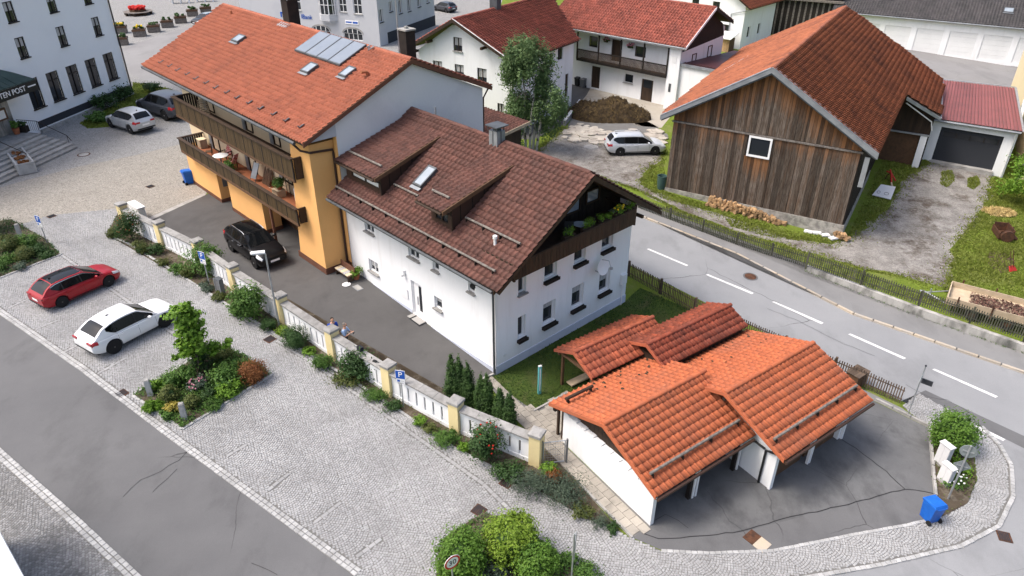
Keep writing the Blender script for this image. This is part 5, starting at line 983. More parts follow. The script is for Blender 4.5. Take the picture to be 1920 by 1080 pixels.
# ---------------------------------------------------------------- rear annex of the white house
AN = thing('rear_annex', 'low brown annex with flat tiled roof behind the white house chimney', 'outbuilding', WLOC, WANG)
part('wall', 'wood_brown', AN, lambda b: b.box(-18.6, -13.9, 12.1, 15.0, -.6, 5.55))
for k in range(10): pbox('board', 'wood_dark', AN, -13.89, -13.86, 12.1 + k * .29, 12.38 + k * .29, 0, 5.5)
roof(AN, [((-19.2, 11.6, 5.6), (1, 0, 0), (0, 3.8, .5), [(0, 0), (5.8, 0), (5.8, 3.83), (0, 3.83)])], 'tile_brown', 'wood_dark', thick=.12, singles=60)
part('bargeboard', 'wood_pale', AN, lambda b: (b.solid([(-13.42, 11.6, 5.5), (-13.42, 11.6, 5.72), (-13.42, 15.4, 6.2), (-13.42, 15.4, 5.98)], (.05, 0, 0)), b.box(-19.2, -13.4, 11.55, 11.6, 5.42, 5.66)))
# ---------------------------------------------------------------- barn
BLOC, BANG = (11.43,49.81), -31
BN = thing('timber_barn', 'big weathered timber barn with rust red tile roof and a small white window', 'barn', BLOC, BANG)
rz_ = lambda x: 9.88 - .5965 * abs(x - 6.23)
part('wall', 'wood_black', BN, lambda b: (b.solid([(.03, .06, -1), (12.5, .06, -1), (12.5, .06, 5.9), (6.23, .06, 9.6), (.03, .06, 5.9)], (0, .1, 0)), b.box(.03, .15, .16, 31.0, -1, 5.7), b.box(12.35, 12.5, .16, 25, -1.2, 5.9), b.solid([(.15, 25.8, -1), (15.4, 25.8, -1), (15.4, 25.8, 4.2), (6.23, 25.8, 9.7), (.15, 25.8, 6)], (0, .1, 0))))
part('plinth', 'stone_plinth', BN, lambda b: (b.box(-.04, 12.56, -.05, .055, -1.4, .26), b.box(12.505, 12.58, -.05, 12, -1.6, .2)))
def plank(x0, x1, z0, z1, y, nm='plank', s=0.0):
    me = bpy.data.meshes.new(nm); q = MB().box(-(x1 - x0) / 2, (x1 - x0) / 2, 0, .03, z0 - z1 - s, -s); me.from_pydata(q.v, [], q.f); me.materials.append(MATS['barn_board'])
    o = link(nm, me, BN); o.location = ((x0 + x1) / 2, y, z1 + s); o.rotation_euler = (0, random.uniform(-.003, .003), 0); return o
x = .02; rr = random.Random(4)
while x < 12.4:
    wd = rr.uniform(.15, .25); x1 = min(x + wd, 12.5); y = rr.uniform(-.004, .026); zb = .22 + rr.uniform(-.04, .05)
    if x1 > 5.40 and x < 7.0:
        if x < 5.40: x1 = 5.40
        elif x1 > 7.0 > x and x >= 5.4: x1 = 7.0
        plank(x, x1 - .012, zb, 3.78, y, s=.5)
    else: plank(x, x1 - .012, zb, 5.25, y, s=1.15)
    zt = min(rz_(x), rz_(x1)) - .12
    plank(x, x1 - .012, 5.40, zt, y + .0); x = x1
part('ledger', 'wood_pole', BN, lambda b: b.box(-.08, 12.56, -.06, .05, 5.26, 5.37))
fBn = lambda s, z, d: (s, -.06 + d, z)
wn = window(BN, fBn, 5.42, 6.98, 3.80, 5.24, frame='white_paint', mull=0, depth=.02, fw=.13)
for k in range(60): pbox('board', 'wood_black', BN, 12.505, 12.53 + .012 * (k % 2), .2 + k * .25, .44 + k * .25, -.2, 5.3)
pbox('chute', 'galvanised', BN, 12.75, 13.05, -.35, -.28, 3.2, 5.2).rotation_euler = (0, 0, 0)
lL, lR = math.hypot(6.96, 4.15), math.hypot(7.2, 4.3)
roof(BN, [((-.73, 33.0, 5.73), (0, -1, 0), (6.96, 0, 4.15), [(33.6, 0), (33.6, lL), (6.9, lL), (1.3, -1.7), (.3, -3.6)]),
          ((13.43, -.6, 5.58), (0, 1, 0), (-7.2, 0, 4.3), [(0, 0), (15.6, 0), (17.1, -3.2), (27.9, -2.5), (27.6, 6.05), (26.6, lR), (0, lR)])],
     'tile_barn', 'wood_dark', tw=.36, th=.40, thick=.14, style='roll', ridge=[((6.23, -.6, 9.94), (6.23, 26, 9.94), .14)])
part('bargeboard', 'zinc', BN, lambda b: (b.solid([(-.78, -.66, 5.42), (-.78, -.66, 5.74), (6.23, -.66, 9.95), (6.23, -.66, 9.62)], (0, .07, 0)), b.solid([(13.48, -.66, 5.26), (13.48, -.66, 5.60), (6.23, -.66, 9.95), (6.23, -.66, 9.62)], (0, .07, 0)),
     b.solid([(-.78, -.68, 5.75), (-.78, -.38, 5.78), (6.23, -.38, 9.99), (6.23, -.68, 9.96)], (0, 0, .03)), b.solid([(13.48, -.68, 5.61), (13.48, -.38, 5.64), (6.23, -.38, 9.99), (6.23, -.68, 9.96)], (0, 0, .03))))
part('soffit_board', 'zinc_dark', BN, lambda b: (b.solid([(-.70, -.58, 5.36), (-.70, -.58, 5.5), (6.23, -.58, 9.65), (6.23, -.58, 9.5)], (0, .5, 0)), b.solid([(13.38, -.58, 5.2), (13.38, -.58, 5.4), (6.23, -.58, 9.65), (6.23, -.58, 9.5)], (0, .5, 0))))
part('flashing', 'sign_white', BN, lambda b: b.solid([(-.6, 13.5, 5.95), (-.45, 13.5, 6.05), (.4, 17.2, 6.55), (.25, 17.2, 6.45)], (0, 0, .04)))
# wing of the barn
part('wing_wall', 'wood_black', BN, lambda b: (b.solid([(12.55, 16.9, 2.2), (15.8, 16.9, 2.2), (15.8, 16.9, 3.85), (13.3, 16.9, 5.3), (12.55, 16.9, 5.7)], (0, .12, 0)), b.box(15.7, 15.85, 17.02, 25.8, -1.4, 3.8)))
for k in range(14):
    x0 = 12.6 + k * .23; pbox('board', 'wood_dark', BN, x0, x0 + .215, 16.86, 16.895, 2.25, 5.45 - max(0, x0 - 13.0) * .56)
part('wing_door', 'wood_brown', BN, lambda b: b.box(12.6, 15.2, 17.05, 17.15, -1.2, 2.15)); part('wing_beam', 'galvanised', BN, lambda b: b.box(12.5, 15.9, 16.7, 16.85, 2.12, 2.24))
part('pillar', 'render_white', BN, lambda b: b.box(15.25, 15.75, 16.75, 17.25, -1.4, 2.1)); part('verge_board', 'zinc', BN, lambda b: b.solid([(13.55, 15.0, 5.42), (16.2, 16.45, 3.85), (16.2, 16.45, 3.62), (13.55, 15.0, 5.18)], (.05, .08, .0)))
gutter(BN, (16.25, 16.4, 3.78), (15.6, 27.3, 4.1), .08, 'zinc'); pipe(BN, [(13.6, 15.3, 4.9), (15.7, 16.5, 3.4), (15.9, 16.6, 2.7)], .05, 'white_shutter')
# ---------------------------------------------------------------- machine garage with the red sheet roof
ALOC, AANG = (35.15,58.03), -34
MG = thing('machine_garage', 'white garage with wide dark door and ribbed red metal roof beside the barn', 'garage', ALOC, AANG)
fA = lambda s, z, d: (s, d, z); b = MB(); b.wall(-.35, 5.75, -.4, 3.55, [(.42, 4.9, -.35, 2.98)], fA, .3); b.box(5.55, 5.75, .02, 11, -.4, 3.5); b.box(-.35, -.2, .02, 11, -.4, 3.5); b.build('wall', 'render_white', MG, rec=False)
dr = part('door', 'plinth_dark', MG, lambda b: b.box(.42, 4.9, .26, .32, -.35, 2.98))
for k in range(4): part('pane', 'glass_dark', dr, lambda b: b.box(.7 + k * 1.0, 1.6 + k * 1.0, .245, .258, 2.15, 2.6)); part('frame', 'wood_black', dr, lambda b: b.box(1.62 + k * 1.0, 1.68 + k * 1.0, .235, .258, 2.15, 2.6))
pbox('sill', 'concrete', MG, .3, 5.0, -.25, .3, -.5, .10); gutter(MG, (-.4, -.35, 3.5), (5.9, -.35, 3.55), .09, 'zinc'); pipe(MG, [(5.6, -.33, 3.45), (5.62, -.08, 3.0), (5.62, -.07, -.2)], .06, 'white_shutter')
rs = part('roof', 'zinc_dark', MG, lambda b: b.solid([(-.4, -.3, 3.58), (5.95, -.3, 3.64), (4.6, 10.9, 4.30), (-1.1, 10.6, 4.22)], (0, 0, .06)))
mat('sheet_red', (0.23, 0.080, 0.078), 0.6, (0.19, 0.07, 0.068), 0.8, .4, .65, .06, 12, rnd=.08, metal=.1)
for k in range(25):
    a, c = k / 25, (k + .93) / 25; P = lambda t, e: ((-.4 + 6.35 * t, -.34, 3.655 + .06 * t + e) if False else (-.4 + 6.35 * t, -.34, 3.655 + .06 * t + e)); Q_ = lambda t, e: (-1.1 + 5.7 * t, 10.6 + .3 * t, 4.30 + .08 * t + e); m_ = a + (c - a) * .3
    b = MB(); b.add([P(a, 0), P(m_, .045), P(c - (c - a) * .3, .045), P(c, 0), Q_(a, 0), Q_(m_, .045), Q_(c - (c - a) * .3, .045), Q_(c, 0)], [(0, 1, 5, 4), (1, 2, 6, 5), (2, 3, 7, 6), (0, 3, 2, 1)]); b.build('sheet', 'sheet_red', rs, rec=False)
part('flashing', 'galvanised', MG, lambda b: (b.solid([(5.93, -.35, 3.66), (6.1, -.35, 3.66), (4.75, 10.9, 4.42), (4.58, 10.9, 4.42)], (0, 0, .05)), b.solid([(-1.15, 10.6, 4.36), (4.7, 10.9, 4.44), (4.7, 11.05, 4.44), (-1.15, 10.75, 4.36)], (0, 0, .05))))
# cream house at the edge
CW = [Vector(q) for q in ((55.29,79.85),(41.15,54.51))]; d = CW[0] - CW[1]; rz = math.degrees(math.atan2(d.y, d.x))
CH = thing('cream_house', 'cream house wall with a downpipe at the edge beside the machine garage', 'house', tuple(CW[1]), rz)
part('wall', 'render_cream', CH, lambda b: b.box(0, d.length, -9, 0, -1, 9)); pipe(CH, [(.15, .07, 9), (.15, .07, 0)], .05, 'zinc'); gutter(CH, (0, .2, 9.0), (d.length, .2, 9.0)); part('roof', 'tile_farm', CH, lambda b: b.solid([(-.5, .3, 9.02), (d.length + .5, .3, 9.02), (d.length + .5, -4.5, 11.5), (-.5, -4.5, 11.5)], (0, 0, .12)))
# ---------------------------------------------------------------- long white garage block
CLOC = (51.18,95.9); CANG = -31
LG = thing('garage_block', 'long white garage block with roller doors and a dark grey tiled roof', 'garage', CLOC, CANG)
holes = [(.55 + 3.72 * k, 3.6 + 3.72 * k, -.2, 2.75) for k in range(-2, 5)]
b = MB(); b.wall(-9.5, 20, -.6, 3.9, holes, fA, .15); b.box(-9.5, 20, 9.8, 10, -.6, 3.9); b.build('wall', 'render_white', LG, rec=False)
for q in holes: panel_door(LG, fA, q[0], q[1], q[2], q[3], 'white_shutter', .10, 5, name='garage_door', vert=False)
lg = math.hypot(5.6, 2.6)
roof(LG, [((-10, -.5, 3.9), (1, 0, 0), (0, 5.6, 2.6), [(0, 0), (30.5, 0), (30.5, lg), (0, lg)]), ((20.5, 10.7, 3.9), (-1, 0, 0), (0, -5.6, 2.6), [(0, 0), (30.5, 0), (30.5, lg), (0, lg)])], 'tile_grey', 'wood_black', tw=.34, th=.40, thick=.12, singles=250)
gutter(LG, (-10, -.58, 3.84), (20.5, -.58, 3.84), .08, 'zinc'); skylight(LG, 9.3, 10.2, 1.9, 2.6, lambda y: 3.9 + .464 * (y + .5))
# ---------------------------------------------------------------- farmhouse
FLOC, FANG = (14.79,69.62), -42
FR = thing('farmhouse', 'white L shaped farmhouse with red tile roofs and a black wooden balcony', 'farmhouse', FLOC, FANG)
fR = lambda s, z, d: (s, .95 + d, z)
hol = [(-9.55, -8.45, .15, 2.40), (-3.30, -1.95, -.02, 2.15), (-5.45, -4.35, 1.42, 2.32), (-10.1, -9.0, 4.28, 5.35), (-7.25, -5.95, 3.3, 5.42), (-4.40, -3.15, 4.15, 5.18)]
b = MB(); b.wall(-12.6, .0, -.8, 6.1, hol, fR, .14); b.box(0, 1.25, 0, 3, -.8, 5.9); b.poly([(1.25, 3, -.8), (1.25, 8, -.8), (1.25, 8, 6.0), (1.25, 3, 6.0)]); b.box(-12.6, 1.24, 8, 8.2, -.8, 6.8); b.build('wall', 'render_white', FR, rec=False)
b = MB(); b.poly([(1.26, 0.2, 5.5), (1.26, 8.2, 5.9), (1.26, 7.6, 7.1), (1.26, 4.1, 8.9), (1.26, .2, 6.4)]); b.build('gable_boards', 'wood_black', FR, rec=False)
fX = lambda s, z, d: (1.25 - d, s, z)
for q in ((2.2, 3.0, 4.0, 5.0), (5.2, 6.0, 4.2, 5.3)): window(FR, fX, *q, frame='wood_dark', depth=-.02, mull=0)
window(FR, fR, *hol[2], frame='white_paint', mull=0, sill='concrete'); window(FR, fR, *hol[3], frame='wood_dark', mull=0); window(FR, fR, *hol[5], frame='wood_dark', mull=0)
for q, m_ in ((hol[0], 'wood_dark'), (hol[1], 'wood_dark'), (hol[4], 'wood_dark')): panel_door(FR, fR, *q, m_, .10, 3)
pbox('upper_pane', 'glass_dark', FR, -3.1, -2.15, 1.02, 1.04, 1.3, 2.05); pbox('wall_vent', 'zinc_dark', FR, .35, .6, -.03, -.003, 1.7, 2.5); pbox('hatch', 'white_shutter', FR, .4, .85, -.03, -.003, 4.5, 5.1)
bal = part('balcony', 'wood_black', FR, lambda b: (b.box(-10.9, -.02, -.05, .94, 2.92, 3.08), b.box(-10.9, -.02, -.10, .0, 4.05, 4.14), b.box(-10.9, -.02, -.08, -.02, 3.12, 3.2)))
for k in range(5): pbox('post', 'wood_black', bal, -10.9 + k * 2.7, -10.78 + k * 2.7, -.1, .02, 3.08, 6.2)
bm2 = bpy.data.meshes.new('baluster'); q = MB().box(-.045, .045, -.06, -.035, 3.1, 4.06); bm2.from_pydata(q.v, [], q.f); bm2.materials.append(MATS['wood_dark'])
for k in range(82): o = link('baluster', bm2, bal); o.location = (-10.82 + k * .132, 0, 0)
l1, l2 = math.hypot(4.9, 2.92), math.hypot(3.9, 1.75)
roof(FR, [((-15, -.35, 6.08), (1, 0, 0), (0, 4.9, 2.92), [(0, 0), (16.9, 0), (16.9, l1), (0, l1)]), ((1.9, 8.45, 7.25), (-1, 0, 0), (0, -3.9, 1.75), [(0, 0), (16.9, 0), (16.9, l2), (0, l2)])], 'tile_farm', 'wood_dark', tw=.32, th=.38, thick=.13, style='roll', singles=150, ridge=[((-15, 4.55, 9.05), (1.9, 4.55, 9.05), .13)])
part('bargeboard', 'white_paint', FR, lambda b: b.solid([(1.9, -.38, 5.9), (1.9, -.38, 6.16), (1.9, 4.55, 9.08), (1.9, 4.55, 8.82)], (.05, 0, 0))); part('bargeboard', 'wood_black', FR, lambda b: b.solid([(1.9, 8.5, 7.0), (1.9, 8.5, 7.3), (1.9, 4.55, 9.08), (1.9, 4.55, 8.78)], (.05, 0, 0)))
part('eaves_board', 'white_paint', FR, lambda b: b.box(-12.2, 1.88, -.40, -.34, 5.88, 6.06)); gutter(FR, (-12.2, -.46, 6.02), (1.88, -.46, 6.02), .06, 'zinc')
# flat annex on its right
part('annex_wall', 'render_white', FR, lambda b: (b.box(1.27, 7.5, .3, .5, -.8, 4.3), b.box(7.3, 7.5, .5, 10, -.8, 4.1))); part('annex_roof', 'sheet_dark_red' if 'sheet_dark_red' in MATS else 'tile_red_dark', FR, lambda b: b.solid([(1.3, .3, 4.42), (7.6, .3, 4.42), (7.6, 11, 3.9), (1.3, 11, 3.9)], (0, 0, .06)))
for k in range(18): pbox('roof_rib', 'brown_metal', FR, 1.35 + k * .34, 1.41 + k * .34, .35, .9, 4.485, 4.52)
part('fascia', 'zinc', FR, lambda b: b.box(1.3, 7.6, .12, .28, 4.25, 4.5))
# left wing
LL = thing('farmhouse_wing', 'gabled left wing of the white farmhouse with red roof and dark window frames', 'farmhouse', (0.15,60.24), -33)
LL.location.z = 1.2
fL = lambda s, z, d: (s, .8 + d, z); fLr = lambda s, z, d: (-.8 - d, s, z)
hl = [(-6.9, -5.95, 6.1, 7.25), (-6.85, -5.85, 3.85, 4.95), (-4.4, -3.4, 3.65, 4.95), (-9.3, -8.25, 3.8, 4.95), (-2.3, -1.6, .9, 2.2)]
hr = [(2.6, 3.5, 3.9, 5.0), (7.05, 7.75, 4.35, 5.4), (8.6, 9.5, 4.5, 5.6), (10.2, 10.8, .6, 2.9), (4.4, 5.3, 1.2, 2.4)]
b = MB(); b.wall(-10.9, -.8, -2, 5.7, hl[1:], fL); b.wall(.8, 11.6, -2, 5.75, hr, fLr); b.build('wall', 'render_white', LL, rec=False)
b = MB(); b.wall(-6.9, -5.95, 5.7, 8.25, hl[:1], fL); b.poly([fL(-10.9, 5.7, 0), fL(-6.9, 5.7, 0), fL(-6.9, 8.25, 0)]); b.poly([fL(-5.95, 5.7, 0), fL(-.8, 5.7, 0), fL(-5.95, 8.4, 0)]); b.build('gable', 'render_white', LL, rec=False)
for q in hl: window(LL, fL, *q, frame='wood_dark', mull=1, sill='concrete', curtain=.6)
for q in hr[:3] + hr[4:]: window(LL, fLr, *q, frame='wood_dark', mull=1)
panel_door(LL, fLr, *hr[3], 'wood_dark', .1, 3)
l1, l2 = math.hypot(6.31, 2.84), math.hypot(5.2, 2.85)
roof(LL, [((-11.5, 17, 5.99), (0, -1, 0), (5.2, 0, 2.85), [(0, 0), (17, 0), (17, l2), (0, l2)]), ((0, 0, 6.0), (0, 1, 0), (-6.31, 0, 2.84), [(0, 0), (11.2, 0), (16.5, l1), (0, l1)])], 'tile_farm', 'wood_dark', tw=.36, th=.38, thick=.14, style='roll', singles=200, ridge=[((-6.31, 0, 8.9), (-6.31, 16, 8.9), .13)])
part('bargeboard', 'wood_dark', LL, lambda b: (b.solid([(.02, -.05, 5.75), (.02, -.05, 6.02), (-6.31, -.05, 8.9), (-6.31, -.05, 8.62)], (0, .06, 0)), b.solid([(-11.55, -.05, 5.72), (-11.55, -.05, 6.0), (-6.31, -.05, 8.9), (-6.31, -.05, 8.62)], (0, .06, 0)))); part('verge_strip', 'white_shutter', LL, lambda b: (b.solid([(.02, -.07, 6.03), (.02, .1, 6.03), (-6.31, .1, 8.93), (-6.31, -.07, 8.93)], (0, 0, .03)),))
for x, z in ((-.6, 5.45), (-3.4, 6.7), (-9.3, 6.55), (-11.0, 5.5)): pbox('purlin', 'wood_dark', LL, x - .1, x + .1, 0, .8, z, z + .2)
part('chimney', 'zinc_dark', LL, lambda b: b.box(-6.75, -5.95, 6.2, 6.9, 8.2, 10.2)); pipe(LL, [(-.1, .4, 5.9), (-.7, .76, 5.4), (-.74, .74, -1)], .05, 'zinc_dark')
# things in the farm yard
def bin_(loc, rz, label, m='black_plastic', s=1.0, group=None):
    t = thing('wheelie_bin', label, 'bin', loc, rz, group); b = MB(); b.add([(-.24 * s, -.26 * s, .05), (.24 * s, -.26 * s, .05), (.24 * s, .24 * s, .05), (-.24 * s, .24 * s, .05), (-.29 * s, -.33 * s, .98 * s), (.29 * s, -.33 * s, .98 * s), (.29 * s, .34 * s, .98 * s), (-.29 * s, .34 * s, .98 * s)], [(0, 3, 2, 1), (4, 5, 6, 7), (0, 1, 5, 4), (1, 2, 6, 5), (2, 3, 7, 6), (3, 0, 4, 7)]); b.build('body', m, t)
    part('lid', m, t, lambda b: b.add([(-.31 * s, -.38 * s, .985 * s), (.31 * s, -.38 * s, .985 * s), (.31 * s, .36 * s, .985 * s), (-.31 * s, .36 * s, .985 * s), (-.27 * s, -.32 * s, 1.04 * s), (.27 * s, -.32 * s, 1.04 * s), (.27 * s, .30 * s, 1.09 * s), (-.27 * s, .30 * s, 1.09 * s)], [(0, 3, 2, 1), (4, 5, 6, 7), (0, 1, 5, 4), (1, 2, 6, 5), (2, 3, 7, 6), (3, 0, 4, 7)]))
    part('handle', m, t, lambda b: b.tube([(-.24 * s, .40 * s, .98 * s), (.24 * s, .40 * s, .98 * s)], .02, 6)); part('rim', m, t, lambda b: b.box(-.305 * s, .305 * s, -.35 * s, -.325 * s, .90 * s, .975 * s))
    for sx in (-1, 1): part('wheel', 'black_rubber', t, lambda b: b.lathe([(.04, -.03), (.11, -.03), (.11, .03), (.04, .03)], 14, (sx * .28 * s, .27 * s, .11), 'x'))
    return t
bin_((7.01,77.73), -42, 'black wheelie bin in the farmhouse corner, further from the door', 'black_plastic', .9); bin_((7.54,77.1), -42, 'dark wheelie bin in the farmhouse corner, next to the black door', 'grey_plastic', .9)
bin_((-24.2,50.05), 130, 'blue wheelie bin at the far end of the yellow house', 'blue_plastic'); bin_((16.7,19.93), 195, 'blue wheelie bin on the pavement at the forecourt corner', 'blue_plastic', .95)
t = thing('rain_barrel', 'dark green barrel standing at the left corner of the barn', 'barrel', (11.15,50.06)); part('body', 'green_plastic', t, lambda b: (b.lathe([(.26, 0), (.33, .5), (.34, 1.0), (.36, 1.02), (.36, 1.06), (.31, 1.06), (.28, .6)], 20),), True); part('water', 'glass_dark', t, lambda b: b.lathe([(.30, .85), (.1, .86)], 16))
# hanging flower baskets
for (u, z), lb in (((-7.6, 5.35), 'hanging basket of pink flowers left of the balcony door'), ((-4.75, 5.2), 'hanging basket of flowers right of the balcony door')):
    fx, fy = FLOC; ca, sa = math.cos(math.radians(FANG)), math.sin(math.radians(FANG)); X, Y = fx + u * ca - .55 * sa, fy + u * sa + .55 * ca; t = thing('hanging_basket', lb, 'flower basket', (X, Y, z + FR.location.z - float(gz(X, Y))), FANG)
    part('pot', 'wood_dark', t, lambda b: b.lathe([(.12, -.25), (.22, -.05), (.2, -.04)], 10)); rb = random.Random(int(-u)); part('flowers', 'flower_pink', t, lambda b: [b.blob((rb.uniform(-.35, .35), rb.uniform(-.2, .2), rb.uniform(-.05, .25)), (.1, .1, .08), 5, 4) for _ in range(16)]); part('foliage', 'leaf_dark', t, lambda b: [b.blob((rb.uniform(-.3, .3), rb.uniform(-.2, .2), rb.uniform(-.2, .1)), (.11, .1, .09), 5, 4) for _ in range(12)])
# ---------------------------------------------------------------- hotel on the square
HLOC, HANG = (-39.35,73.8), 79
HO = thing('hotel', 'tall white hotel with dark framed windows, dark plinth and a copper green entrance canopy', 'hotel', HLOC, HANG)
hw = [(x - .70, x + .70, 2.05, 4.58) for x in (-1.95, -4.45, -6.95, -9.4, -11.8)] + [(x - .5, x + .5, 6.3, 7.98) for x in (-2.3, -6.9, -11.6, -16.2)] + [(x - .5, x + .5, 9.2, 10.8) for x in (-2.5, -6.95, -11.6, -16.2)]
b = MB(); b.wall(-30, 0, -.5, 14, hw, fF, .22); b.poly([(0, 0, -.5), (0, 12, -.5), (0, 12, 14), (0, 0, 14)]); b.build('wall', 'render_blue_white', HO, rec=False)
for k, q in enumerate(hw): window(HO, fF, *q, frame='wood_black', mull=1, depth=.10, rail=.72 if k < 5 else None, curtain=.45 if k >= 5 else 0, sill='wood_black', fw=.08)
part('plinth', 'plinth_dark', HO, lambda b: b.box(-12.6, -.9, -.04, .05, .42, 1.02)); part('kerb', 'concrete', HO, lambda b: (b.box(-12.6, .02, -.25, .05, -.5, .30), b.box(-.88, .03, -.05, .05, .3, 1.02)))
pipe(HO, [(.06, -.08, 14), (.06, -.08, 0)], .07, 'black_plastic'); part('roof', 'tile_grey', HO, lambda b: b.solid([(-31, -.8, 14.02), (.8, -.8, 14.02), (.8, 6, 18.5), (-31, 6, 18.5)], (0, 0, .15)))
# entrance canopy with the lettering
mat('copper_green', (0.035, 0.06, 0.052), 0.6, (0.055, 0.085, 0.075), 1.0)
cn = part('canopy', 'copper_green', HO, lambda b: (b.solid([(-24, -1.95, 5.02), (-13.35, -1.95, 5.02), (-13.35, 0, 5.45), (-14.6, 0, 6.0), (-24, 0, 6.0)], (0, 0, .06)),))
for k in range(16): part('seam', 'copper_green', cn, lambda b: b.solid([(-23.6 + k * .64, -1.95, 5.08), (-23.56 + k * .64, -1.95, 5.08), (-23.56 + k * .64, -.1, 5.98 if k < 14 else 5.6), (-23.6 + k * .64, -.1, 5.98 if k < 14 else 5.6)], (0, 0, .04)))
part('fascia', 'sign_black', HO, lambda b: (b.box(-24, -13.3, -2.0, -1.92, 4.18, 5.0), b.box(-13.38, -13.3, -1.92, 0, 4.18, 5.0)))
text('lettering', 'TEN POST', .60, 'sign_white', HO, frame_m((-15.98, -2.03, 4.62), (1, 0, 0), (0, 0, 1)), .012)
pbox('small_letters', 'sign_white', HO, -14.35, -13.5, -2.015, -2.005, 4.60, 4.70)
part('entrance_wall', 'concrete_stained', HO, lambda b: (b.box(-17.6, -15.2, -.35, -.003, 1.0, 4.04),)); part('entrance_door', 'wood_dark', HO, lambda b: b.box(-21.5, -17.62, -.12, -.003, 1.0, 3.9))
for k in range(3): part('pane', 'glass_dark', HO, lambda b: b.box(-21.3 + k * 1.25, -20.25 + k * 1.25, -.14, -.125, 1.3, 3.7))
mb_ = part('menu_board', 'wood_brown', HO, lambda b: b.box(-17.3, -15.7, -.45, -.36, 2.3, 3.25)); part('sheet', 'sign_white', mb_, lambda b: b.box(-17.1, -15.9, -.47, -.452, 2.45, 3.1))
# outside stair
HS = thing('entrance_stairs', 'wide stone stairs leading up to the hotel entrance', 'stairs', HLOC, HANG)
for k in range(7): pbox('step', 'concrete', HS, -30, -15.0 - .06 * k + (.0 if k else -.35), -5.85 + k * .52, -5.85 + k * .52 + (.52 if k < 6 else 3.2), -.3, .155 * (k + 1)).data.materials[0] = MATS['concrete' if k % 2 else 'cap_stone']
rl = part('railing', 'wood_black', HS, lambda b: (b.tube([(-14.9, -.3, 1.95), (-14.9, -2.2, 1.95), (-15.05, -4.9, .95), (-15.05, -5.2, .5)], .03, 6), b.tube([(-14.9, -2.2, 1.1), (-14.9, -2.2, 1.95)], .025, 6), b.tube([(-15.05, -4.9, .2), (-15.05, -4.9, .95)], .025, 6), [b.tube([(-14.9, -.3 - k * .19, 1.1), (-14.9, -.3 - k * .19, 1.95)], .012, 5) for k in range(10)]))
part('handrail', 'wood_black', HS, lambda b: (b.tube([(-19.5, -2.4, 1.95), (-19.5, -4.9, .95), (-19.5, -5.1, .5)], .03, 6), b.tube([(-19.5, -2.4, 1.0), (-19.5, -2.4, 1.95)], .025, 6)))
def hat(u, v): ca, sa = math.cos(math.radians(HANG)), math.sin(math.radians(HANG)); return (HLOC[0] + u * ca - v * sa, HLOC[1] + u * sa + v * ca)
HT = thing('planter_trough', 'long pale concrete flower trough set on the hotel stairs', 'planter', (*hat(-19.9, -4.6), .35), HANG + 52)
part('trough', 'granite', HT, lambda b: (b.box(-2.2, 2.2, -.62, -.5, -.3, .55), b.box(-2.2, 2.2, .5, .62, -.3, .55), b.box(-2.2, -2.08, -.5, .5, -.3, .55), b.box(2.08, 2.2, -.5, .5, -.3, .55), b.box(-2.08, 2.08, -.5, .5, -.3, .3)))
for k in range(3): rb = random.Random(k); part('flowers', 'leaf_rust', HT, lambda b: [b.blob((-1.3 + k * 1.3 + rb.uniform(-.3, .3), rb.uniform(-.3, .3), .34 + rb.uniform(0, .12)), (.13, .13, .1), 6, 4, .3) for _ in range(14)])
t = thing('potted_plant', 'terracotta pot with a shrub beside the hotel door', 'plant', (*hat(-15.9, -.95), 1.08)); part('pot', 'terracotta', t, lambda b: b.lathe([(.2, 0), (.28, .45), (.3, .5), (.24, .5)], 14)); part('foliage', 'leaf_mid', t, lambda b: [b.blob((random.uniform(-.2, .2), random.uniform(-.2, .2), .6 + random.uniform(0, .5)), (.13, .13, .12), 6, 4, .3) for _ in range(16)])
t = thing('planter_box', 'dark planter with green plants by the hotel railing', 'planter', (*hat(-15.3, -1.1), 1.08)); part('box', 'wood_black', t, lambda b: b.box(-.35, .35, -.25, .25, 0, .5)); part('foliage', 'leaf_dark', t, lambda b: [b.blob((random.uniform(-.3, .3), random.uniform(-.2, .2), .5 + random.uniform(0, .35)), (.12, .12, .1), 6, 4, .3) for _ in range(16)])
# ---------------------------------------------------------------- bank
KLOC, KANG = (-17.3,96.5), -22
BK = thing('bank_building', 'pale grey bank with a bay window, arched ground floor windows and blue letters', 'bank', KLOC, KANG)
kb = [(-5.75, -4.6, 3.95, 5.7), (-3.55, -2.3, 3.85, 6.0), (-13.2, -11.8, 3.7, 5.8)]; ka = [(-5.5, -2.6, .5, 1.35), (-10.4, -7.6, .5, 1.35)]
fK = fF; fKs = lambda s, z, d: (-d, s, z); ks = [(.35, 1.25, 2.9, 4.5), (2.9, 3.7, 3.8, 5.1), (5.3, 6.2, 3.2, 4.9), (7.7, 8.6, 3.1, 5.0), (10.5, 11.4, 3.25, 5.15), (13.2, 14.0, 3.4, 5.2)]
b = MB(); b.wall(-22, 0, -1, 11, kb + ka, fK, .2); b.wall(0, 15.5, -1, 11, ks, fKs, .2); b.build('wall', 'render_grey', BK, rec=False)
for q in kb: window(BK, fK, *q, mull=1, rail=.5, sill='concrete')
for q in ks: window(BK, fKs, *q, mull=1, sill='plinth_dark', depth=.16)
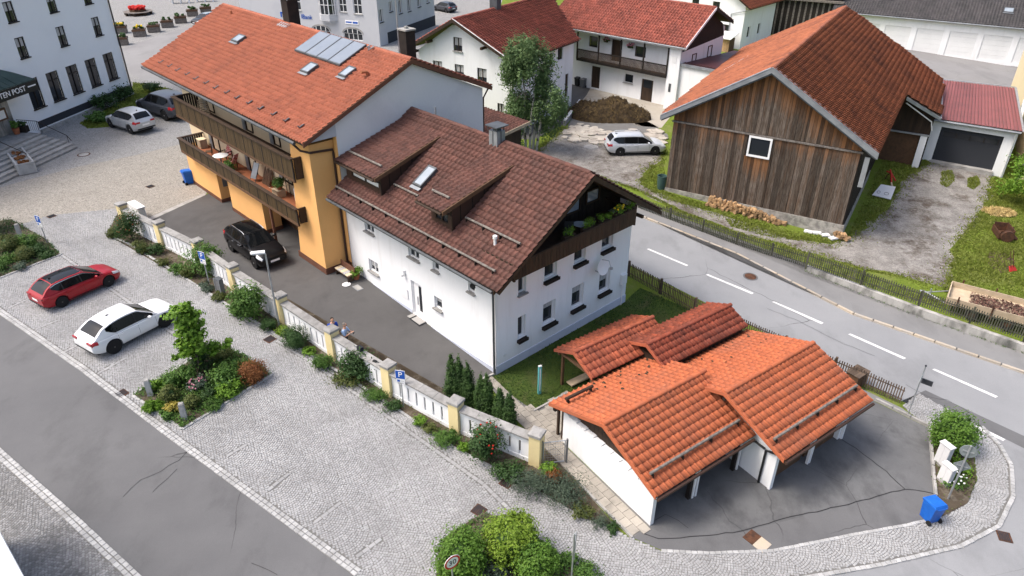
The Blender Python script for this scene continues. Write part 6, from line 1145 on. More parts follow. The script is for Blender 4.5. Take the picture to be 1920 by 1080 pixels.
for q in ka:
    f = window(BK, fK, *q, mull=3, depth=.12); cxm = (q[0] + q[1]) / 2; hw2 = (q[1] - q[0]) / 2
    part('arch', 'concrete', BK, lambda b: [b.solid([(cxm + (hw2 + .02) * math.cos(a0), -.04, 1.35 + .62 * math.sin(a0)), (cxm + (hw2 + .02) * math.cos(a1), -.04, 1.35 + .62 * math.sin(a1)), (cxm + (hw2 + .2) * math.cos(a1), -.04, 1.35 + .80 * math.sin(a1)), (cxm + (hw2 + .2) * math.cos(a0), -.04, 1.35 + .80 * math.sin(a0))], (0, .1, 0)) for a0, a1 in zip(np.linspace(0, math.pi, 13)[:-1], np.linspace(0, math.pi, 13)[1:])])
    part('fanlight', 'glass_dark', f, lambda b: b.solid([(cxm + hw2 * .94 * math.cos(a), -.015, 1.35 + .58 * math.sin(a)) for a in np.linspace(0, math.pi, 14)], (0, .01, 0))); part('fan_bar', 'white_paint', f, lambda b: [b.box(cxm - .04 + k * .75, cxm + .04 + k * .75, -.035, -.018, 1.35, 1.35 + .56 * math.sqrt(max(.05, 1 - (k * .75 / hw2) ** 2))) for k in (-1, 0, 1)])
by = part('bay_window', 'render_grey', BK, lambda b: (b.solid([(-9.0, 0, 2.75), (-8.2, -.75, 2.75), (-6.9, -.75, 2.75), (-6.1, 0, 2.75)], (0, 0, .75)), b.solid([(-8.8, 0, 2.45), (-8.1, -.5, 2.45), (-7.0, -.5, 2.45), (-6.3, 0, 2.45)], (0, 0, .29)), b.solid([(-9.0, 0, 6.0), (-8.2, -.75, 6.0), (-6.9, -.75, 6.0), (-6.1, 0, 6.0)], (0, 0, .5)), b.box(-8.9, -6.2, -.2, 0, 3.52, 6)))
for (a, c) in (((-9.0, 0), (-8.2, -.75)), ((-8.2, -.75), (-6.9, -.75)), ((-6.9, -.75), (-6.1, 0))):
    A_, C_ = Vector(a), Vector(c); dv = (C_ - A_).normalized(); nn = Vector((-dv.y, dv.x)); window(by, lambda s, z, d: (A_.x + dv.x * s + nn.x * d, A_.y + dv.y * s + nn.y * d, z), .0, (C_ - A_).length, 3.53, 5.98, mull=1, depth=.04, rail=.5)
text('lettering', 'lBank', .80, 'sign_blue', BK, frame_m((-11.05, -.03, 2.9), (1, 0, 0), (0, 0, 1)), .02); part('logo', 'sign_blue', BK, lambda b: (b.box(-15.3, -14.3, -.05, -.003, 3.1, 3.3), b.box(-15.3, -15.1, -.05, -.003, 2.65, 3.1), b.box(-14.5, -14.3, -.05, -.003, 2.65, 3.1), b.box(-14.9, -14.7, -.05, -.003, 2.75, 3.1)))
sg = part('sign_panel', 'sign_white', BK, lambda b: b.box(-5.0, -3.0, -.06, -.003, 2.5, 2.95)); part('print', 'sign_blue', sg, lambda b: (b.box(-4.9, -4.0, -.068, -.062, 2.65, 2.83), b.box(-3.85, -3.1, -.068, -.062, 2.61, 2.85)))
part('base_strip', 'plinth_dark', BK, lambda b: b.box(-.02, .06, 2, 15.5, -1, 2.6 - 1.2))
part('roof', 'tile_grey', BK, lambda b: b.solid([(-22.5, -.6, 11.02), (.6, -.6, 11.02), (.6, 8, 15), (-22.5, 8, 15)], (0, 0, .15)))
# cafe building glimpsed beyond the ridge
CF = thing('cafe_building', 'dark fronted cafe building at the top edge behind the yellow house roof', 'building', (-42.68,125.38), -22)
fC_ = fF; hc = [(1 + 2.6 * k, 2.9 + 2.6 * k, .1, 2.6) for k in range(6)]
b = MB(); b.wall(0, 18, -1, 7, hc, fC_, .2); b.build('wall', 'plinth_brown', CF, rec=False)
for q in hc: window(CF, fC_, *q, frame='wood_dark', mull=1)
for k in range(7): pbox('column', 'white_paint', CF, .3 + 2.6 * k, .7 + 2.6 * k, -.1, -.003, 0, 3)
# buildings behind the farm
NH = thing('back_house', 'white house with terracotta roof partly hidden behind the farmhouse', 'house', (29.32,95.55), -42)
hn = [(-4.6, -3.6, 4.0, 5.4), (-2.9, -1.9, 1.5, 2.8), (-7.6, -6.6, 4.0, 5.4)]
b = MB(); b.wall(-12, 0, -1, 5.6, hn, fF); b.wall(0, 9, -1, 5.2, [(1.5, 2.3, 1.2, 2.6), (4.5, 5.3, 1.2, 2.6)], fG); b.poly([(-12, 0, 5.6), (0, 0, 5.6), (-6, 0, 9.4)]); b.build('wall', 'render_white', NH, rec=False)
for q in hn: window(NH, fF, *q, frame='wood_dark', sill='concrete')
for q in ((1.5, 2.3, 1.2, 2.6), (4.5, 5.3, 1.2, 2.6)): window(NH, fG, *q, mull=0)
ln = math.hypot(7, 4.2)
roof(NH, [((1, -.8, 5.1), (0, 1, 0), (-7, 0, 4.2), [(0, 0), (10.5, 0), (10.5, ln), (0, ln)]), ((-13, 9.7, 5.1), (0, -1, 0), (7, 0, 4.2), [(0, 0), (10.5, 0), (10.5, ln), (0, ln)])], 'tile_terracotta', 'wood_dark', style='roll', tw=.4, th=.42, singles=60)
pipe(NH, [(.6, -.2, 4.9), (-1.8, -.1, 4.2), (-1.85, -.1, 0)], .05, 'zinc')
t = thing('lean_to', 'small wooden lean-to with a white roof against the back house', 'shed', (26.88,95.2), -42); part('wall', 'wood_brown', t, lambda b: b.box(-1.3, 1.3, -.6, .8, 0, 1.6)); part('roof', 'white_shutter', t, lambda b: b.solid([(-1.6, -1.0, 1.62), (1.6, -1.0, 1.62), (1.6, 1.0, 2.1), (-1.6, 1.0, 2.1)], (0, 0, .12)))
for k in range(8): pbox('board', 'wood_log', t, -1.3 + k * .325, -.99 + k * .325, -.63, -.605, 0, 1.55)
DS = thing('dark_shed', 'blackened board shed standing behind the back house', 'shed', (33.98,106.83), -28)
part('wall', 'wood_black', DS, lambda b: b.box(0, 11.2, .04, 6, -1, 9))
for k in range(45): pbox('board', 'wood_black' if k % 3 else 'wood_pole', DS, k * .248, k * .248 + .235, 0, .035 + .01 * (k % 2), -.5, 4.6)
part('eave', 'wood_pole', DS, lambda b: b.box(-.3, 11.5, -.5, .03, 4.7, 4.95)); part('board_side', 'wood_black', DS, lambda b: b.box(11.21, 11.25, .1, 6, -1, 9))
for k in range(45): pbox('board', 'wood_black', DS, k * .248, k * .248 + .235, -.02, .035, 5.0, 9)
t = thing('stone_stack', 'pale stack of stones beside the dark shed wall', 'stack', (38.45,105.79), -28)
for k in range(40): r_ = random.Random(k); o = MB().blob((0, 0, 0), (.28, .3, .2), 7, 5, .25).build('stone', 'render_aged', t); o.location = (-2.2 + (k % 10) * .5 + r_.uniform(-.1, .1), r_.uniform(-.1, .1), .15 + .34 * (k // 10))
# corner of the building at the lower left edge
t = thing('edge_building', 'corner of a pale blue white building at the lower left edge', 'building', (-15,14.03), -60)
e0, e1 = [Vector(q) for q in ((-16.38,15.53),(-14,13.27))]; dd = e1 - e0; t.location = (e0.x, e0.y, float(gz(e0.x, e0.y))); t.rotation_euler = (0, 0, math.atan2(dd.y, dd.x))
part('wall', 'render_blue_white', t, lambda b: b.box(-3, dd.length + 4, -6, -.2, -1, 3.9)); part('roof', 'render_blue_white', t, lambda b: b.solid([(-3.2, 0, 4.0), (dd.length + 4, 0, 4.0), (dd.length + 4, -6, 4.6), (-3.2, -6, 4.6)], (0, 0, -.1))); part('gutter', 'white_shutter', t, lambda b: b.tube([(-3.2, .06, 3.95), (dd.length + 4, .06, 3.95)], .06, 8), True)
# ---------------------------------------------------------------- vegetation
def leaf_quads(C, Nn, size, asp, rng):
    n = len(C); Nn = Nn / np.linalg.norm(Nn, axis=1, keepdims=True); r = rng.normal(size=(n, 3)); t = np.cross(Nn, r); t /= np.linalg.norm(t, axis=1, keepdims=True) + 1e-9; b = np.cross(Nn, t)
    s = size * rng.uniform(.6, 1.25, (n, 1)); V = np.stack([C - t * s, C + b * s * asp + Nn * s * .15, C + t * s, C - b * s * asp + Nn * s * .15], 1)
    return V.reshape(-1, 3), np.arange(4 * n).reshape(-1, 4)
def foliage(parent, m, blobs, n, size, seed=0, asp=.55, clump=.28, name='foliage', drop=0.0, up=.5):
    """blobs: (cx, cy, cz, rx, ry, rz); leaves gathered in clumps spread through the volume, denser towards the outside."""
    rng = np.random.default_rng(seed); w = np.array([b[3] * b[4] + b[4] * b[5] + b[3] * b[5] for b in blobs]); w = w / w.sum(); Cs = []; Ns = []
    for b, f in zip(blobs, w):
        k = max(4, int(n * f)); nc = max(5, int(k / 22)); d = rng.normal(size=(nc, 3)); d /= np.linalg.norm(d, axis=1, keepdims=True); d *= (rng.uniform(.35, 1, (nc, 1)) ** .45) * rng.uniform(.86, 1.1, (nc, 1))
        idx = rng.integers(0, nc, k); q = d[idx] + rng.normal(size=(k, 3)) * clump * rng.uniform(.6, 1.2, (k, 1)); 
        c = np.array(b[:3]) + q * np.array(b[3:]); c[:, 2] -= drop * rng.uniform(0, 1, k) ** 2
        Cs.append(c); Ns.append(q * .9 + rng.normal(size=(k, 3)) * .55 + np.array([0, 0, up]))
    C, Nn = np.concatenate(Cs), np.concatenate(Ns); keep = C[:, 2] > .015; V, F = leaf_quads(C[keep], Nn[keep], size, asp, rng)
    return np_mesh(name, V, F, m, parent)
SEED = [100]
def shrub(name, label, x, y, r, h, m='leaf_mid', n=None, size=.055, cat='shrub', group=None, lumps=5, flowers=None, wide=1.0, asp=.55, core=True, fl_n=26):
    SEED[0] += 1; rng = random.Random(SEED[0]); t = thing(name, label, cat, (x, y, .03), 0, group)
    blobs = [(0, 0, h * .5, r * .86 * wide, r * .86, h * .5)] + [(rng.uniform(-.5, .5) * r * wide, rng.uniform(-.5, .5) * r, h * rng.uniform(.45, .72), r * .5, r * .5, h * .33) for _ in range(lumps)]
    foliage(t, m, blobs, n or int(1500 * r * (r + h)) + 260, size, SEED[0], asp)
    if core: part('stem', 'bark', t, lambda b: [b.tube([(0, 0, -.1), (rng.uniform(-.4, .4) * r, rng.uniform(-.4, .4) * r, h * .7)], .022, 5, .008) for _ in range(4)])
    if flowers:
        q = MB()
        for _ in range(fl_n):
            a, e = rng.uniform(0, 6.28), rng.uniform(.0, 1.4); q.blob((r * .92 * wide * math.cos(a) * math.cos(e), r * .92 * math.sin(a) * math.cos(e), h * .5 + h * .5 * math.sin(e)), (.045, .045, .035), 5, 4)
        q.build('flower', flowers, t, kind='stuff')
    return t
def ball(label, x, y, r, m='leaf_olive', **kw):
    SEED[0] += 1; t = thing('round_bush', label, 'bush', (x, y, .03), 0, kw.get('group')); rng = random.Random(SEED[0])
    n = int(4200 * r * r) + 900; foliage(t, m, [(0, 0, r * .85, r, r, r * .88)], n, kw.get('size', .04), SEED[0], .6, .16)
    part('stem', 'bark', t, lambda b: [b.tube([(0, 0, -.1), (rng.uniform(-.3, .3) * r, rng.uniform(-.3, .3) * r, r)], .03, 5, .01) for _ in range(3)]); part('inner_twigs', 'leaf_dark' if m != 'leaf_rust' else 'leaf_rust', t, lambda b: b.blob((0, 0, r * .7), (r * .62, r * .62, r * .6), 12, 8, .08)); return t
SG = 'shrubs of the planting strip'
for (px, r, h, m, lb, kw) in (
    ((-24.13,40.71), .80, 1.75, 'leaf_dark', 'tall dark rose bush with reddish shoots at the first pillar of the garden wall', dict(flowers='leaf_rust', fl_n=60)),
    ((-21.81,38.71), .48, .70, 'leaf_dark', 'dark green bushy shrub right of the olive ball near the second pillar', {}),
    ((-20.85,37.43), .36, .40, 'leaf_olive', 'low olive cushion in front of the second wall bay', {}),
    ((-19.6,36.47), .45, .50, 'leaf_mid', 'low green shrub below the middle of the second wall bay', {}),
    ((-18.74,36.1), .48, .62, 'leaf_olive', 'olive shrub left of the vine on the third pillar', {}),
    ((-18.01,36.48), .92, 1.65, 'leaf_mid', 'light green vine bush sprawling over the wall behind the parking sign', dict(size=.075)),
    ((-17.15,34.48), .42, .42, 'leaf_grey', 'grey green cushion in front of the parking sign post', {}),
    ((-16.09,33.52), .36, .40, 'leaf_olive', 'small olive shrub beside the grey machine box', {}),
    ((-14.58,31.96), .42, .46, 'leaf_mid', 'low green shrub below the fourth pillar', {}),
    ((-13.87,31.86), .85, 1.8, 'leaf_mid', 'tall leafy shrub with white blossoms left of the street lamp', dict(flowers='sign_white', fl_n=22, size=.075)),
    ((-12.56,30.89), .45, .55, 'leaf_dark', 'grassy dark green clump left of the lamp post foot', dict(asp=.2, size=.09)),
    ((-11.72,30.44), .36, .40, 'leaf_lime', 'yellow green cushion right of the lamp post foot', {}),
    ((-10.07,28.9), .30, .34, 'leaf_light', 'small bright shrub right of the big round bush', {}),
    ((-9.14,27.92), .46, .62, 'leaf_mid', 'fresh green grass like clump below the sixth pillar', dict(asp=.2, size=.10)),
    ((-7.83,26.89), .55, .34, 'leaf_olive', 'flat olive carpet plant below the climbing rose', dict(wide=1.3)),
    ((-7.3,27.31), .80, 1.35, 'leaf_dark', 'dark climbing rose on the wall right of the two people', dict(size=.07)),
    ((-6.29,25.96), .50, .40, 'leaf_mid', 'green grassy carpet below the seventh pillar', dict(asp=.25, size=.08, wide=1.3)),
    ((-5.44,25.17), .42, .36, 'leaf_dark', 'low dark plants left of the second parking sign', {}),
    ((-4.08,24.24), .26, .40, 'leaf_light', 'small bright round shrub in front of the seventh wall bay', {}),
    ((-3.54,23.84), .34, .34, 'leaf_olive', 'olive cushion right of the small bright shrub', {}),
    ((-2.8,23.29), .50, .42, 'leaf_mid', 'green grassy clump below the eighth pillar', dict(asp=.22, size=.09, wide=1.3)),
    ((-2.07,22.76), .26, .40, 'leaf_light', 'small lime shrub left of the red flowered rose', {}),
    ((-0.99,22.44), .70, 1.65, 'leaf_dark', 'tall dark rose with red flowers on the last wall bay', dict(flowers='flower_red', fl_n=14, size=.06)),
    ((-0.15,21.53), .60, .55, 'leaf_dark', 'dark low plants at the foot of the last pillar', dict(wide=1.2)),
    ((0.68,20.86), .80, .62, 'leaf_grey', 'grey green lavender mound left of the brown ball', dict(asp=.2, size=.07)),
    ((2.18,20.51), .95, .66, 'leaf_grey', 'large grey green lavender mound beside the slab path', dict(asp=.2, size=.07)),
    ((2.8,19.61), .42, .34, 'leaf_olive', 'low olive plant at the lower end of the lavender', {}),
    ((3.47,19.2), .40, .40, 'leaf_grey', 'small grey lavender tuft near the tip of the planting strip', dict(asp=.2)),
    ((3.86,18.87), .26, .24, 'leaf_dark', 'last little dark plant at the tip of the planting strip', {})):
    shrub('shrub', lb, *px, r * 1.15, h * 1.05, m, group=SG, **kw)
for px, r, m, lb in (((-25.53,41), .36, 'leaf_olive', 'small olive ball bush at the start of the planting strip'), ((-22.78,38.91), .48, 'leaf_olive', 'olive ball bush in front of the first wall bay'), ((-10.86,29.51), .66, 'leaf_dark', 'large round dark bush below the fifth wall bay'),
    ((1.58,21.52), .36, 'leaf_light', 'bright green ball between the lavender mounds'), ((1.74,21.18), .34, 'leaf_rust', 'brown ball bush between the lavender mounds'),
    ((-14.1,28.21), .50, 'leaf_olive', 'olive ball bush at the back of the island bed'), ((-12.18,26.81), .66, 'leaf_rust', 'rust red round bush at the right end of the island bed'), ((-15.45,25.23), .45, 'leaf_olive', 'larger olive ball beside the upper granite bollard of the island'), ((-14.33,24.87), .36, 'leaf_olive', 'smaller olive ball beside the lower granite bollard of the island'),
    ((-31.06,39.2), .60, 'leaf_olive', 'big round bush at the upper left of the left bed'), ((-30.01,39.78), .52, 'leaf_mid', 'round bush nearest the parking sign in the left bed'), ((-29.35,37.97), .52, 'leaf_olive', 'rounded olive bush in the middle of the left bed'), ((-30.78,39.77), .40, 'leaf_mid', 'small round bush beside the bollard in the left bed')):
    ball(lb, *px, r, m, group='ball shaped bushes')
for px, r, h, m, lb, kw in (((-13.36,26.44), .85, .95, 'leaf_mid', 'large leafy green bush left of the rust red bush', dict(size=.08)), ((-13.02,25.72), .60, .62, 'leaf_light', 'bright leafy shrub at the lower edge of the island bed', dict(size=.07)), ((-15.27,26.34), .66, .85, 'leaf_mid', 'green bush left of the young maple tree', dict(size=.07)),
    ((-14.79,27.61), .70, .7, 'leaf_dark', 'dark shrub behind the young maple trunk', {}), ((-16.33,25.98), .42, .46, 'leaf_light', 'lime shrub at the upper bollard of the island', {}), ((-15.01,24.56), .34, .40, 'leaf_yellow', 'yellow leaved plant in the island bed', dict(size=.08)), ((-15.9,24.65), .42, .38, 'leaf_light', 'striped pale grass clump at the island corner', dict(asp=.18, size=.14)),
    ((-15.14,24.11), .36, .36, 'leaf_mid', 'low green plant behind the lower bollard', {}), ((-14.51,26.15), .50, .55, 'leaf_grey', 'airy grey pink shrub under the maple', dict(flowers='flower_pink', fl_n=40)), ((-13.85,25.67), .50, .46, 'leaf_dark', 'dark low shrub in the middle of the island bed', {}), ((-13.45,24.88), .46, .34, 'leaf_mid', 'grassy green clump at the long edge of the island', dict(asp=.22, size=.09)),
    ((-29.07,38.65), .66, .62, 'leaf_dark', 'spreading dark juniper at the right of the left bed', dict(wide=1.2)), ((-30.12,37.69), .55, .55, 'leaf_mid', 'green mound in the lower part of the left bed', {}), ((-28.98,36.85), .42, .40, 'leaf_grey', 'greyish mound at the lower edge of the left bed', {}), ((-30.07,36.78), .52, .55, 'leaf_mid', 'green mound cut by the left picture edge', {}), ((-28.2,38.38), .46, .28, 'leaf_dark', 'flat ground hugging shrub at the tip of the left bed', {}),
    ((-38.47,64.77), 1.15, .9, 'leaf_mid', 'low spreading bush at the near end of the hotel lawn', dict(n=1100, size=.12)), ((-39.45,68.59), 1.1, 1.5, 'leaf_dark', 'round dark shrub against the hotel plinth', dict(n=1100, size=.12)), ((-39.01,71.31), 1.0, 1.5, 'leaf_dark', 'dark shrub at the corner of the hotel', dict(n=1000, size=.12)), ((-37.59,74.83), 1.0, 1.0, 'leaf_dark', 'single shrub at the far tip of the hotel lawn', dict(n=900, size=.12)),
    ((18.67,21.89), .55, .34, 'leaf_mid', 'flat green plants with small white flowers in the corner bed', dict(flowers='sign_white', fl_n=20, wide=1.2)), ((19.47,22.67), .50, .34, 'leaf_light', 'bright low plants behind the leaning sign post', {}), ((1.98,17.25), .55, .42, 'leaf_mid', 'low green plants right of the round bushes', dict(wide=1.3)), ((2.73,16.93), .5, .36, 'leaf_mid', 'low green plants at the lower right of the shrub bed', {}), ((-0.54,16.77), .55, .5, 'leaf_grey', 'grey green plants between the round bushes', {})):
    shrub('shrub', lb, *px, r, h, m, **kw)
for px, r, m, lb in (((-1.76,16.9), .92, 'leaf_mid', 'large round green bush behind the speed limit sign'), ((-0.02,17.61), 1.02, 'leaf_lime', 'large round lime green bush, highest of the lower group'), ((0.88,16.86), .78, 'leaf_mid', 'round green bush in front of the lime bush'), ((19.62,24), .95, 'leaf_mid', 'round green bush beside the grey cabinets')):
    t = thing('round_bush', lb, 'bush', (*px, .03), 0, 'big round bushes'); foliage(t, 'leaf_fresh' if m == 'leaf_mid' else m, [(0, 0, r * .95, r, r, r * .92)] + ([(.2 * r, .1 * r, r * 1.25, r * .7, r * .7, r * .6)] if m == 'leaf_lime' else []), 7000, .055, int(px[0] * 10) % 97, .6, .15); part('stem', 'bark', t, lambda b: b.tube([(0, 0, -.1), (0, 0, r)], .05, 6)); part('inner_twigs', 'leaf_dark', t, lambda b: b.blob((0, 0, r * .9), (r * .7, r * .7, r * .68), 12, 8, .08))
# columnar cypresses by the courtyard corner
for k, (px, h) in enumerate((((-2.74,25.99), 1.95), ((-2.38,25.9), 2.0), ((-1.97,25.63), 1.9), ((-1.37,25.2), 1.62), ((-1.09,25.04), 1.75), ((-0.51,24.62), 1.45), ((-0.1,24.4), 1.45))):
    t = thing('cypress', ('leftmost narrow cypress behind the garden wall', 'tall narrow cypress, second from the left', 'tall cypress at the edge of the first group of three', 'left cypress of the middle pair', 'right cypress of the middle pair', 'left cypress of the last small pair', 'rightmost small cypress near the slab path')[k], 'cypress', (*px, 0), 0, 'row of narrow cypresses')
    h *= 1.22
    foliage(t, 'leaf_cypress', [(0, 0, h * f, .33 * s, .33 * s, h * .2) for f, s in ((.14, .95), (.32, 1.0), (.52, .85), (.72, .62), (.88, .32))], 6500, .055, 40 + k, .4, .22, up=.7); part('trunk', 'bark', t, lambda b: b.tube([(0, 0, -.1), (0, 0, h * .9)], .035, 6, .01))
# young maple in the island
mx = (-14.78,27.17)
t = thing('young_maple', 'young slender maple tree growing in the island bed', 'tree', (*mx, 0)); part('trunk', 'bark', t, lambda b: (b.tube([(0, 0, -.1), (.02, 0, 1.5), (-.03, .02, 3.9)], .05, 7, .02), [b.tube([(0, 0, z), (math.cos(a) * .55, math.sin(a) * .55, z + .5)], .02, 5, .008) for z, a in ((1.3, .3), (1.6, 2.2), (1.9, 4.2), (2.2, 1.0), (2.5, 3.2), (2.8, 5.2), (3.1, .2))], b.tube([(0, 0, 1.35), (.9, .2, 1.6), (1.35, .3, 1.75)], .02, 5, .008)))
rr = random.Random(3); cr = [(math.cos(a) * q, math.sin(a) * q, z, s, s, s * .75) for z, q, s, a in [(1.15 + .14 * i, rr.uniform(.2, .78) * (1 - .032 * i), rr.uniform(.22, .36), rr.uniform(0, 6.28)) for i in range(22)]] + [(0, 0, 2.6, .35, .35, 1.2), (.8, .2, 1.5, .35, .3, .22), (1.3, .3, 1.72, .26, .22, .2)]
foliage(t, 'leaf_light', cr, 3900, .10, 9, .75, .3, 'crown'); t.scale = (1.12, 1.12, .93)
# birch by the farm yard
bx_ = (1.38,57.23)
t = thing('birch_tree', 'tall drooping birch with several stems beside the gravel yard', 'tree', (*bx_, 0)); rr = random.Random(8)
part('trunk', 'bark_birch', t, lambda b: [b.tube([(x, y, -.2), (x * 1.6, y * 1.5, 2.5), (x * 2.6 + .2, y * 2.5, 5.2), (x * 3.4, y * 3, h)], .13, 7, .03) for x, y, h in ((-.25, 0, 8.2), (.3, .1, 7.2), (.05, -.25, 6.4), (.55, -.1, 4.8))])
part('branch', 'bark', t, lambda b: [b.tube([(0, 0, z), (math.cos(a) * 1.0, math.sin(a) * 1.0, z + .7), (math.cos(a) * q, math.sin(a) * q, z + .2)], .04, 5, .01) for z, a, q in [(rr.uniform(2, 7), rr.uniform(0, 6.28), rr.uniform(1.3, 2.2)) for _ in range(22)]])
cr = []
for i in range(58):
    z = rr.uniform(1.5, 8.7); wd = (2.5 if z < 6.2 else 2.5 - (z - 6.2) * .62); a = rr.uniform(0, 6.28); q = wd * rr.uniform(.25, .95); s = rr.uniform(.42, .8); cr.append((math.cos(a) * q + (.35 if z < 5 else -.25), math.sin(a) * q, z, s, s, s * 1.25))
foliage(t, 'leaf_birch', cr, 22000, .12, 21, .5, .3, 'crown', drop=.7, up=.2)
t = thing('fruit_tree', 'bright green tree at the right picture edge by the grass', 'tree', (39.05,49.18)); part('trunk', 'bark', t, lambda b: (b.tube([(0, 0, -.1), (.05, 0, 1.4), (0, .1, 3.2)], .12, 7, .04), [b.tube([(0, 0, 1.2), (math.cos(a) * 1.3, math.sin(a) * 1.3, 2.6)], .05, 5, .015) for a in (.2, 1.5, 2.8, 4.1, 5.3)])); rr = random.Random(5)
foliage(t, 'leaf_light', [(rr.uniform(-1.7, 1.7), rr.uniform(-1.7, 1.7), rr.uniform(1.2, 3.8), .8, .8, .65) for _ in range(20)], 5200, .11, 5, .6, .3, 'crown')
t = thing('leafy_tree', 'broad leaved tree reaching in at the left picture edge', 'tree', (-34.59,41.38)); part('trunk', 'bark', t, lambda b: b.tube([(0, 0, -.1), (0, 0, 2.6)], .08, 7, .03)); rr = random.Random(6)
foliage(t, 'leaf_mid', [(rr.uniform(-.9, 1.1), rr.uniform(-.9, .9), rr.uniform(1.2, 3.0), .5, .5, .4) for _ in range(14)], 1700, .12, 6, .75, .3, 'crown')
# flowers along the gable balcony of the white house
for k, (v, m_, lb) in enumerate(((3.9, 'leaf_light', 'left green flower box on the gable balcony rail'), (5.2, 'leaf_light', 'middle green flower box on the gable balcony rail'), (6.5, 'leaf_light', 'right green flower box on the gable balcony rail'), (7.6, 'flower_yellow', 'small yellow flower box at the right of the gable balcony'), (8.55, 'leaf_light', 'leafy pot on the far corner of the gable balcony'))):
    t = on_floor('flower_box', lb, 'flower box', .80, v, 6.40, 90, 'flower boxes on the gable balcony'); part('box', 'wood_dark', t, lambda b: b.box(-.38, .38, -.1, .1, 0, .17)); rb = random.Random(k)
    foliage(t, 'leaf_light', [(rb.uniform(-.25, .25), 0, .32, .26, .2, .22) for _ in range(4)], 260, .06, 60 + k, .3)
    if m_ != 'leaf_light': part('flower', m_, t, lambda b: [b.blob((rb.uniform(-.3, .3), rb.uniform(-.12, .12), .38 + rb.uniform(0, .12)), (.06, .06, .05), 5, 4) for _ in range(12)], kind='stuff')
for k, (u, v, lb) in enumerate(((-25.1 + .9, -1.6, 'dark leafy plant beside the red chair on the lower balcony'), (-18.6, -.95, 'green leafy plant in the box at the end of the lower balcony'))):
    t = on_floor('potted_plant', lb, 'plant', u, v, FZ + (.4 if k else 0)); part('pot', 'terracotta', t, lambda b: b.lathe([(.14, 0), (.18, .25), (.15, .25)], 12)); foliage(t, 'leaf_mid', [(0, 0, .5, .38, .3, .35)], 420, .08, 70 + k)
# ground cover, stuff nobody could count
def scatter(name, m, P, n, size, h, asp, seed, z=.03, up=.8, hole=()):
    rng = np.random.default_rng(seed); P_ = np.array(P); x = rng.uniform(P_[:, 0].min(), P_[:, 0].max(), n * 3); y = rng.uniform(P_[:, 1].min(), P_[:, 1].max(), n * 3); ok = inpoly(P_, x, y)
    ox = np.sin(x * 1.7 + 1.3 * np.sin(y * 1.1)) + np.sin(y * 2.1 + x * .6); ok &= (ox + rng.normal(0, .8, len(x))) > -.5
    for q in hole: ok &= ~inpoly(q, x, y)
    x, y = x[ok][:n], y[ok][:n]; C = np.stack([x, y, gz(x, y) + z + rng.uniform(0, 1, len(x)) ** 1.5 * h], 1); Nn = rng.normal(size=(len(x), 3)) * .6 + np.array([0, 0, up])
    V, F = leaf_quads(C, Nn, size, asp, rng); return np_mesh(name, V, F, m, None, 'stuff')
scatter('ground_cover', 'leaf_olive', P_BED, 9000, .06, .20, .5, 1); scatter('ground_cover', 'leaf_mid', P_ISL, 8000, .055, .20, .5, 2, .05); scatter('ground_cover', 'leaf_dark', P_LB, 6500, .06, .22, .5, 3, .05); scatter('ground_cover', 'leaf_mid', P_BB, 3000, .055, .16, .5, 4, .05); scatter('ground_cover', 'leaf_olive', P_CBED, 1500, .055, .14, .5, 5, .04)
def grass(name, P, n, size, h, seed, hole=(), m='grass_blade'):
    rng = np.random.default_rng(seed); P_ = np.array(P); x = rng.uniform(P_[:, 0].min(), P_[:, 0].max(), n * 3); y = rng.uniform(P_[:, 1].min(), P_[:, 1].max(), n * 3); ok = inpoly(P_, x, y)
    for q in hole: ok &= ~inpoly(q, x, y)
    x, y = x[ok][:n], y[ok][:n]; k = len(x); a = rng.uniform(0, 6.28, k); hh = h * rng.uniform(.5, 1.3, k) * (1 + .5 * np.sin(x * .9) * np.sin(y * 1.3)); z = gz(x, y); dx, dy = np.cos(a) * size, np.sin(a) * size; lx, ly = rng.normal(0, .5, k) * hh, rng.normal(0, .5, k) * hh
    V = np.stack([np.stack([x - dx, y - dy, z], 1), np.stack([x + dx, y + dy, z], 1), np.stack([x + lx, y + ly, z + hh], 1)], 1).reshape(-1, 3); return np_mesh(name, V, np.arange(3 * k).reshape(-1, 3), m, None, 'stuff')
P_MEAD = ((27.86,39.77),(30.45,43.77),(35.31,49.03),(39.56,55.19),(40.11,53.2),(38.41,46.76),(30.23,32.4),(28.37,32.78),(25.74,35.19),(26.13,37.19))
grass('grass', P_MEAD, 22000, .05, .12, 11)
grass('grass', ((-39.72,64.13),(-39.45,68.59),(-39.37,73.61),(-41.32,78.37),(-36.03,75.67),(-35.54,72.88),(-36.1,68.29),(-36.47,65.76),(-36.59,63.24),(-38.29,62.77)), 7000, .09, .12, 12)
P_GL = ((-1.4,27.43),(-0.74,27.86),(6.45,34.67),(7.53,36.19),(10.72,33.58),(10.48,31.22),(7.74,30.15),(2.52,26.23),(1,25.35),(0.02,26.21))
grass('grass', P_GL, 9000, .03, .06, 13, m='leaf_dark')
grass('grass', ((9.69,50.77),(10.74,53.55),(12.29,55.63),(11.5,49.54),(14.25,47.58),(18.98,44.19),(22.34,43.34),(23.24,43.79),(21.28,42.46),(18.63,43.12),(14.03,46.64),(10.91,48.41)), 9000, .05, .12, 14)
grass('grass', ((22.77,43.53),(26.06,46.94),(28.69,50.04),(30.92,53.31),(35.46,57.72),(33.46,57.85),(31.3,57.62),(23.95,45.54)), 7000, .05, .12, 15)
grass('grass', ((11.1,47.3),(13.8,45.64),(18.83,41.56),(20.43,40.2),(23.91,37.33),(25.86,36.02),(25.74,35.19),(23.3,36.02),(18.51,39.53),(14.75,42.09),(10.46,45.83)), 9000, .05, .14, 16, [P_GRAV])
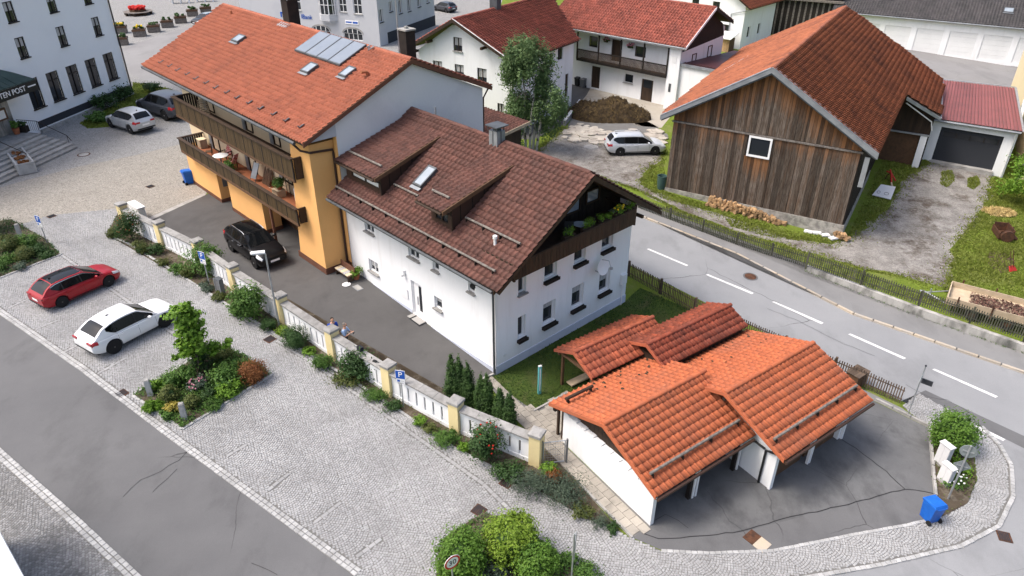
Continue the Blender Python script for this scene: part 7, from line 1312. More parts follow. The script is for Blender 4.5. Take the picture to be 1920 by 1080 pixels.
def edge_tufts(name, m, P, n, spread, h, size, seed, closed=True):
    rng = np.random.default_rng(seed); P_ = np.array(P)[:, :2]; Q_ = np.roll(P_, -1, 0) if closed else P_[1:]; A_ = P_ if closed else P_[:-1]; L_ = np.linalg.norm(Q_ - A_, axis=1); i = rng.choice(len(L_), n, p=L_ / L_.sum()); f = rng.uniform(0, 1, (n, 1)); c = A_[i] * (1 - f) + Q_[i] * f + rng.normal(0, spread, (n, 2)) * (np.sin(c0 := (A_[i] * (1 - f) + Q_[i] * f).sum(1) * 1.9) * .5 + .8)[:, None]
    x, y = c[:, 0], c[:, 1]; a = rng.uniform(0, 6.28, n); hh = h * rng.uniform(.4, 1.3, n); z = gz(x, y); dx, dy = np.cos(a) * size, np.sin(a) * size; lx, ly = rng.normal(0, .5, n) * hh, rng.normal(0, .5, n) * hh
    V = np.stack([np.stack([x - dx, y - dy, z], 1), np.stack([x + dx, y + dy, z], 1), np.stack([x + lx, y + ly, z + hh], 1)], 1).reshape(-1, 3); return np_mesh(name, V, np.arange(3 * n).reshape(-1, 3), m, None, 'stuff')
edge_tufts('grass', 'grass_blade', P_GRAV, 16000, .32, .10, .045, 31)
edge_tufts('weeds', 'leaf_mid', [q[:2] for q in RWp], 700, .10, .22, .03, 32, False)
edge_tufts('weeds', 'leaf_olive', PW, 1500, .16, .12, .03, 33, False)
for k, q in enumerate(GSTRIP): grass('grass', q, 900, .05, .10, 41 + k)
# ---------------------------------------------------------------- cars
def ip(pts, x):
    xs, ys = zip(*pts); t = np.interp(x, xs, ys); e = .06; return (t * 2 + np.interp(x - e, xs, ys) + np.interp(x + e, xs, ys)) / 4
def make_car(label, loc, head, paint_m, L, W, H, wb, kind='hatch', rim='alloy', roof_m=None, rails=None, plate=True, sc=1.0, cladding=None, lights='lamp_red', wheel_r=.33, group=None):
    t = thing('parked_car', label, 'car', (*loc, .02), head, group, tilt=True); t.scale = (sc, sc, sc); h = L / 2
    suv = kind in ('suv', 'coupe'); up = .10 if suv else 0.0; zb0 = .19 + up * .8
    P = dict(hatch=(.16, .80, -.55, .95), wagon=(.12, .52, -.72, .85), suv=(.18, .66, -.62, .86), coupe=(.36, 1.30, -.62, .92))[kind]
    xr0, xr1 = -h + P[0] * .55, -h + P[1]; xw0, xw1 = h - .93, h - .93 - P[3]
    if kind == 'coupe': xw0, xw1 = h - 1.20, h - 2.1
    if kind == 'suv': xw0, xw1 = h - 1.18, h - 1.98
    bz = .90 + up * 1.25; zt = [(-h, .78 + up), (-h + .08, .96 + up * 1.6), (-h + .45, bz + .06), (-h + 1.4, bz + .03), (xw0, bz), (xw0 + .45, bz - .06), (h - .42, .79 + up * 1.6), (h - .12, .70 + up * 1.6), (h, .58 + up * 1.3)]
    zb = [(-h, .40 + up), (-h + .22, .26 + up), (-h + .6, zb0), (h - .55, zb0), (h - .15, .22 + up * .6), (h, .32 + up * .5)]
    wp_ = [(-h, .84), (-h + .10, .92), (-h + .45, .985), (-.6, 1.0), (.6, 1.0), (h - .6, .985), (h - .25, .94), (h - .09, .87), (h, .76)]
    fz, fb, fw = (lambda x: float(ip(zt, x))), (lambda x: float(ip(zb, x))), (lambda x: float(ip(wp_, x)) * W / 2)
    SEC = [(0, 0), (.72, 0), (.93, .05), (.985, .20), (1.0, .46), (.975, .72), (.935, .90), (.85, .985), (.55, 1.02), (0, 1.035)]
    def sec(x):
        a, c, w_ = fb(x), fz(x), fw(x); return [(w_ * y, a + (c - a) * z) for y, z in SEC]
    X = sorted(set([-h, -h + .03, -h + .08, -h + .15, h - .15, h - .08, h - .03, h] + list(np.linspace(-h + .25, h - .25, 30)))); vs = []; fs = []; m = 2 * len(SEC) - 2
    for x in X:
        s = sec(x); ring = [(x, y, z) for y, z in s] + [(x, -y, z) for y, z in s[-2:0:-1]]; vs += ring
    for i in range(len(X) - 1): fs += [(i * m + k, i * m + (k + 1) % m, (i + 1) * m + (k + 1) % m, (i + 1) * m + k) for k in range(m)]
    fs += [tuple(range(m))[::-1], tuple(range((len(X) - 1) * m, len(X) * m))]
    wx = (h - (L - wb) * .46 - .02, None); xf = wx[0]; xr = xf - wb; R = wheel_r
    tmp = MB(); tmp.add(vs, fs); bo = tmp.build('body', paint_m, None); ct = MB()
    for x in (xf, xr):
        for s in (-1, 1): ct.lathe([(R + .055, s * (W / 2 - .30)), (R + .055, s * (W / 2 + .2))], 28, (x, 0, R + .01), 'y')
    co = ct.build('cut', 'black_plastic', None); md = bo.modifiers.new('b', 'BOOLEAN'); md.operation = 'DIFFERENCE'; md.object = co; md.solver = 'EXACT'
    dg = bpy.context.evaluated_depsgraph_get(); me = bpy.data.meshes.new_from_object(bo.evaluated_get(dg)); bpy.data.objects.remove(bo); bpy.data.objects.remove(co)
    me.materials.clear(); me.materials.append(MATS[paint_m]); smoothen(me, 32); link('body', me, t)
    pbox('underbody', 'black_rubber', t, -h + .25, h - .25, -W / 2 + .27, W / 2 - .27, zb0 - .03, .62 + up)
    # greenhouse
    roofc = [(xr0, fz(xr0) - .02), (xr0 + (xr1 - xr0) * .5, fz(xr0) + (H - fz(xr0)) * (.62 if kind != 'coupe' else .66)), (xr1, H - .05), (xr1 + .35, H - .012), ((xr1 + xw1) / 2 + .1, H), (xw1 - .05, H - .03), (xw0, fz(xw0) - .02)]
    fr = lambda x: float(np.interp(x, *zip(*roofc)) * .6 + .2 * np.interp(x - .10, *zip(*roofc)) + .2 * np.interp(x + .10, *zip(*roofc))); wtop = W / 2 * (.70 if not suv else .69)
    def gs(x):
        a = fz(x) - .02; c = max(fr(x), a + .003); f = (c - a) / max(H - a, .1); w0 = fw(x) * .90; w1 = w0 + (wtop - w0) * min(1, f) ** .8; return a, c, w0, w1
    GX = list(np.linspace(xr0, xw0, 30)); GS = [(1.0, 0.0), (1.0, .94), (.93, .985), (.55, 1.01), (0, 1.02)]; vs = []; fs = []; m = 9
    def S(x, q, off=0.0):
        a, c, w0, w1 = gs(x); ze = a + (c - a) * .93; return (x, w0 + (w1 - w0) * q + off, a + (ze - a) * q + off * .35)
    def T(x, s, off=0.0):
        a, c, w0, w1 = gs(x); return (x, w1 * .95 * s, c + .012 - .045 * s * s * min(1, (c - a) * 3) + off)
    for x in GX:
        a, c, w0, w1 = gs(x); r = [S(x, 0), S(x, .5), S(x, 1.0), T(x, .90), T(x, .45), T(x, 0)]; vs += r + [(p[0], -p[1], p[2]) for p in r[-2::-1]]
    m = 11
    for i in range(len(GX) - 1): fs += [(i * m + k, i * m + k + 1, (i + 1) * m + k + 1, (i + 1) * m + k) for k in range(m - 1)]
    gb = MB(); gb.add(vs, fs); gb.build('cabin', paint_m, t, True)
    def patch(nm, mm, fn, a0, a1, b0, b1, na=8, nb=5, par=t):
        V = [fn(a0 + (a1 - a0) * i / na, b0 + (b1 - b0) * j / nb) for i in range(na + 1) for j in range(nb + 1)]; F = [(i * (nb + 1) + j, i * (nb + 1) + j + 1, (i + 1) * (nb + 1) + j + 1, (i + 1) * (nb + 1) + j) for i in range(na) for j in range(nb)]
        q = MB(); q.add(V, F); return q.build(nm, mm, par, True)
    patch('windshield', 'glass_car', lambda x, s: T(x, s, .012), xw1 + .04, xw0 - .05, -.93, .93); patch('rear_window', 'glass_car', lambda x, s: T(x, s, .012), xr0 + (.10 if kind != 'coupe' else .16), xr1 - (.04 if kind != 'coupe' else .35), -.86, .86)
    if roof_m: patch('roof_panel', roof_m, lambda x, s: T(x, s, .010), xr1 + .02, xw1, -.93, .93)
    q0 = xr0 + (xr1 - xr0) * (.75 if kind != 'coupe' else .62); cuts = [q0, xr + .30 if kind != 'coupe' else xr + .35, (xr + xf) / 2 - .02, xw0 - .42]
    for s in (-1, 1):
        def fn(x, q, s=s, o=.012):
            lo = .08 + .55 * max(0, (q0 + .40 - x) / .40) ** 1.3; p_ = S(x, lo + (.92 - lo) * q, o); return (p_[0], s * p_[1], p_[2])
        for a0, a1 in zip(cuts, cuts[1:] [:-1] + [xw0 - .20]):
            if a1 - a0 > .1: patch('side_window', 'glass_car', fn, a0 + .012, a1 - .012, 0, 1, 8, 4)
        for a1 in cuts[1:-1]: patch('pillar', 'black_plastic', lambda x, q, s=s: fn(x, q, s, .014), a1 - .035, a1 + .035, 0, 1, 2, 4)
        yb = fw(-h) * .98; pbox('tail_light', lights, t, -h - .012, -h + .06, min(s * yb * .55, s * yb), max(s * yb * .55, s * yb), .80 + up * 1.3, .90 + up * 1.4)
        def bp(x, k, s=s, off=.006):
            c_ = sec(x); i = min(int(k), len(c_) - 2); f = k - i; y, z = c_[i][0] + (c_[i + 1][0] - c_[i][0]) * f, c_[i][1] + (c_[i + 1][1] - c_[i][1]) * f; return (x + (off * .5 if x > 0 else -off * .5), s * (y + off), z + off * .4)
        patch('headlight', 'lamp_clear', bp, h - .46, h - .05, 5.2, 6.9, 6, 3); patch('tail_light', lights, bp, -h + .02, -h + .34, 5.0, 6.6, 6, 3)
        for xg in (xf - .48, (xr + xf) / 2 - .02, xr + .34):
            patch('door_gap', 'black_rubber', lambda x, k, s=s: bp(x, k, s, .003), xg, xg + .012, 2.5, 7.0, 1, 6)
        patch('sill_trim', cladding or 'black_plastic', lambda x, k, s=s: bp(x, k, s, .008), xr + R + .06, xf - R - .06, 1.6, 2.9, 6, 2)
        if cladding == 'chrome' or kind in ('hatch', 'wagon'): patch('window_trim', 'chrome' if paint_m in ('car_red', 'car_black') else 'black_plastic', lambda x, q, s=s: (lambda p_: (p_[0], s * p_[1], p_[2]))(S(x, q, .016)), q0, xw0 - .25, .86, .93, 10, 1)
        for xh in ((xr + xf) / 2 - .18, xr + .52): y = sec(xh)[5][0]; pbox('door_handle', 'chrome' if paint_m == 'car_black' else paint_m, t, xh - .1, xh + .1, s * (y + .012) - .015, s * (y + .012) + .015, sec(xh)[5][1] + .04, sec(xh)[5][1] + .07)
        mi = MB().blob((xw0 - .50, s * (fw(xw0 - .5) + .10), bz + .10), (.085, .12, .075), 10, 6); mi.box(xw0 - .54, xw0 - .46, min(s * (fw(xw0) - .08), s * (fw(xw0) + .05)), max(s * (fw(xw0) - .08), s * (fw(xw0) + .05)), bz + .03, bz + .07); mi.build('mirror', paint_m, t, True)
        if rails: MB().tube([(xr1 + .15, s * wtop * .93, H - .02), (xr1 + .35, s * wtop * .93, H + .05), (xw1 - .25, s * wtop * .93, H + .04), (xw1 - .05, s * wtop * .93, H - .03)], .02, 6).build('roof_rail', rails, t, True)
        for x in (xf, xr):
            y0 = s * (W / 2 - .125); b = MB().lathe([(R * .66, -.10), (R * .93, -.105), (R, -.075), (R, .075), (R * .93, .105), (R * .66, .10)], 28, (0, 0, 0), 'y'); wl = b.build('wheel', 'black_rubber', t, True); wl.location = (x, y0, R)
            b = MB().lathe([(R * .68, s * .05), (R * .68, s * .10), (R * .62, s * .098), (R * .60, s * .03), (.02, s * .03)], 24, (0, 0, 0), 'y'); b.build('rim_back', 'alloy_dark', wl); b = MB()
            for k in range(5 if kind != 'coupe' else 8):
                a = 2 * math.pi * k / (5 if kind != 'coupe' else 8) + .3; d = (math.cos(a), math.sin(a)); n_ = (-d[1], d[0]); w1, w2 = .05, .035
                b.add([(d[0] * .03 + n_[0] * w1, s * .085, d[1] * .03 + n_[1] * w1), (d[0] * .03 - n_[0] * w1, s * .085, d[1] * .03 - n_[1] * w1), (d[0] * R * .66 - n_[0] * w2, s * .098, d[1] * R * .66 - n_[1] * w2), (d[0] * R * .66 + n_[0] * w2, s * .098, d[1] * R * .66 + n_[1] * w2)], [(0, 1, 2, 3)])
            b.lathe([(.05, s * .09), (.045, s * .10), (.01, s * .102)], 12, (0, 0, 0), 'y'); b.build('rim', rim, wl)
    gx_ = fw(h) * .8; pbox('grille', 'black_plastic', t, h - .06, h + .008, -gx_, gx_, .40 + up, .53 + up); pbox('lower_grille', 'black_plastic', t, h - .10, h + .004, -gx_ * .9, gx_ * .9, fb(h) + .02, fb(h) + .09)
    pbox('rear_bumper_trim', 'black_plastic', t, -h - .006, -h + .12, -fw(-h) * .95, fw(-h) * .95, fb(-h) - .02, fb(-h) + .07)
    if plate: pbox('number_plate', 'sign_white', t, h + .008, h + .02, -.26, .26, .36 + up, .47 + up); pbox('number_plate', 'sign_white', t, -h - .016, -h - .002, -.26, .26, .60 + up, .71 + up)
    part('antenna', 'black_plastic', t, lambda b: b.solid([(xr1 + .15, -.02, H - .01), (xr1 + .35, -.02, H - .01), (xr1 + .17, -.02, H + .06)], (0, .04, 0)))
    return t
def car_at(rear, front, W, wb, near=True):
    r, f = Vector(rear), Vector(front); d = (f - r); s = d.length / wb; d.normalize(); n = Vector((-d.y, d.x)); mid = (r + f) / 2
    if (mid + n).length < (mid - n).length: n = -n
    return tuple(mid + n * (W / 2 - .06) * s), math.degrees(math.atan2(d.y, d.x)), s
p0, a0, s0 = car_at(*((-24.22,32.64),(-22.79,34.85)), 1.81, 2.66); make_car('red hatchback with a black roof parked on the cobbled bays', p0, a0, 'car_red', 4.37, 1.81, 1.48, 2.66, 'hatch', 'alloy_dark', roof_m='glass_car', sc=s0)
p0, a0, s0 = car_at(*((-19.38,28.43),(-17.88,30.77)), 1.92, 2.86); make_car('white coupe style sport utility car parked on the cobbled bays', p0, a0, 'car_white', 4.75, 1.92, 1.68, 2.86, 'coupe', 'alloy_dark', sc=s0, cladding='car_white', wheel_r=.395)
p0, a0, s0 = car_at(*((-17.51,39.23),(-15.2,36.89)), 1.80, 2.76); make_car('black sport utility car with silver roof rails in the yellow house courtyard', p0, a0, 'car_black', 4.45, 1.80, 1.56, 2.76, 'suv', 'alloy', rails='chrome', sc=s0 * .91, roof_m='glass_car', wheel_r=.35)
p0, a0, s0 = car_at(*((8.78,56.17),(11.68,56.45)), 1.75, 2.70); make_car('silver estate car parked by the manure heap beside the barn', p0, a0, 'car_silver_bright', 4.51, 1.75, 1.50, 2.70, 'wagon', 'alloy', rails='car_silver_bright', sc=s0)
p0, a0, s0 = car_at(*((-33.63,61.2),(-36.21,62.94)), 1.66, 2.46); make_car('silver small hatchback parked in front of the hotel lawn', p0, a0, 'car_silver', 4.02, 1.66, 1.50, 2.46, 'wagon', 'alloy', sc=s0)
p0, a0, s0 = car_at(*((-32.15,65.01),(-35.34,67.27)), 1.80, 2.62); make_car('dark grey hatchback parked behind the silver small hatchback', p0, a0, 'car_grey', 4.27, 1.80, 1.48, 2.62, 'wagon', 'alloy', sc=s0)
make_car('black car with pale roof standing by the flower tubs, half hidden by the orange roof', (-45.56,111.64), -120.23, 'car_black', 4.4, 1.8, 1.48, 2.65, 'hatch', 'alloy', roof_m='glass_sky', plate=True)
make_car('dark blue grey car parked behind the bank', (-11.05,122.57), 136.55, 'car_grey', 4.4, 1.8, 1.5, 2.65, 'hatch', 'alloy')
# ---------------------------------------------------------------- signs, lamp, bollards
def sign_post(name, label, x, y, h, rz, group=None, r=.03, cat='sign'):
    t = thing(name, label, cat, (x, y, 0), rz, group); part('pole', 'galvanised', t, lambda b: b.lathe([(r, -.2), (r, h), (r * .6, h + .01)], 10), True); return t
def parking_sign(label, x, y, h, rz):
    t = sign_post('parking_sign', label, x, y, h, rz, 'blue parking signs')
    f = part('plate', 'sign_white', t, lambda b: b.box(-.23, .23, -.055, -.04, h - .46, h + .0)); part('face', 'sign_blue', f, lambda b: b.box(-.215, .215, -.060, -.0555, h - .445, h - .015)); text('lettering', 'P', .40, 'sign_white', f, frame_m((0, -.062, h - .23), (1, 0, 0), (0, 0, 1)), .003)
    s = part('sub_plate', 'sign_white', t, lambda b: b.box(-.20, .20, -.055, -.04, h - .76, h - .48)); part('symbol', 'sign_blue', s, lambda b: (b.box(-.16, -.03, -.059, -.0555, h - .63, h - .51),)); part('lines', 'sign_black', s, lambda b: (b.box(0, .15, -.058, -.0555, h - .58, h - .565), b.box(-.15, .15, -.058, -.0555, h - .69, h - .675), b.box(-.15, .05, -.058, -.0555, h - .73, h - .715)))
    return t
parking_sign('blue parking sign standing in the left shrub bed', *(-29.28,40.15), 1.95, -25); parking_sign('blue parking sign in front of the sprawling vine bush', *(-17.1,34.84), 2.3, -25); parking_sign('blue parking sign in front of the seventh bay of the garden wall', *(-4.94,25.37), 2.12, -12)
sx, sy = (-1.95,15.64)
t = sign_post('speed_limit_sign', 'round speed limit sign reading 30 with a red border', sx, sy, 2.45, 35)
part('disc', 'sign_white', t, lambda b: b.lathe([(.29, -.045), (.30, -.04), (.30, -.03), (.29, -.025)], 32, (0, 0, 2.2), 'y')); part('border', 'sign_red', t, lambda b: [b.solid([(a_ * math.cos(q), -.047, 2.2 + a_ * math.sin(q)) for a_, q in ((.29, q0), (.29, q1), (.225, q1), (.225, q0))], (0, -.004, 0)) for q0, q1 in zip(np.linspace(0, 2 * math.pi, 33)[:-1], np.linspace(0, 2 * math.pi, 33)[1:])]); text('lettering', '30', .30, 'sign_black', t, frame_m((0, -.052, 2.19), (1, 0, 0), (0, 0, 1)), .003)
sx, sy = (2.14,16.51)
t = sign_post('edge_on_sign', 'slim dark sign seen edge on beside the lower shrub bed', sx, sy, 2.65, 80); part('plate', 'sign_back', t, lambda b: b.box(-.21, .21, -.06, -.04, 1.6, 2.55))
t = sign_post('corner_sign', 'grey backs of a round and a square sign on one post in the corner bed', *(18.02,20.98), 2.95, 152, r=.038); part('disc', 'sign_back', t, lambda b: b.lathe([(.30, -.05), (.31, -.045), (.31, -.035), (.30, -.03)], 28, (0, 0, 2.62), 'y')); part('plate', 'sign_back', t, lambda b: b.solid([(-.32, -.05, 1.85), (0, -.05, 1.53), (.32, -.05, 1.85), (0, -.05, 2.17)], (0, .012, 0))); part('clamp', 'galvanised', t, lambda b: (b.box(-.2, .2, -.03, .0, 2.6, 2.64), b.box(-.2, .2, -.03, 0, 1.83, 1.87)))
t = sign_post('direction_sign', 'slim post with small dark direction arrows by the road fence', *(18.7,26.02), 2.86, 50); part('arrow', 'sign_back', t, lambda b: (b.solid([(-.05, -.04, 2.3), (-.60, -.04, 2.3), (-.75, -.04, 2.42), (-.60, -.04, 2.55), (-.05, -.04, 2.55)], (0, .02, 0)),)); part('arrow', 'plinth_dark', t, lambda b: b.box(-.03, .03, -.5, -.04, 1.95, 2.2)); part('finial', 'plinth_dark', t, lambda b: b.blob((0, 0, 2.88), (.05, .05, .05), 8, 5))
lx_, ly_ = (-12.16,31.15)
t = thing('street_lamp', 'slim grey street lamp with a flat white head beside the garden wall', 'street lamp', (lx_, ly_, 0), 200); part('pole', 'galvanised', t, lambda b: b.tube([(0, 0, -.2), (0, 0, 1.2), (0, 0, 4.32)], [.06, .05, .04], 10), True); part('arm', 'galvanised', t, lambda b: b.tube([(0, 0, 4.30), (.05, 0, 4.36), (.25, 0, 4.38)], .035, 8), True)
hd = part('lamp_head', 'white_paint', t, lambda b: b.solid([(.0, -.13, 4.36), (.62, -.12, 4.40), (.68, -.05, 4.40), (.68, .05, 4.40), (.62, .12, 4.40), (.0, .13, 4.36)], (0, 0, .08))); part('lens', 'glass_sky', hd, lambda b: b.box(.12, .58, -.09, .09, 4.345, 4.36)); part('service_door', 'zinc', t, lambda b: b.box(-.03, .03, -.058, -.045, .5, .9))
for px, lb in (((-16.47,25.57), 'rough granite bollard at the upper edge of the island bed'), ((-14.37,24.11), 'rough granite bollard at the lower edge of the island bed'), ((-31.53,41.1), 'granite bollard behind the left shrub bed')):
    t = thing('granite_bollard', lb, 'bollard', (*px, 0), 20, 'granite bollards'); b = MB(); b.add([(-.13, -.12, -.1), (.13, -.13, -.1), (.12, .13, -.1), (-.12, .12, -.1), (-.11, -.10, .86), (.10, -.11, .88), (.11, .11, .87), (-.10, .10, .85)], [(0, 3, 2, 1), (4, 5, 6, 7), (0, 1, 5, 4), (1, 2, 6, 5), (2, 3, 7, 6), (3, 0, 4, 7)]); b.build('post', 'granite', t); part('top', 'cap_stone', t, lambda b: b.box(-.095, .09, -.09, .095, .872, .90))
t = thing('machine_box', 'dark grey slim service box with steel frame in the planting strip', 'service box', (-16.06,33.86), -38); part('body', 'grey_plastic', t, lambda b: b.box(-.2, .2, -.14, .14, .05, 1.12)); part('frame', 'galvanised', t, lambda b: (b.tube([(-.24, -.15, 0), (-.24, -.15, 1.16)], .025, 6), b.tube([(.24, -.15, 0), (.24, -.15, 1.16)], .025, 6))); part('lid', 'zinc_dark', t, lambda b: b.box(-.22, .22, -.16, .16, 1.125, 1.16))
t = thing('white_cabinet', 'low white cabinet behind the first bay of the garden wall', 'cabinet', (-25.18,43.96), -42); part('body', 'white_shutter', t, lambda b: b.box(-.75, .75, -.22, .22, 0, .95)); part('lid', 'white_paint', t, lambda b: b.box(-.8, .8, -.27, .27, .955, 1.02))
for (px, hh, lb) in (((18.64,22.88), 1.15, 'taller grey white utility cabinet beside the round bush'), ((18.27,21.87), .95, 'lower grey white utility cabinet, nearer the blue bin')):
    t = thing('utility_cabinet', lb, 'utility cabinet', px, -68, 'utility cabinets'); part('body', 'render_grey', t, lambda b: b.box(-.26, .26, -.12, .12, .12, hh)); part('base', 'concrete', t, lambda b: b.box(-.27, .27, -.13, .13, -.1, .115)); part('roof', 'render_aged', t, lambda b: b.box(-.29, .29, -.16, .15, hh + .002, hh + .05)); part('door', 'render_aged', t, lambda b: (b.box(-.245, -.005, -.135, -.122, .16, hh - .03), b.box(.005, .245, -.135, -.122, .16, hh - .03)))
t = thing('clothes_pole', 'teal painted clothes pole standing on the small lawn', 'pole', (1.31,26.61), 20); part('post', 'teal_metal', t, lambda b: b.box(-.075, .075, -.05, .05, -.1, 1.6)); part('cap', 'white_shutter', t, lambda b: b.box(-.08, .08, -.055, .055, 1.605, 1.64)); part('stripe', 'sign_white', t, lambda b: b.box(-.02, .02, -.056, -.0505, .2, 1.5))
# bench group by the yellow pillar
bx, by = (-9.71,36.07)
t = thing('garden_bench', 'short garden bench with pale checked cushions against the house corner', 'bench', (bx, by, 0), -46.5); part('seat', 'wood_brown', t, lambda b: b.box(-.72, .72, -.2, .24, .38, .43))
for k in range(5): part('cushion', 'curtain' if k % 2 else 'render_cream', t, lambda b: b.box(-.70 + k * .28, -.44 + k * .28, -.2, .22, .432, .49))
for s in (-1, 1): part('leg', 'wood_dark', t, lambda b: b.box(s * .62 - .03, s * .62 + .03, -.18, .22, 0, .38))
part('backrest', 'plinth_brown', t, lambda b: b.box(-.72, .72, .25, .29, .45, .86))
t = thing('stool_disc', 'white round disc lying on the asphalt by the bench', 'disc', (-9.48,35.34)); part('disc', 'white_paint', t, lambda b: b.lathe([(.24, .02), (.25, .04), (.22, .06)], 20)); part('foot', 'zinc', t, lambda b: b.lathe([(.15, 0), (.15, .02)], 14))
t = thing('potted_plant', 'terracotta pot with a bushy green plant beside the bench', 'plant', (-9.05,36)); part('pot', 'terracotta', t, lambda b: b.lathe([(.16, 0), (.22, .3), (.24, .33), (.2, .33)], 14)); foliage(t, 'leaf_light', [(0, 0, .5, .34, .34, .25)], 420, .07, 81)
t = thing('door_mat', 'black door mat in front of the white entrance door', 'mat', (*(-5,32.13), .012), -46.5, tilt=True); part('mat', 'black_rubber', t, lambda b: b.box(-.45, .45, -.28, .28, 0, .02)); part('border', 'plinth_dark', t, lambda b: b.box(-.48, .48, -.31, .31, 0, .012))
t = thing('shaft_cover', 'grey square shaft cover in the courtyard near the bench', 'cover', (*(-8.79,35.06), .012), -46, tilt=True); part('frame', 'zinc', t, lambda b: b.box(-.3, .3, -.2, .2, 0, .01)); part('lid', 'concrete', t, lambda b: b.box(-.26, .26, -.16, .16, .0105, .02))
# things lying on the wall
t = thing('camera_bag', 'small black bag set on top of the garden wall', 'bag', (*(-7.15,27.55), 1.42), -40); part('body', 'cloth_dark', t, lambda b: b.box(-.14, .14, -.1, .1, 0, .2)); part('flap', 'black_plastic', t, lambda b: b.box(-.145, .145, -.11, .02, .202, .225))
t = thing('phone_case', 'little black case left on the wall cap', 'case', (*(-6.34,26.76), 1.42), -30); part('body', 'black_plastic', t, lambda b: b.box(-.1, .1, -.06, .06, 0, .06)); part('strap', 'cloth_dark', t, lambda b: b.tube([(.1, 0, .03), (.2, .04, .02), (.24, -.02, .02)], .012, 5))
# ---------------------------------------------------------------- people
def skin(name, m, parent, V, E, Rr, sub=1):
    me = bpy.data.meshes.new(name); me.from_pydata(V, E, []); o = bpy.data.objects.new('skin_tmp', me); COL.objects.link(o); md = o.modifiers.new('s', 'SKIN'); md.use_smooth_shade = True
    for sv, r in zip(me.skin_vertices[0].data, Rr): sv.radius = (r, r) if not isinstance(r, tuple) else r
    me.skin_vertices[0].data[0].use_root = True; s2 = o.modifiers.new('d', 'SUBSURF'); s2.levels = sub; s2.render_levels = sub
    dg = bpy.context.evaluated_depsgraph_get(); me2 = bpy.data.meshes.new_from_object(o.evaluated_get(dg)); bpy.data.objects.remove(o); me2.name = name; me2.materials.clear(); me2.materials.append(MATS[m]); smoothen(me2, 180); return link(name, me2, parent)
def hand(parent, w, d, up, side):
    w, d, up = Vector(w), Vector(d).normalized(), Vector(up).normalized(); s = d.cross(up).normalized() * side; V = [tuple(w), tuple(w + d * .045), tuple(w + d * .085)]; E = [(0, 1), (1, 2)]; Rr = [(.024, .018), (.034, .016), (.032, .014)]
    for k, (off, ln) in enumerate(((-.027, .060), (-.009, .072), (.009, .068), (.027, .052))):
        b0 = len(V); V += [tuple(w + d * .09 + s * off), tuple(w + d * (.09 + ln * .5) + s * off * 1.1 - up * .012), tuple(w + d * (.09 + ln * .85) + s * off * 1.1 - up * .035)]; E += [(2, b0), (b0, b0 + 1), (b0 + 1, b0 + 2)]; Rr += [.010, .009, .008]
    b0 = len(V); V += [tuple(w + d * .04 + s * -.045), tuple(w + d * .075 + s * -.062 - up * .015)]; E += [(1, b0), (b0, b0 + 1)]; Rr += [.012, .010]; return skin('hand', 'skin', parent, V, E, Rr)
def person(label, x, y, rz, shirt, trousers, hair_m, pose, k=1.0):
    t = thing('person', label, 'person', (x, y, 0), rz); t.scale = (k, k, k); sh, el, wr = pose['sh'], pose['el'], pose['wr']; lean = pose.get('lean', .05); hx = lean * 1.6
    # body in skin, continuous from feet to head
    V = [(0, 0, .95), (lean * .5, 0, 1.15), (lean, 0, 1.36), (lean * 1.1, 0, 1.46), (hx, 0, 1.54), (0, .095, .88), (.02, .11, .50), (0, .12, .09), (0, -.095, .88), (.02, -.11, .50), (0, -.12, .09), (.13, .13, .045), (.13, -.13, .045)]
    E = [(0, 1), (1, 2), (2, 3), (3, 4), (0, 5), (5, 6), (6, 7), (7, 11), (0, 8), (8, 9), (9, 10), (10, 12)]; Rr = [(.135, .10), (.135, .10), (.15, .105), (.07, .06), .055, .085, .055, .042, .085, .055, .042, .035, .035]
    for s, e, w_ in zip(sh, el, wr): b0 = len(V); V += [s, e, w_]; E += [(2, b0), (b0, b0 + 1), (b0 + 1, b0 + 2)]; Rr += [.058, .042, .026]
    skin('body', 'skin', t, V, E, Rr)
    skin('trousers', trousers, t, [V[i] for i in (0, 5, 6, 7, 8, 9, 10)], [(0, 1), (1, 2), (2, 3), (0, 4), (4, 5), (5, 6)], [(.15, .115), .100, .072, .058, .100, .072, .058])
    sv = [(0, 0, .93), (lean * .5, 0, 1.15), (lean, 0, 1.36), (lean * 1.1, 0, 1.44)]; se = [(0, 1), (1, 2), (2, 3)]; sr = [(.155, .12), (.155, .12), (.168, .122), (.085, .075)]
    for s, e, w_ in zip(sh, el, wr): b0 = len(sv); m_ = tuple(Vector(s).lerp(Vector(e), .92)); sv += [s, m_]; se += [(2, b0), (b0, b0 + 1)]; sr += [.075, .060]
    skin('shirt', shirt, t, sv, se, sr)
    hd = MB().blob((hx + .012, 0, 1.655), (.095, .078, .118), 14, 10); hd.blob((hx + .108, 0, 1.645), (.022, .016, .026), 6, 5); hd.blob((hx + .0, .078, 1.65), (.022, .012, .032), 6, 5); hd.blob((hx + .0, -.078, 1.65), (.022, .012, .032), 6, 5); h_ = hd.build('head', 'skin', t, True)
    part('hair', hair_m, h_, lambda b: (b.blob((hx - .012, 0, 1.69), (.098, .084, .10), 14, 8), b.blob((hx - .05, 0, 1.64), (.062, .078, .08), 12, 7)), True); part('eye', 'sign_black', h_, lambda b: (b.blob((hx + .097, .032, 1.668), (.009, .012, .008), 6, 4), b.blob((hx + .097, -.032, 1.668), (.009, .012, .008), 6, 4))); part('mouth', 'terracotta', h_, lambda b: b.blob((hx + .095, 0, 1.605), (.010, .024, .006), 6, 4))
    for i, (e, w_) in enumerate(zip(el, wr)): hand(t, w_, Vector(w_) - Vector(e), pose.get('hup', (0, 0, 1)), 1 if i == 0 else -1)
    for s in (-1, 1): part('shoe', 'black_rubber', t, lambda b: b.blob((.06, s * .125, .045), (.14, .055, .055), 10, 6), True)
    return t
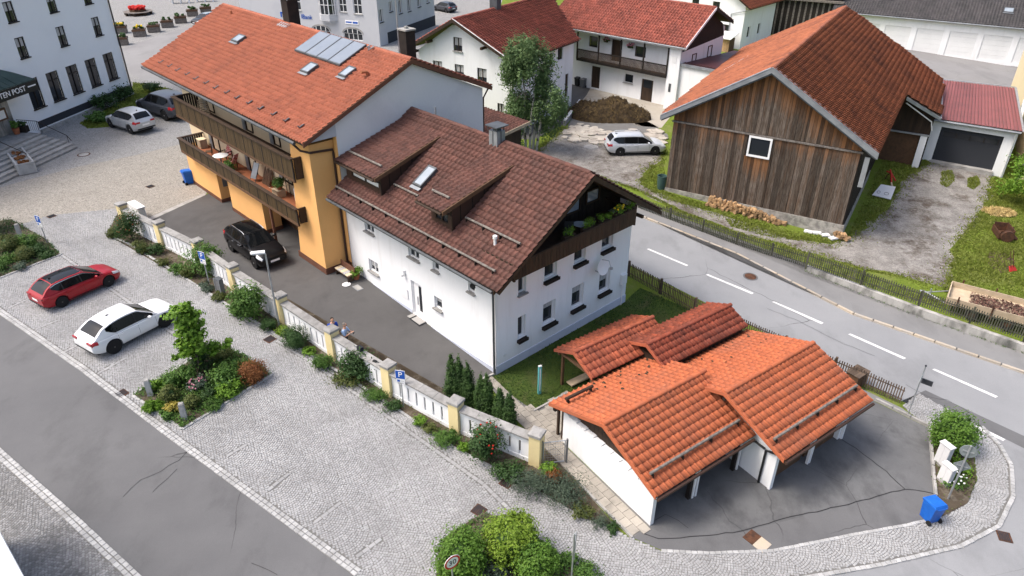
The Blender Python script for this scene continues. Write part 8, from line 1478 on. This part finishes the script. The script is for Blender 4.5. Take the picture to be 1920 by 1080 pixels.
pr = person('man in a light blue shirt holding up a phone behind the garden wall', -8.30, 29.22, -15, 'cloth_lightblue', 'cloth_dark', 'hair_grey', dict(sh=[(.06, .19, 1.38), (.06, -.19, 1.38)], el=[(.20, .25, 1.12), (.20, -.25, 1.12)], wr=[(.42, .10, 1.26), (.42, -.08, 1.28)], lean=.07), 1.0)
ph = thing('phone', 'dark phone held in the hands of the man in light blue', 'phone', (-8.30 + .53, 29.22 - .14, 1.27), -15); part('case', 'black_plastic', ph, lambda b: b.box(-.006, .006, -.075, .075, -.036, .036)); part('screen', 'glass_dark', ph, lambda b: b.box(-.008, -.0065, -.07, .07, -.032, .032))
person('person in a bright blue jacket standing behind a pillar of the garden wall', -8.95, 29.72, -60, 'cloth_blue', 'cloth_dark', 'hair', dict(sh=[(.06, .19, 1.38), (.06, -.19, 1.38)], el=[(.05, .25, 1.10), (.14, -.25, 1.12)], wr=[(.16, .20, .90), (.34, -.12, 1.08)], lean=.06), .98)
# ---------------------------------------------------------------- square furniture
def tub(px, label, fl=None, rz=20):
    t = thing('flower_tub', label, 'flower tub', px, rz, 'wooden flower tubs on the square'); part('box', 'wood_pole', t, lambda b: b.box(-.8, .8, -.55, .55, .05, .95)); part('rim', 'wood_brown', t, lambda b: (b.box(-.86, .86, -.61, -.555, .75, .98), b.box(-.86, .86, .555, .61, .75, .98))); part('soil', 'soil', t, lambda b: b.box(-.7, .7, -.45, .45, .955, 1.0)); rb = random.Random(int(px[1] * 10))
    part('plants', 'leaf_dark', t, lambda b: [b.blob((rb.uniform(-.6, .6), rb.uniform(-.35, .35), 1.05 + rb.uniform(0, .3)), (.18, .18, .16), 6, 4, .3) for _ in range(10)], kind='stuff')
    if fl: part('flowers', fl, t, lambda b: [b.blob((rb.uniform(-.6, .6), rb.uniform(-.4, .4), 1.15 + rb.uniform(0, .3)), (.14, .14, .12), 6, 4, .3) for _ in range(10)], kind='stuff')
for px, lb, fl in (((-54.9,104.49), 'flower tub with yellow flowers nearest the hotel corner', 'flower_yellow'), ((-51.34,102.41), 'flower tub with yellow flowers, second in the row', 'flower_yellow'), ((-50.61,105.31), 'brown flower tub right of the second yellow one', None), ((-50.15,108.74), 'brown flower tub in the middle of the row', None), ((-49.5,111.97), 'brown flower tub left of the parked black car', None), ((-49.91,117.58), 'flower tub with thin twigs behind the parked black car', None), ((-48.68,119.9), 'farthest flower tub beside the pale car roof', None), ((-51.32,97.04), 'dark green planted tub close to the hotel wall', None)): tub(px, lb, fl)
t = thing('flower_bed', 'low wooden octagonal bench planter full of red flowers on the square', 'planter', (-58.93,118.77), 10); part('bench', 'wood_pole', t, lambda b: b.lathe([(2.2, .42), (2.2, .5), (1.2, .5), (1.2, .42)], 8)); part('legs', 'wood_dark', t, lambda b: [b.cbox((1.9 * math.cos(a), 1.9 * math.sin(a), .2), (.3, .3, .42), a) for a in np.linspace(0, 6.28, 9)[:-1]], kind='stuff'); part('trough', 'wood_brown', t, lambda b: b.lathe([(1.25, 0), (1.25, .75)], 8)); rb = random.Random(2); part('flowers', 'flower_red', t, lambda b: [b.blob((math.cos(a) * q, math.sin(a) * q, .85 + rb.uniform(0, .35)), (.2, .2, .17), 6, 4, .3) for a, q in [(rb.uniform(0, 6.28), 1.15 * math.sqrt(rb.random())) for _ in range(110)]], kind='stuff')
for px, lb in (((-56.4,129.25), 'stone bench with white legs at the top edge of the square'), ((-52.95,130.96), 'dark cafe table at the top edge of the square')):
    t = thing('square_bench', lb, 'bench', px, 15); part('seat', 'plinth_dark' if 'dark' in lb else 'concrete', t, lambda b: b.box(-1.6, 1.6, -.5, .5, .7, .82))
    for s in (-1, 0, 1): part('leg', 'white_paint', t, lambda b: b.box(s * 1.3 - .1, s * 1.3 + .1, -.4, .4, 0, .7))
# ---------------------------------------------------------------- farm yard props
rr = random.Random(12)
t = thing('firewood_pile', 'long low pile of split firewood stacked against the barn plinth', 'firewood', BLOC, BANG); lg_ = [bpy.data.meshes.new('log') for _ in range(4)]
for me in lg_:
    q = MB(); n_ = rr.choice((5, 6, 7)); a0 = rr.uniform(0, 6); pts = [(.135 * rr.uniform(.8, 1.1) * math.cos(a0 + 6.283 * k / n_), -.2, .12 * rr.uniform(.8, 1.1) * math.sin(a0 + 6.283 * k / n_)) for k in range(n_)]; q.solid(pts, (0, .42, 0)); me.from_pydata(q.v, [], q.f); me.materials.append(MATS['wood_log'])
for k in range(110):
    lay = 0 if k < 58 else (1 if k < 92 else 2); x = 3.5 + ((k if lay == 0 else (k - 58) * 1.5 if lay == 1 else (k - 92) * 2.3) * .095) + rr.uniform(-.04, .04); y = -.30 + rr.uniform(-.28, .14) - (.15 if lay == 0 and k % 3 == 0 else 0)
    o = link('log', rr.choice(lg_), t); X, Y = BLOC[0] + x * math.cos(math.radians(BANG)) - y * math.sin(math.radians(BANG)), BLOC[1] + x * math.sin(math.radians(BANG)) + y * math.cos(math.radians(BANG)); o.location = (x, y, float(gz(X, Y)) - t.location.z + .12 + lay * .2 + rr.uniform(-.02, .03)); o.rotation_euler = (rr.uniform(-.15, .15), rr.uniform(0, 6.28), rr.uniform(-.35, .35) + (1.2 if rr.random() < .15 else 0)); s = rr.uniform(.75, 1.15); o.scale = (s, rr.uniform(.8, 1.1), s)
t = thing('stone_slabs', 'loose pale stone slabs and logs by the barn corner', 'stones', (20.71,43.88), BANG)
for k in range(4): o = MB().cbox((0, 0, .06), (.55, .4, .1), k * .3).build('slab', 'render_aged', t); o.location = (-.5 + k * .55, rr.uniform(-.2, .1), 0)
for k in range(9): o = link('log', rr.choice(lg_), t); o.location = (1.2 + (k % 5) * .2, .1 + rr.uniform(-.1, .1), .12 + .2 * (k // 5)); o.rotation_euler = (0, rr.uniform(0, 6), rr.uniform(-.4, .4))
# manure heap with broken paving round it
mxy = Vector((9.08,66.97)); hx0, hy0 = (6.44,-1.6); la_ = math.atan2(hy0, hx0)
t = thing('manure_heap', 'brown straw covered manure heap in front of the farmhouse', 'manure heap', tuple(mxy), math.degrees(la_)); n_ = 46; V = []; F = []; rg = np.random.default_rng(4)
for i in range(n_):
    for j in range(n_):
        u, v = (i / (n_ - 1) - .5) * 2, (j / (n_ - 1) - .5) * 2; r_ = math.hypot(u, v); hgt = max(0, 1 - r_ ** 2.2) ** .7 * (1.35 + .25 * math.sin(u * 7 + v * 3) + .2 * math.sin(v * 9 - u * 4)) + (rg.normal(0, .13) if r_ < .97 else -.1)
        V.append((u * 4.1, v * 2.3 + .25 * math.sin(u * 3), hgt)); 
F = np.array([(i * n_ + j, i * n_ + j + 1, (i + 1) * n_ + j + 1, (i + 1) * n_ + j) for i in range(n_ - 1) for j in range(n_ - 1)]); np_mesh('heap', np.array(V), F, 'manure', t, None, True)
V = np.array(V); sel = V[(V[:, 2] > .05)]; c_ = sel[rg.integers(0, len(sel), 2600)] + rg.normal(0, .06, (2600, 3)); vv, ff = leaf_quads(c_, rg.normal(size=(2600, 3)) + np.array([0, 0, .7]), .17, .14, rg); np_mesh('straw', vv, ff, 'straw_old' if 'straw_old' in MATS else 'manure', t, 'stuff')
sheet('broken_paving', 'joint_sand', ((4.41,60.2),(5.17,64.65),(6.13,68.29),(7.77,69.18),(11.96,65.85),(13.35,63.51),(13.26,60.3),(12.46,57.33),(10.65,60.27),(7.71,58.87),(5.7,59.39)), 0.008, 0.5)
root = link('broken_slabs', None, None, 'structure'); Pm = ((4.51,60.2),(5.25,64.34),(6.13,64.98),(8.99,61.97),(11.03,62.88),(13.27,63.06),(13.16,60.3),(12.42,57.68),(10.73,60.84),(7.74,59.14),(5.72,59.66)); Pm_ = np.array(Pm)
for k in range(320):
    x, y = rr.uniform(Pm_[:, 0].min(), Pm_[:, 0].max()), rr.uniform(Pm_[:, 1].min(), Pm_[:, 1].max())
    if not inpoly(Pm, np.array([x]), np.array([y]))[0]: continue
    n2 = rr.choice((5, 6)); a0 = rr.uniform(0, 6); s = rr.uniform(.28, .62); q = MB().solid([(s * rr.uniform(.7, 1.1) * math.cos(a0 + 6.283 * i / n2), s * rr.uniform(.6, 1) * math.sin(a0 + 6.283 * i / n2), 0) for i in range(n2)], (0, 0, rr.uniform(.06, .14))); o = q.build('slab', 'slab_pale', root); place(o, x, y, .0, 0, True)
t = thing('low_kerb_wall', 'low concrete edge wall between the manure heap and the grey farm path', 'wall', (4.74,64.03)); ka_, kb_ = Vector((4.74,64.03)), Vector((6.73,70.6)); d = kb_ - ka_; t.rotation_euler = (0, 0, math.atan2(d.y, d.x)); part('wall', 'concrete', t, lambda b: b.box(0, d.length, -.12, .12, -.2, .5)); part('cap', 'render_aged', t, lambda b: b.box(-.02, d.length + .02, -.15, .15, .502, .56))
# straw, soil, rusty container, tools, trailer
sheet('soil_patch', 'soil', ((31.72,42.28),(33.04,42.39),(32.91,41.13),(31.98,39.88),(30.75,39.53),(30.75,40.44)), .010, .12, step=.4)
sx, sy = (35.91,48.39); t = thing('straw_heap', 'flat heap of yellow straw on the grass under the right tree', 'straw heap', (sx, sy)); rg = np.random.default_rng(6); a = rg.uniform(0, 6.28, 1700); q_ = np.sqrt(rg.uniform(0, 1, 1700)); c_ = np.stack([1.25 * q_ * np.cos(a), .85 * q_ * np.sin(a), .04 + .22 * (1 - q_ ** 2) * rg.uniform(.3, 1, 1700)], 1); vv, ff = leaf_quads(c_, rg.normal(size=(1700, 3)) * .5 + np.array([0, 0, 1.]), .16, .15, rg); np_mesh('straw', vv, ff, 'straw', t, 'stuff')
t = thing('rusty_bucket', 'rusty open steel loader bucket lying on the meadow', 'loader bucket', (34,44.66), 75); part('shell', 'rust', t, lambda b: (b.box(-.75, .75, -.42, -.38, .05, .75), b.box(-.75, -.70, -.38, .42, .05, .7), b.box(.70, .75, -.38, .42, .05, .7), b.box(-.7, .7, -.38, .42, .05, .10), b.box(-.75, .75, .425, .47, .05, .5))); part('drum', 'rust', t, lambda b: b.tube([(-1.0, .0, .36), (-.77, .0, .36)], .40, 16)); part('bracket', 'rust', t, lambda b: (b.box(-.6, .6, -.78, -.44, .05, .16), b.box(.5, .6, -.78, -.44, .16, .5)))
t = thing('hand_tool', 'red garden tool with two dark handles standing on the soil patch', 'tool', (31.88,39.87), 20); part('blade', 'red_paint', t, lambda b: (b.solid([(-.3, -.1, .02), (.35, -.1, .02), (.2, .1, .3), (-.2, .1, .3)], (0, .06, 0)),)); part('handle', 'rust', t, lambda b: (b.tube([(-.12, .05, .2), (-.2, .4, 1.25)], .022, 6), b.tube([(.1, .05, .2), (.02, .4, 1.3)], .022, 6)))
t = thing('plough_frame', 'red steel implement leaning beside the barn wing', 'implement', (29.71,52.7), 70); part('frame', 'red_paint', t, lambda b: (b.tube([(-.5, 0, .3), (.6, 0, .7)], .07, 6), b.tube([(.3, -.4, .2), (.5, 0, .7), (.3, .4, .9)], .06, 6), b.tube([(.1, 0, .5), (.2, .2, 1.1)], .06, 6))); part('tine', 'wood_pale', t, lambda b: (b.tube([(-.5, 0, .3), (-1.0, -.1, .1)], .07, 6),)); part('hook', 'rust', t, lambda b: b.tube([(.6, 0, .7), (.9, .2, .4), (.8, .3, 0)], .04, 6))
t = thing('white_board', 'scuffed white board with looped marks lying in front of the red implement', 'board', (*(28.22,50.55), .05), -35); b = MB(); b.solid([(-.62, -.75, .05), (.70, -.85, .05), (.62, .85, .45), (-.40, .75, .45)], (0, 0, .05)); b.build('panel', 'render_aged', t); part('marks', 'plinth_dark', t, lambda b: [b.tube([(x0 + .16 * math.cos(a) * (1 if k else .7), -.3 + .16 * math.sin(a) + .0, .10 + (.55 - .16 + .16 * math.sin(a)) * .245 + .045) for a in np.linspace(0, 6.28, 12)], .012, 4) for k, x0 in enumerate((-.3, .25))], kind='stuff')
for k in range(2): part('stripe', 'zinc_dark', t, lambda b: b.solid([(-.25 + k * .35, -.1, .245), (-.18 + k * .35, -.1, .245), (-.12 + k * .35, .7, .445), (-.2 + k * .35, .7, .445)], (0, 0, .01)))
tp = [Vector(q) for q in ((24.82,34.82),(26.12,36.54),(29.18,34.73),(27.91,32.73))]; d = (tp[3] - tp[0]); TL = d.length + .6; TW = (tp[1] - tp[0]).length
t = thing('farm_trailer', 'low wooden sided farm trailer filled with dry bark behind the mossy fence', 'trailer', tuple(tp[0]), math.degrees(math.atan2(d.y, d.x)))
part('bed', 'wood_pale', t, lambda b: b.box(.03, TL, .03, TW, .62, .70))
for nm, a in (('side_board', (0, TL, -.03, .025, .60, 1.04)), ('side_board', (0, TL, TW + .005, TW + .06, .60, 1.04)), ('tail_board', (-.03, .025, .03, TW, .60, 1.04)), ('tail_board', (TL - .03, TL + .03, .03, TW, .60, 1.04))): pbox(nm, 'wood_pale', t, *a)
for k in range(3): pbox('stake', 'rust', t, .5 + k * 1.7, .58 + k * 1.7, -.09, -.035, .45, 1.25); pbox('stake', 'rust', t, .5 + k * 1.7, .58 + k * 1.7, TW + .065, TW + .12, .45, 1.25)
part('drawbar', 'galvanised', t, lambda b: (b.tube([(.0, .25, .5), (-1.1, TW / 2, .45)], .04, 6), b.tube([(0, TW - .25, .5), (-1.1, TW / 2, .45)], .04, 6), b.tube([(-1.1, TW / 2, .45), (-1.45, TW / 2, .45)], .06, 8), b.tube([(-.9, TW / 2, .0), (-.9, TW / 2, .75)], .04, 6)))
for x in (1.4, TL - 1.2):
    for y in (.1, TW - .1): w_ = MB().lathe([(.15, -.09), (.33, -.09), (.34, 0), (.33, .09), (.15, .09)], 18, (x, y, .33), 'y').build('wheel', 'black_rubber', t, True); MB().lathe([(.17, -.1), (.05, -.1), (.05, .1), (.17, .1)], 12, (x, y, .33), 'y').build('rim', 'rust', w_)
part('axle_frame', 'rust', t, lambda b: (b.box(.2, TL - .2, .3, .4, .45, .6), b.box(.2, TL - .2, TW - .4, TW - .3, .45, .6)))
rg = np.random.default_rng(9); n_ = 900; c_ = np.stack([TL * (.25 + .7 * rg.uniform(0, 1, n_)), TW * (.12 + .76 * rg.uniform(0, 1, n_)), .72 + .12 * rg.uniform(0, 1, n_)], 1); vv, ff = leaf_quads(c_, rg.normal(size=(n_, 3)) * .5 + np.array([0, 0, 1.]), .10, .4, rg); np_mesh('bark_chips', vv, ff, 'bark_chip', t, 'stuff')
t = thing('garden_box', 'small brown wooden box roofed with boards by the picket fence', 'box', (17.01,28.14), 36); part('body', 'wood_brown', t, lambda b: b.box(-.45, .45, -.3, .3, 0, .75)); part('lid', 'wood_fence', t, lambda b: [b.box(-.5, .5, -.36 + k * .145, -.225 + k * .145, .76, .80) for k in range(5)])
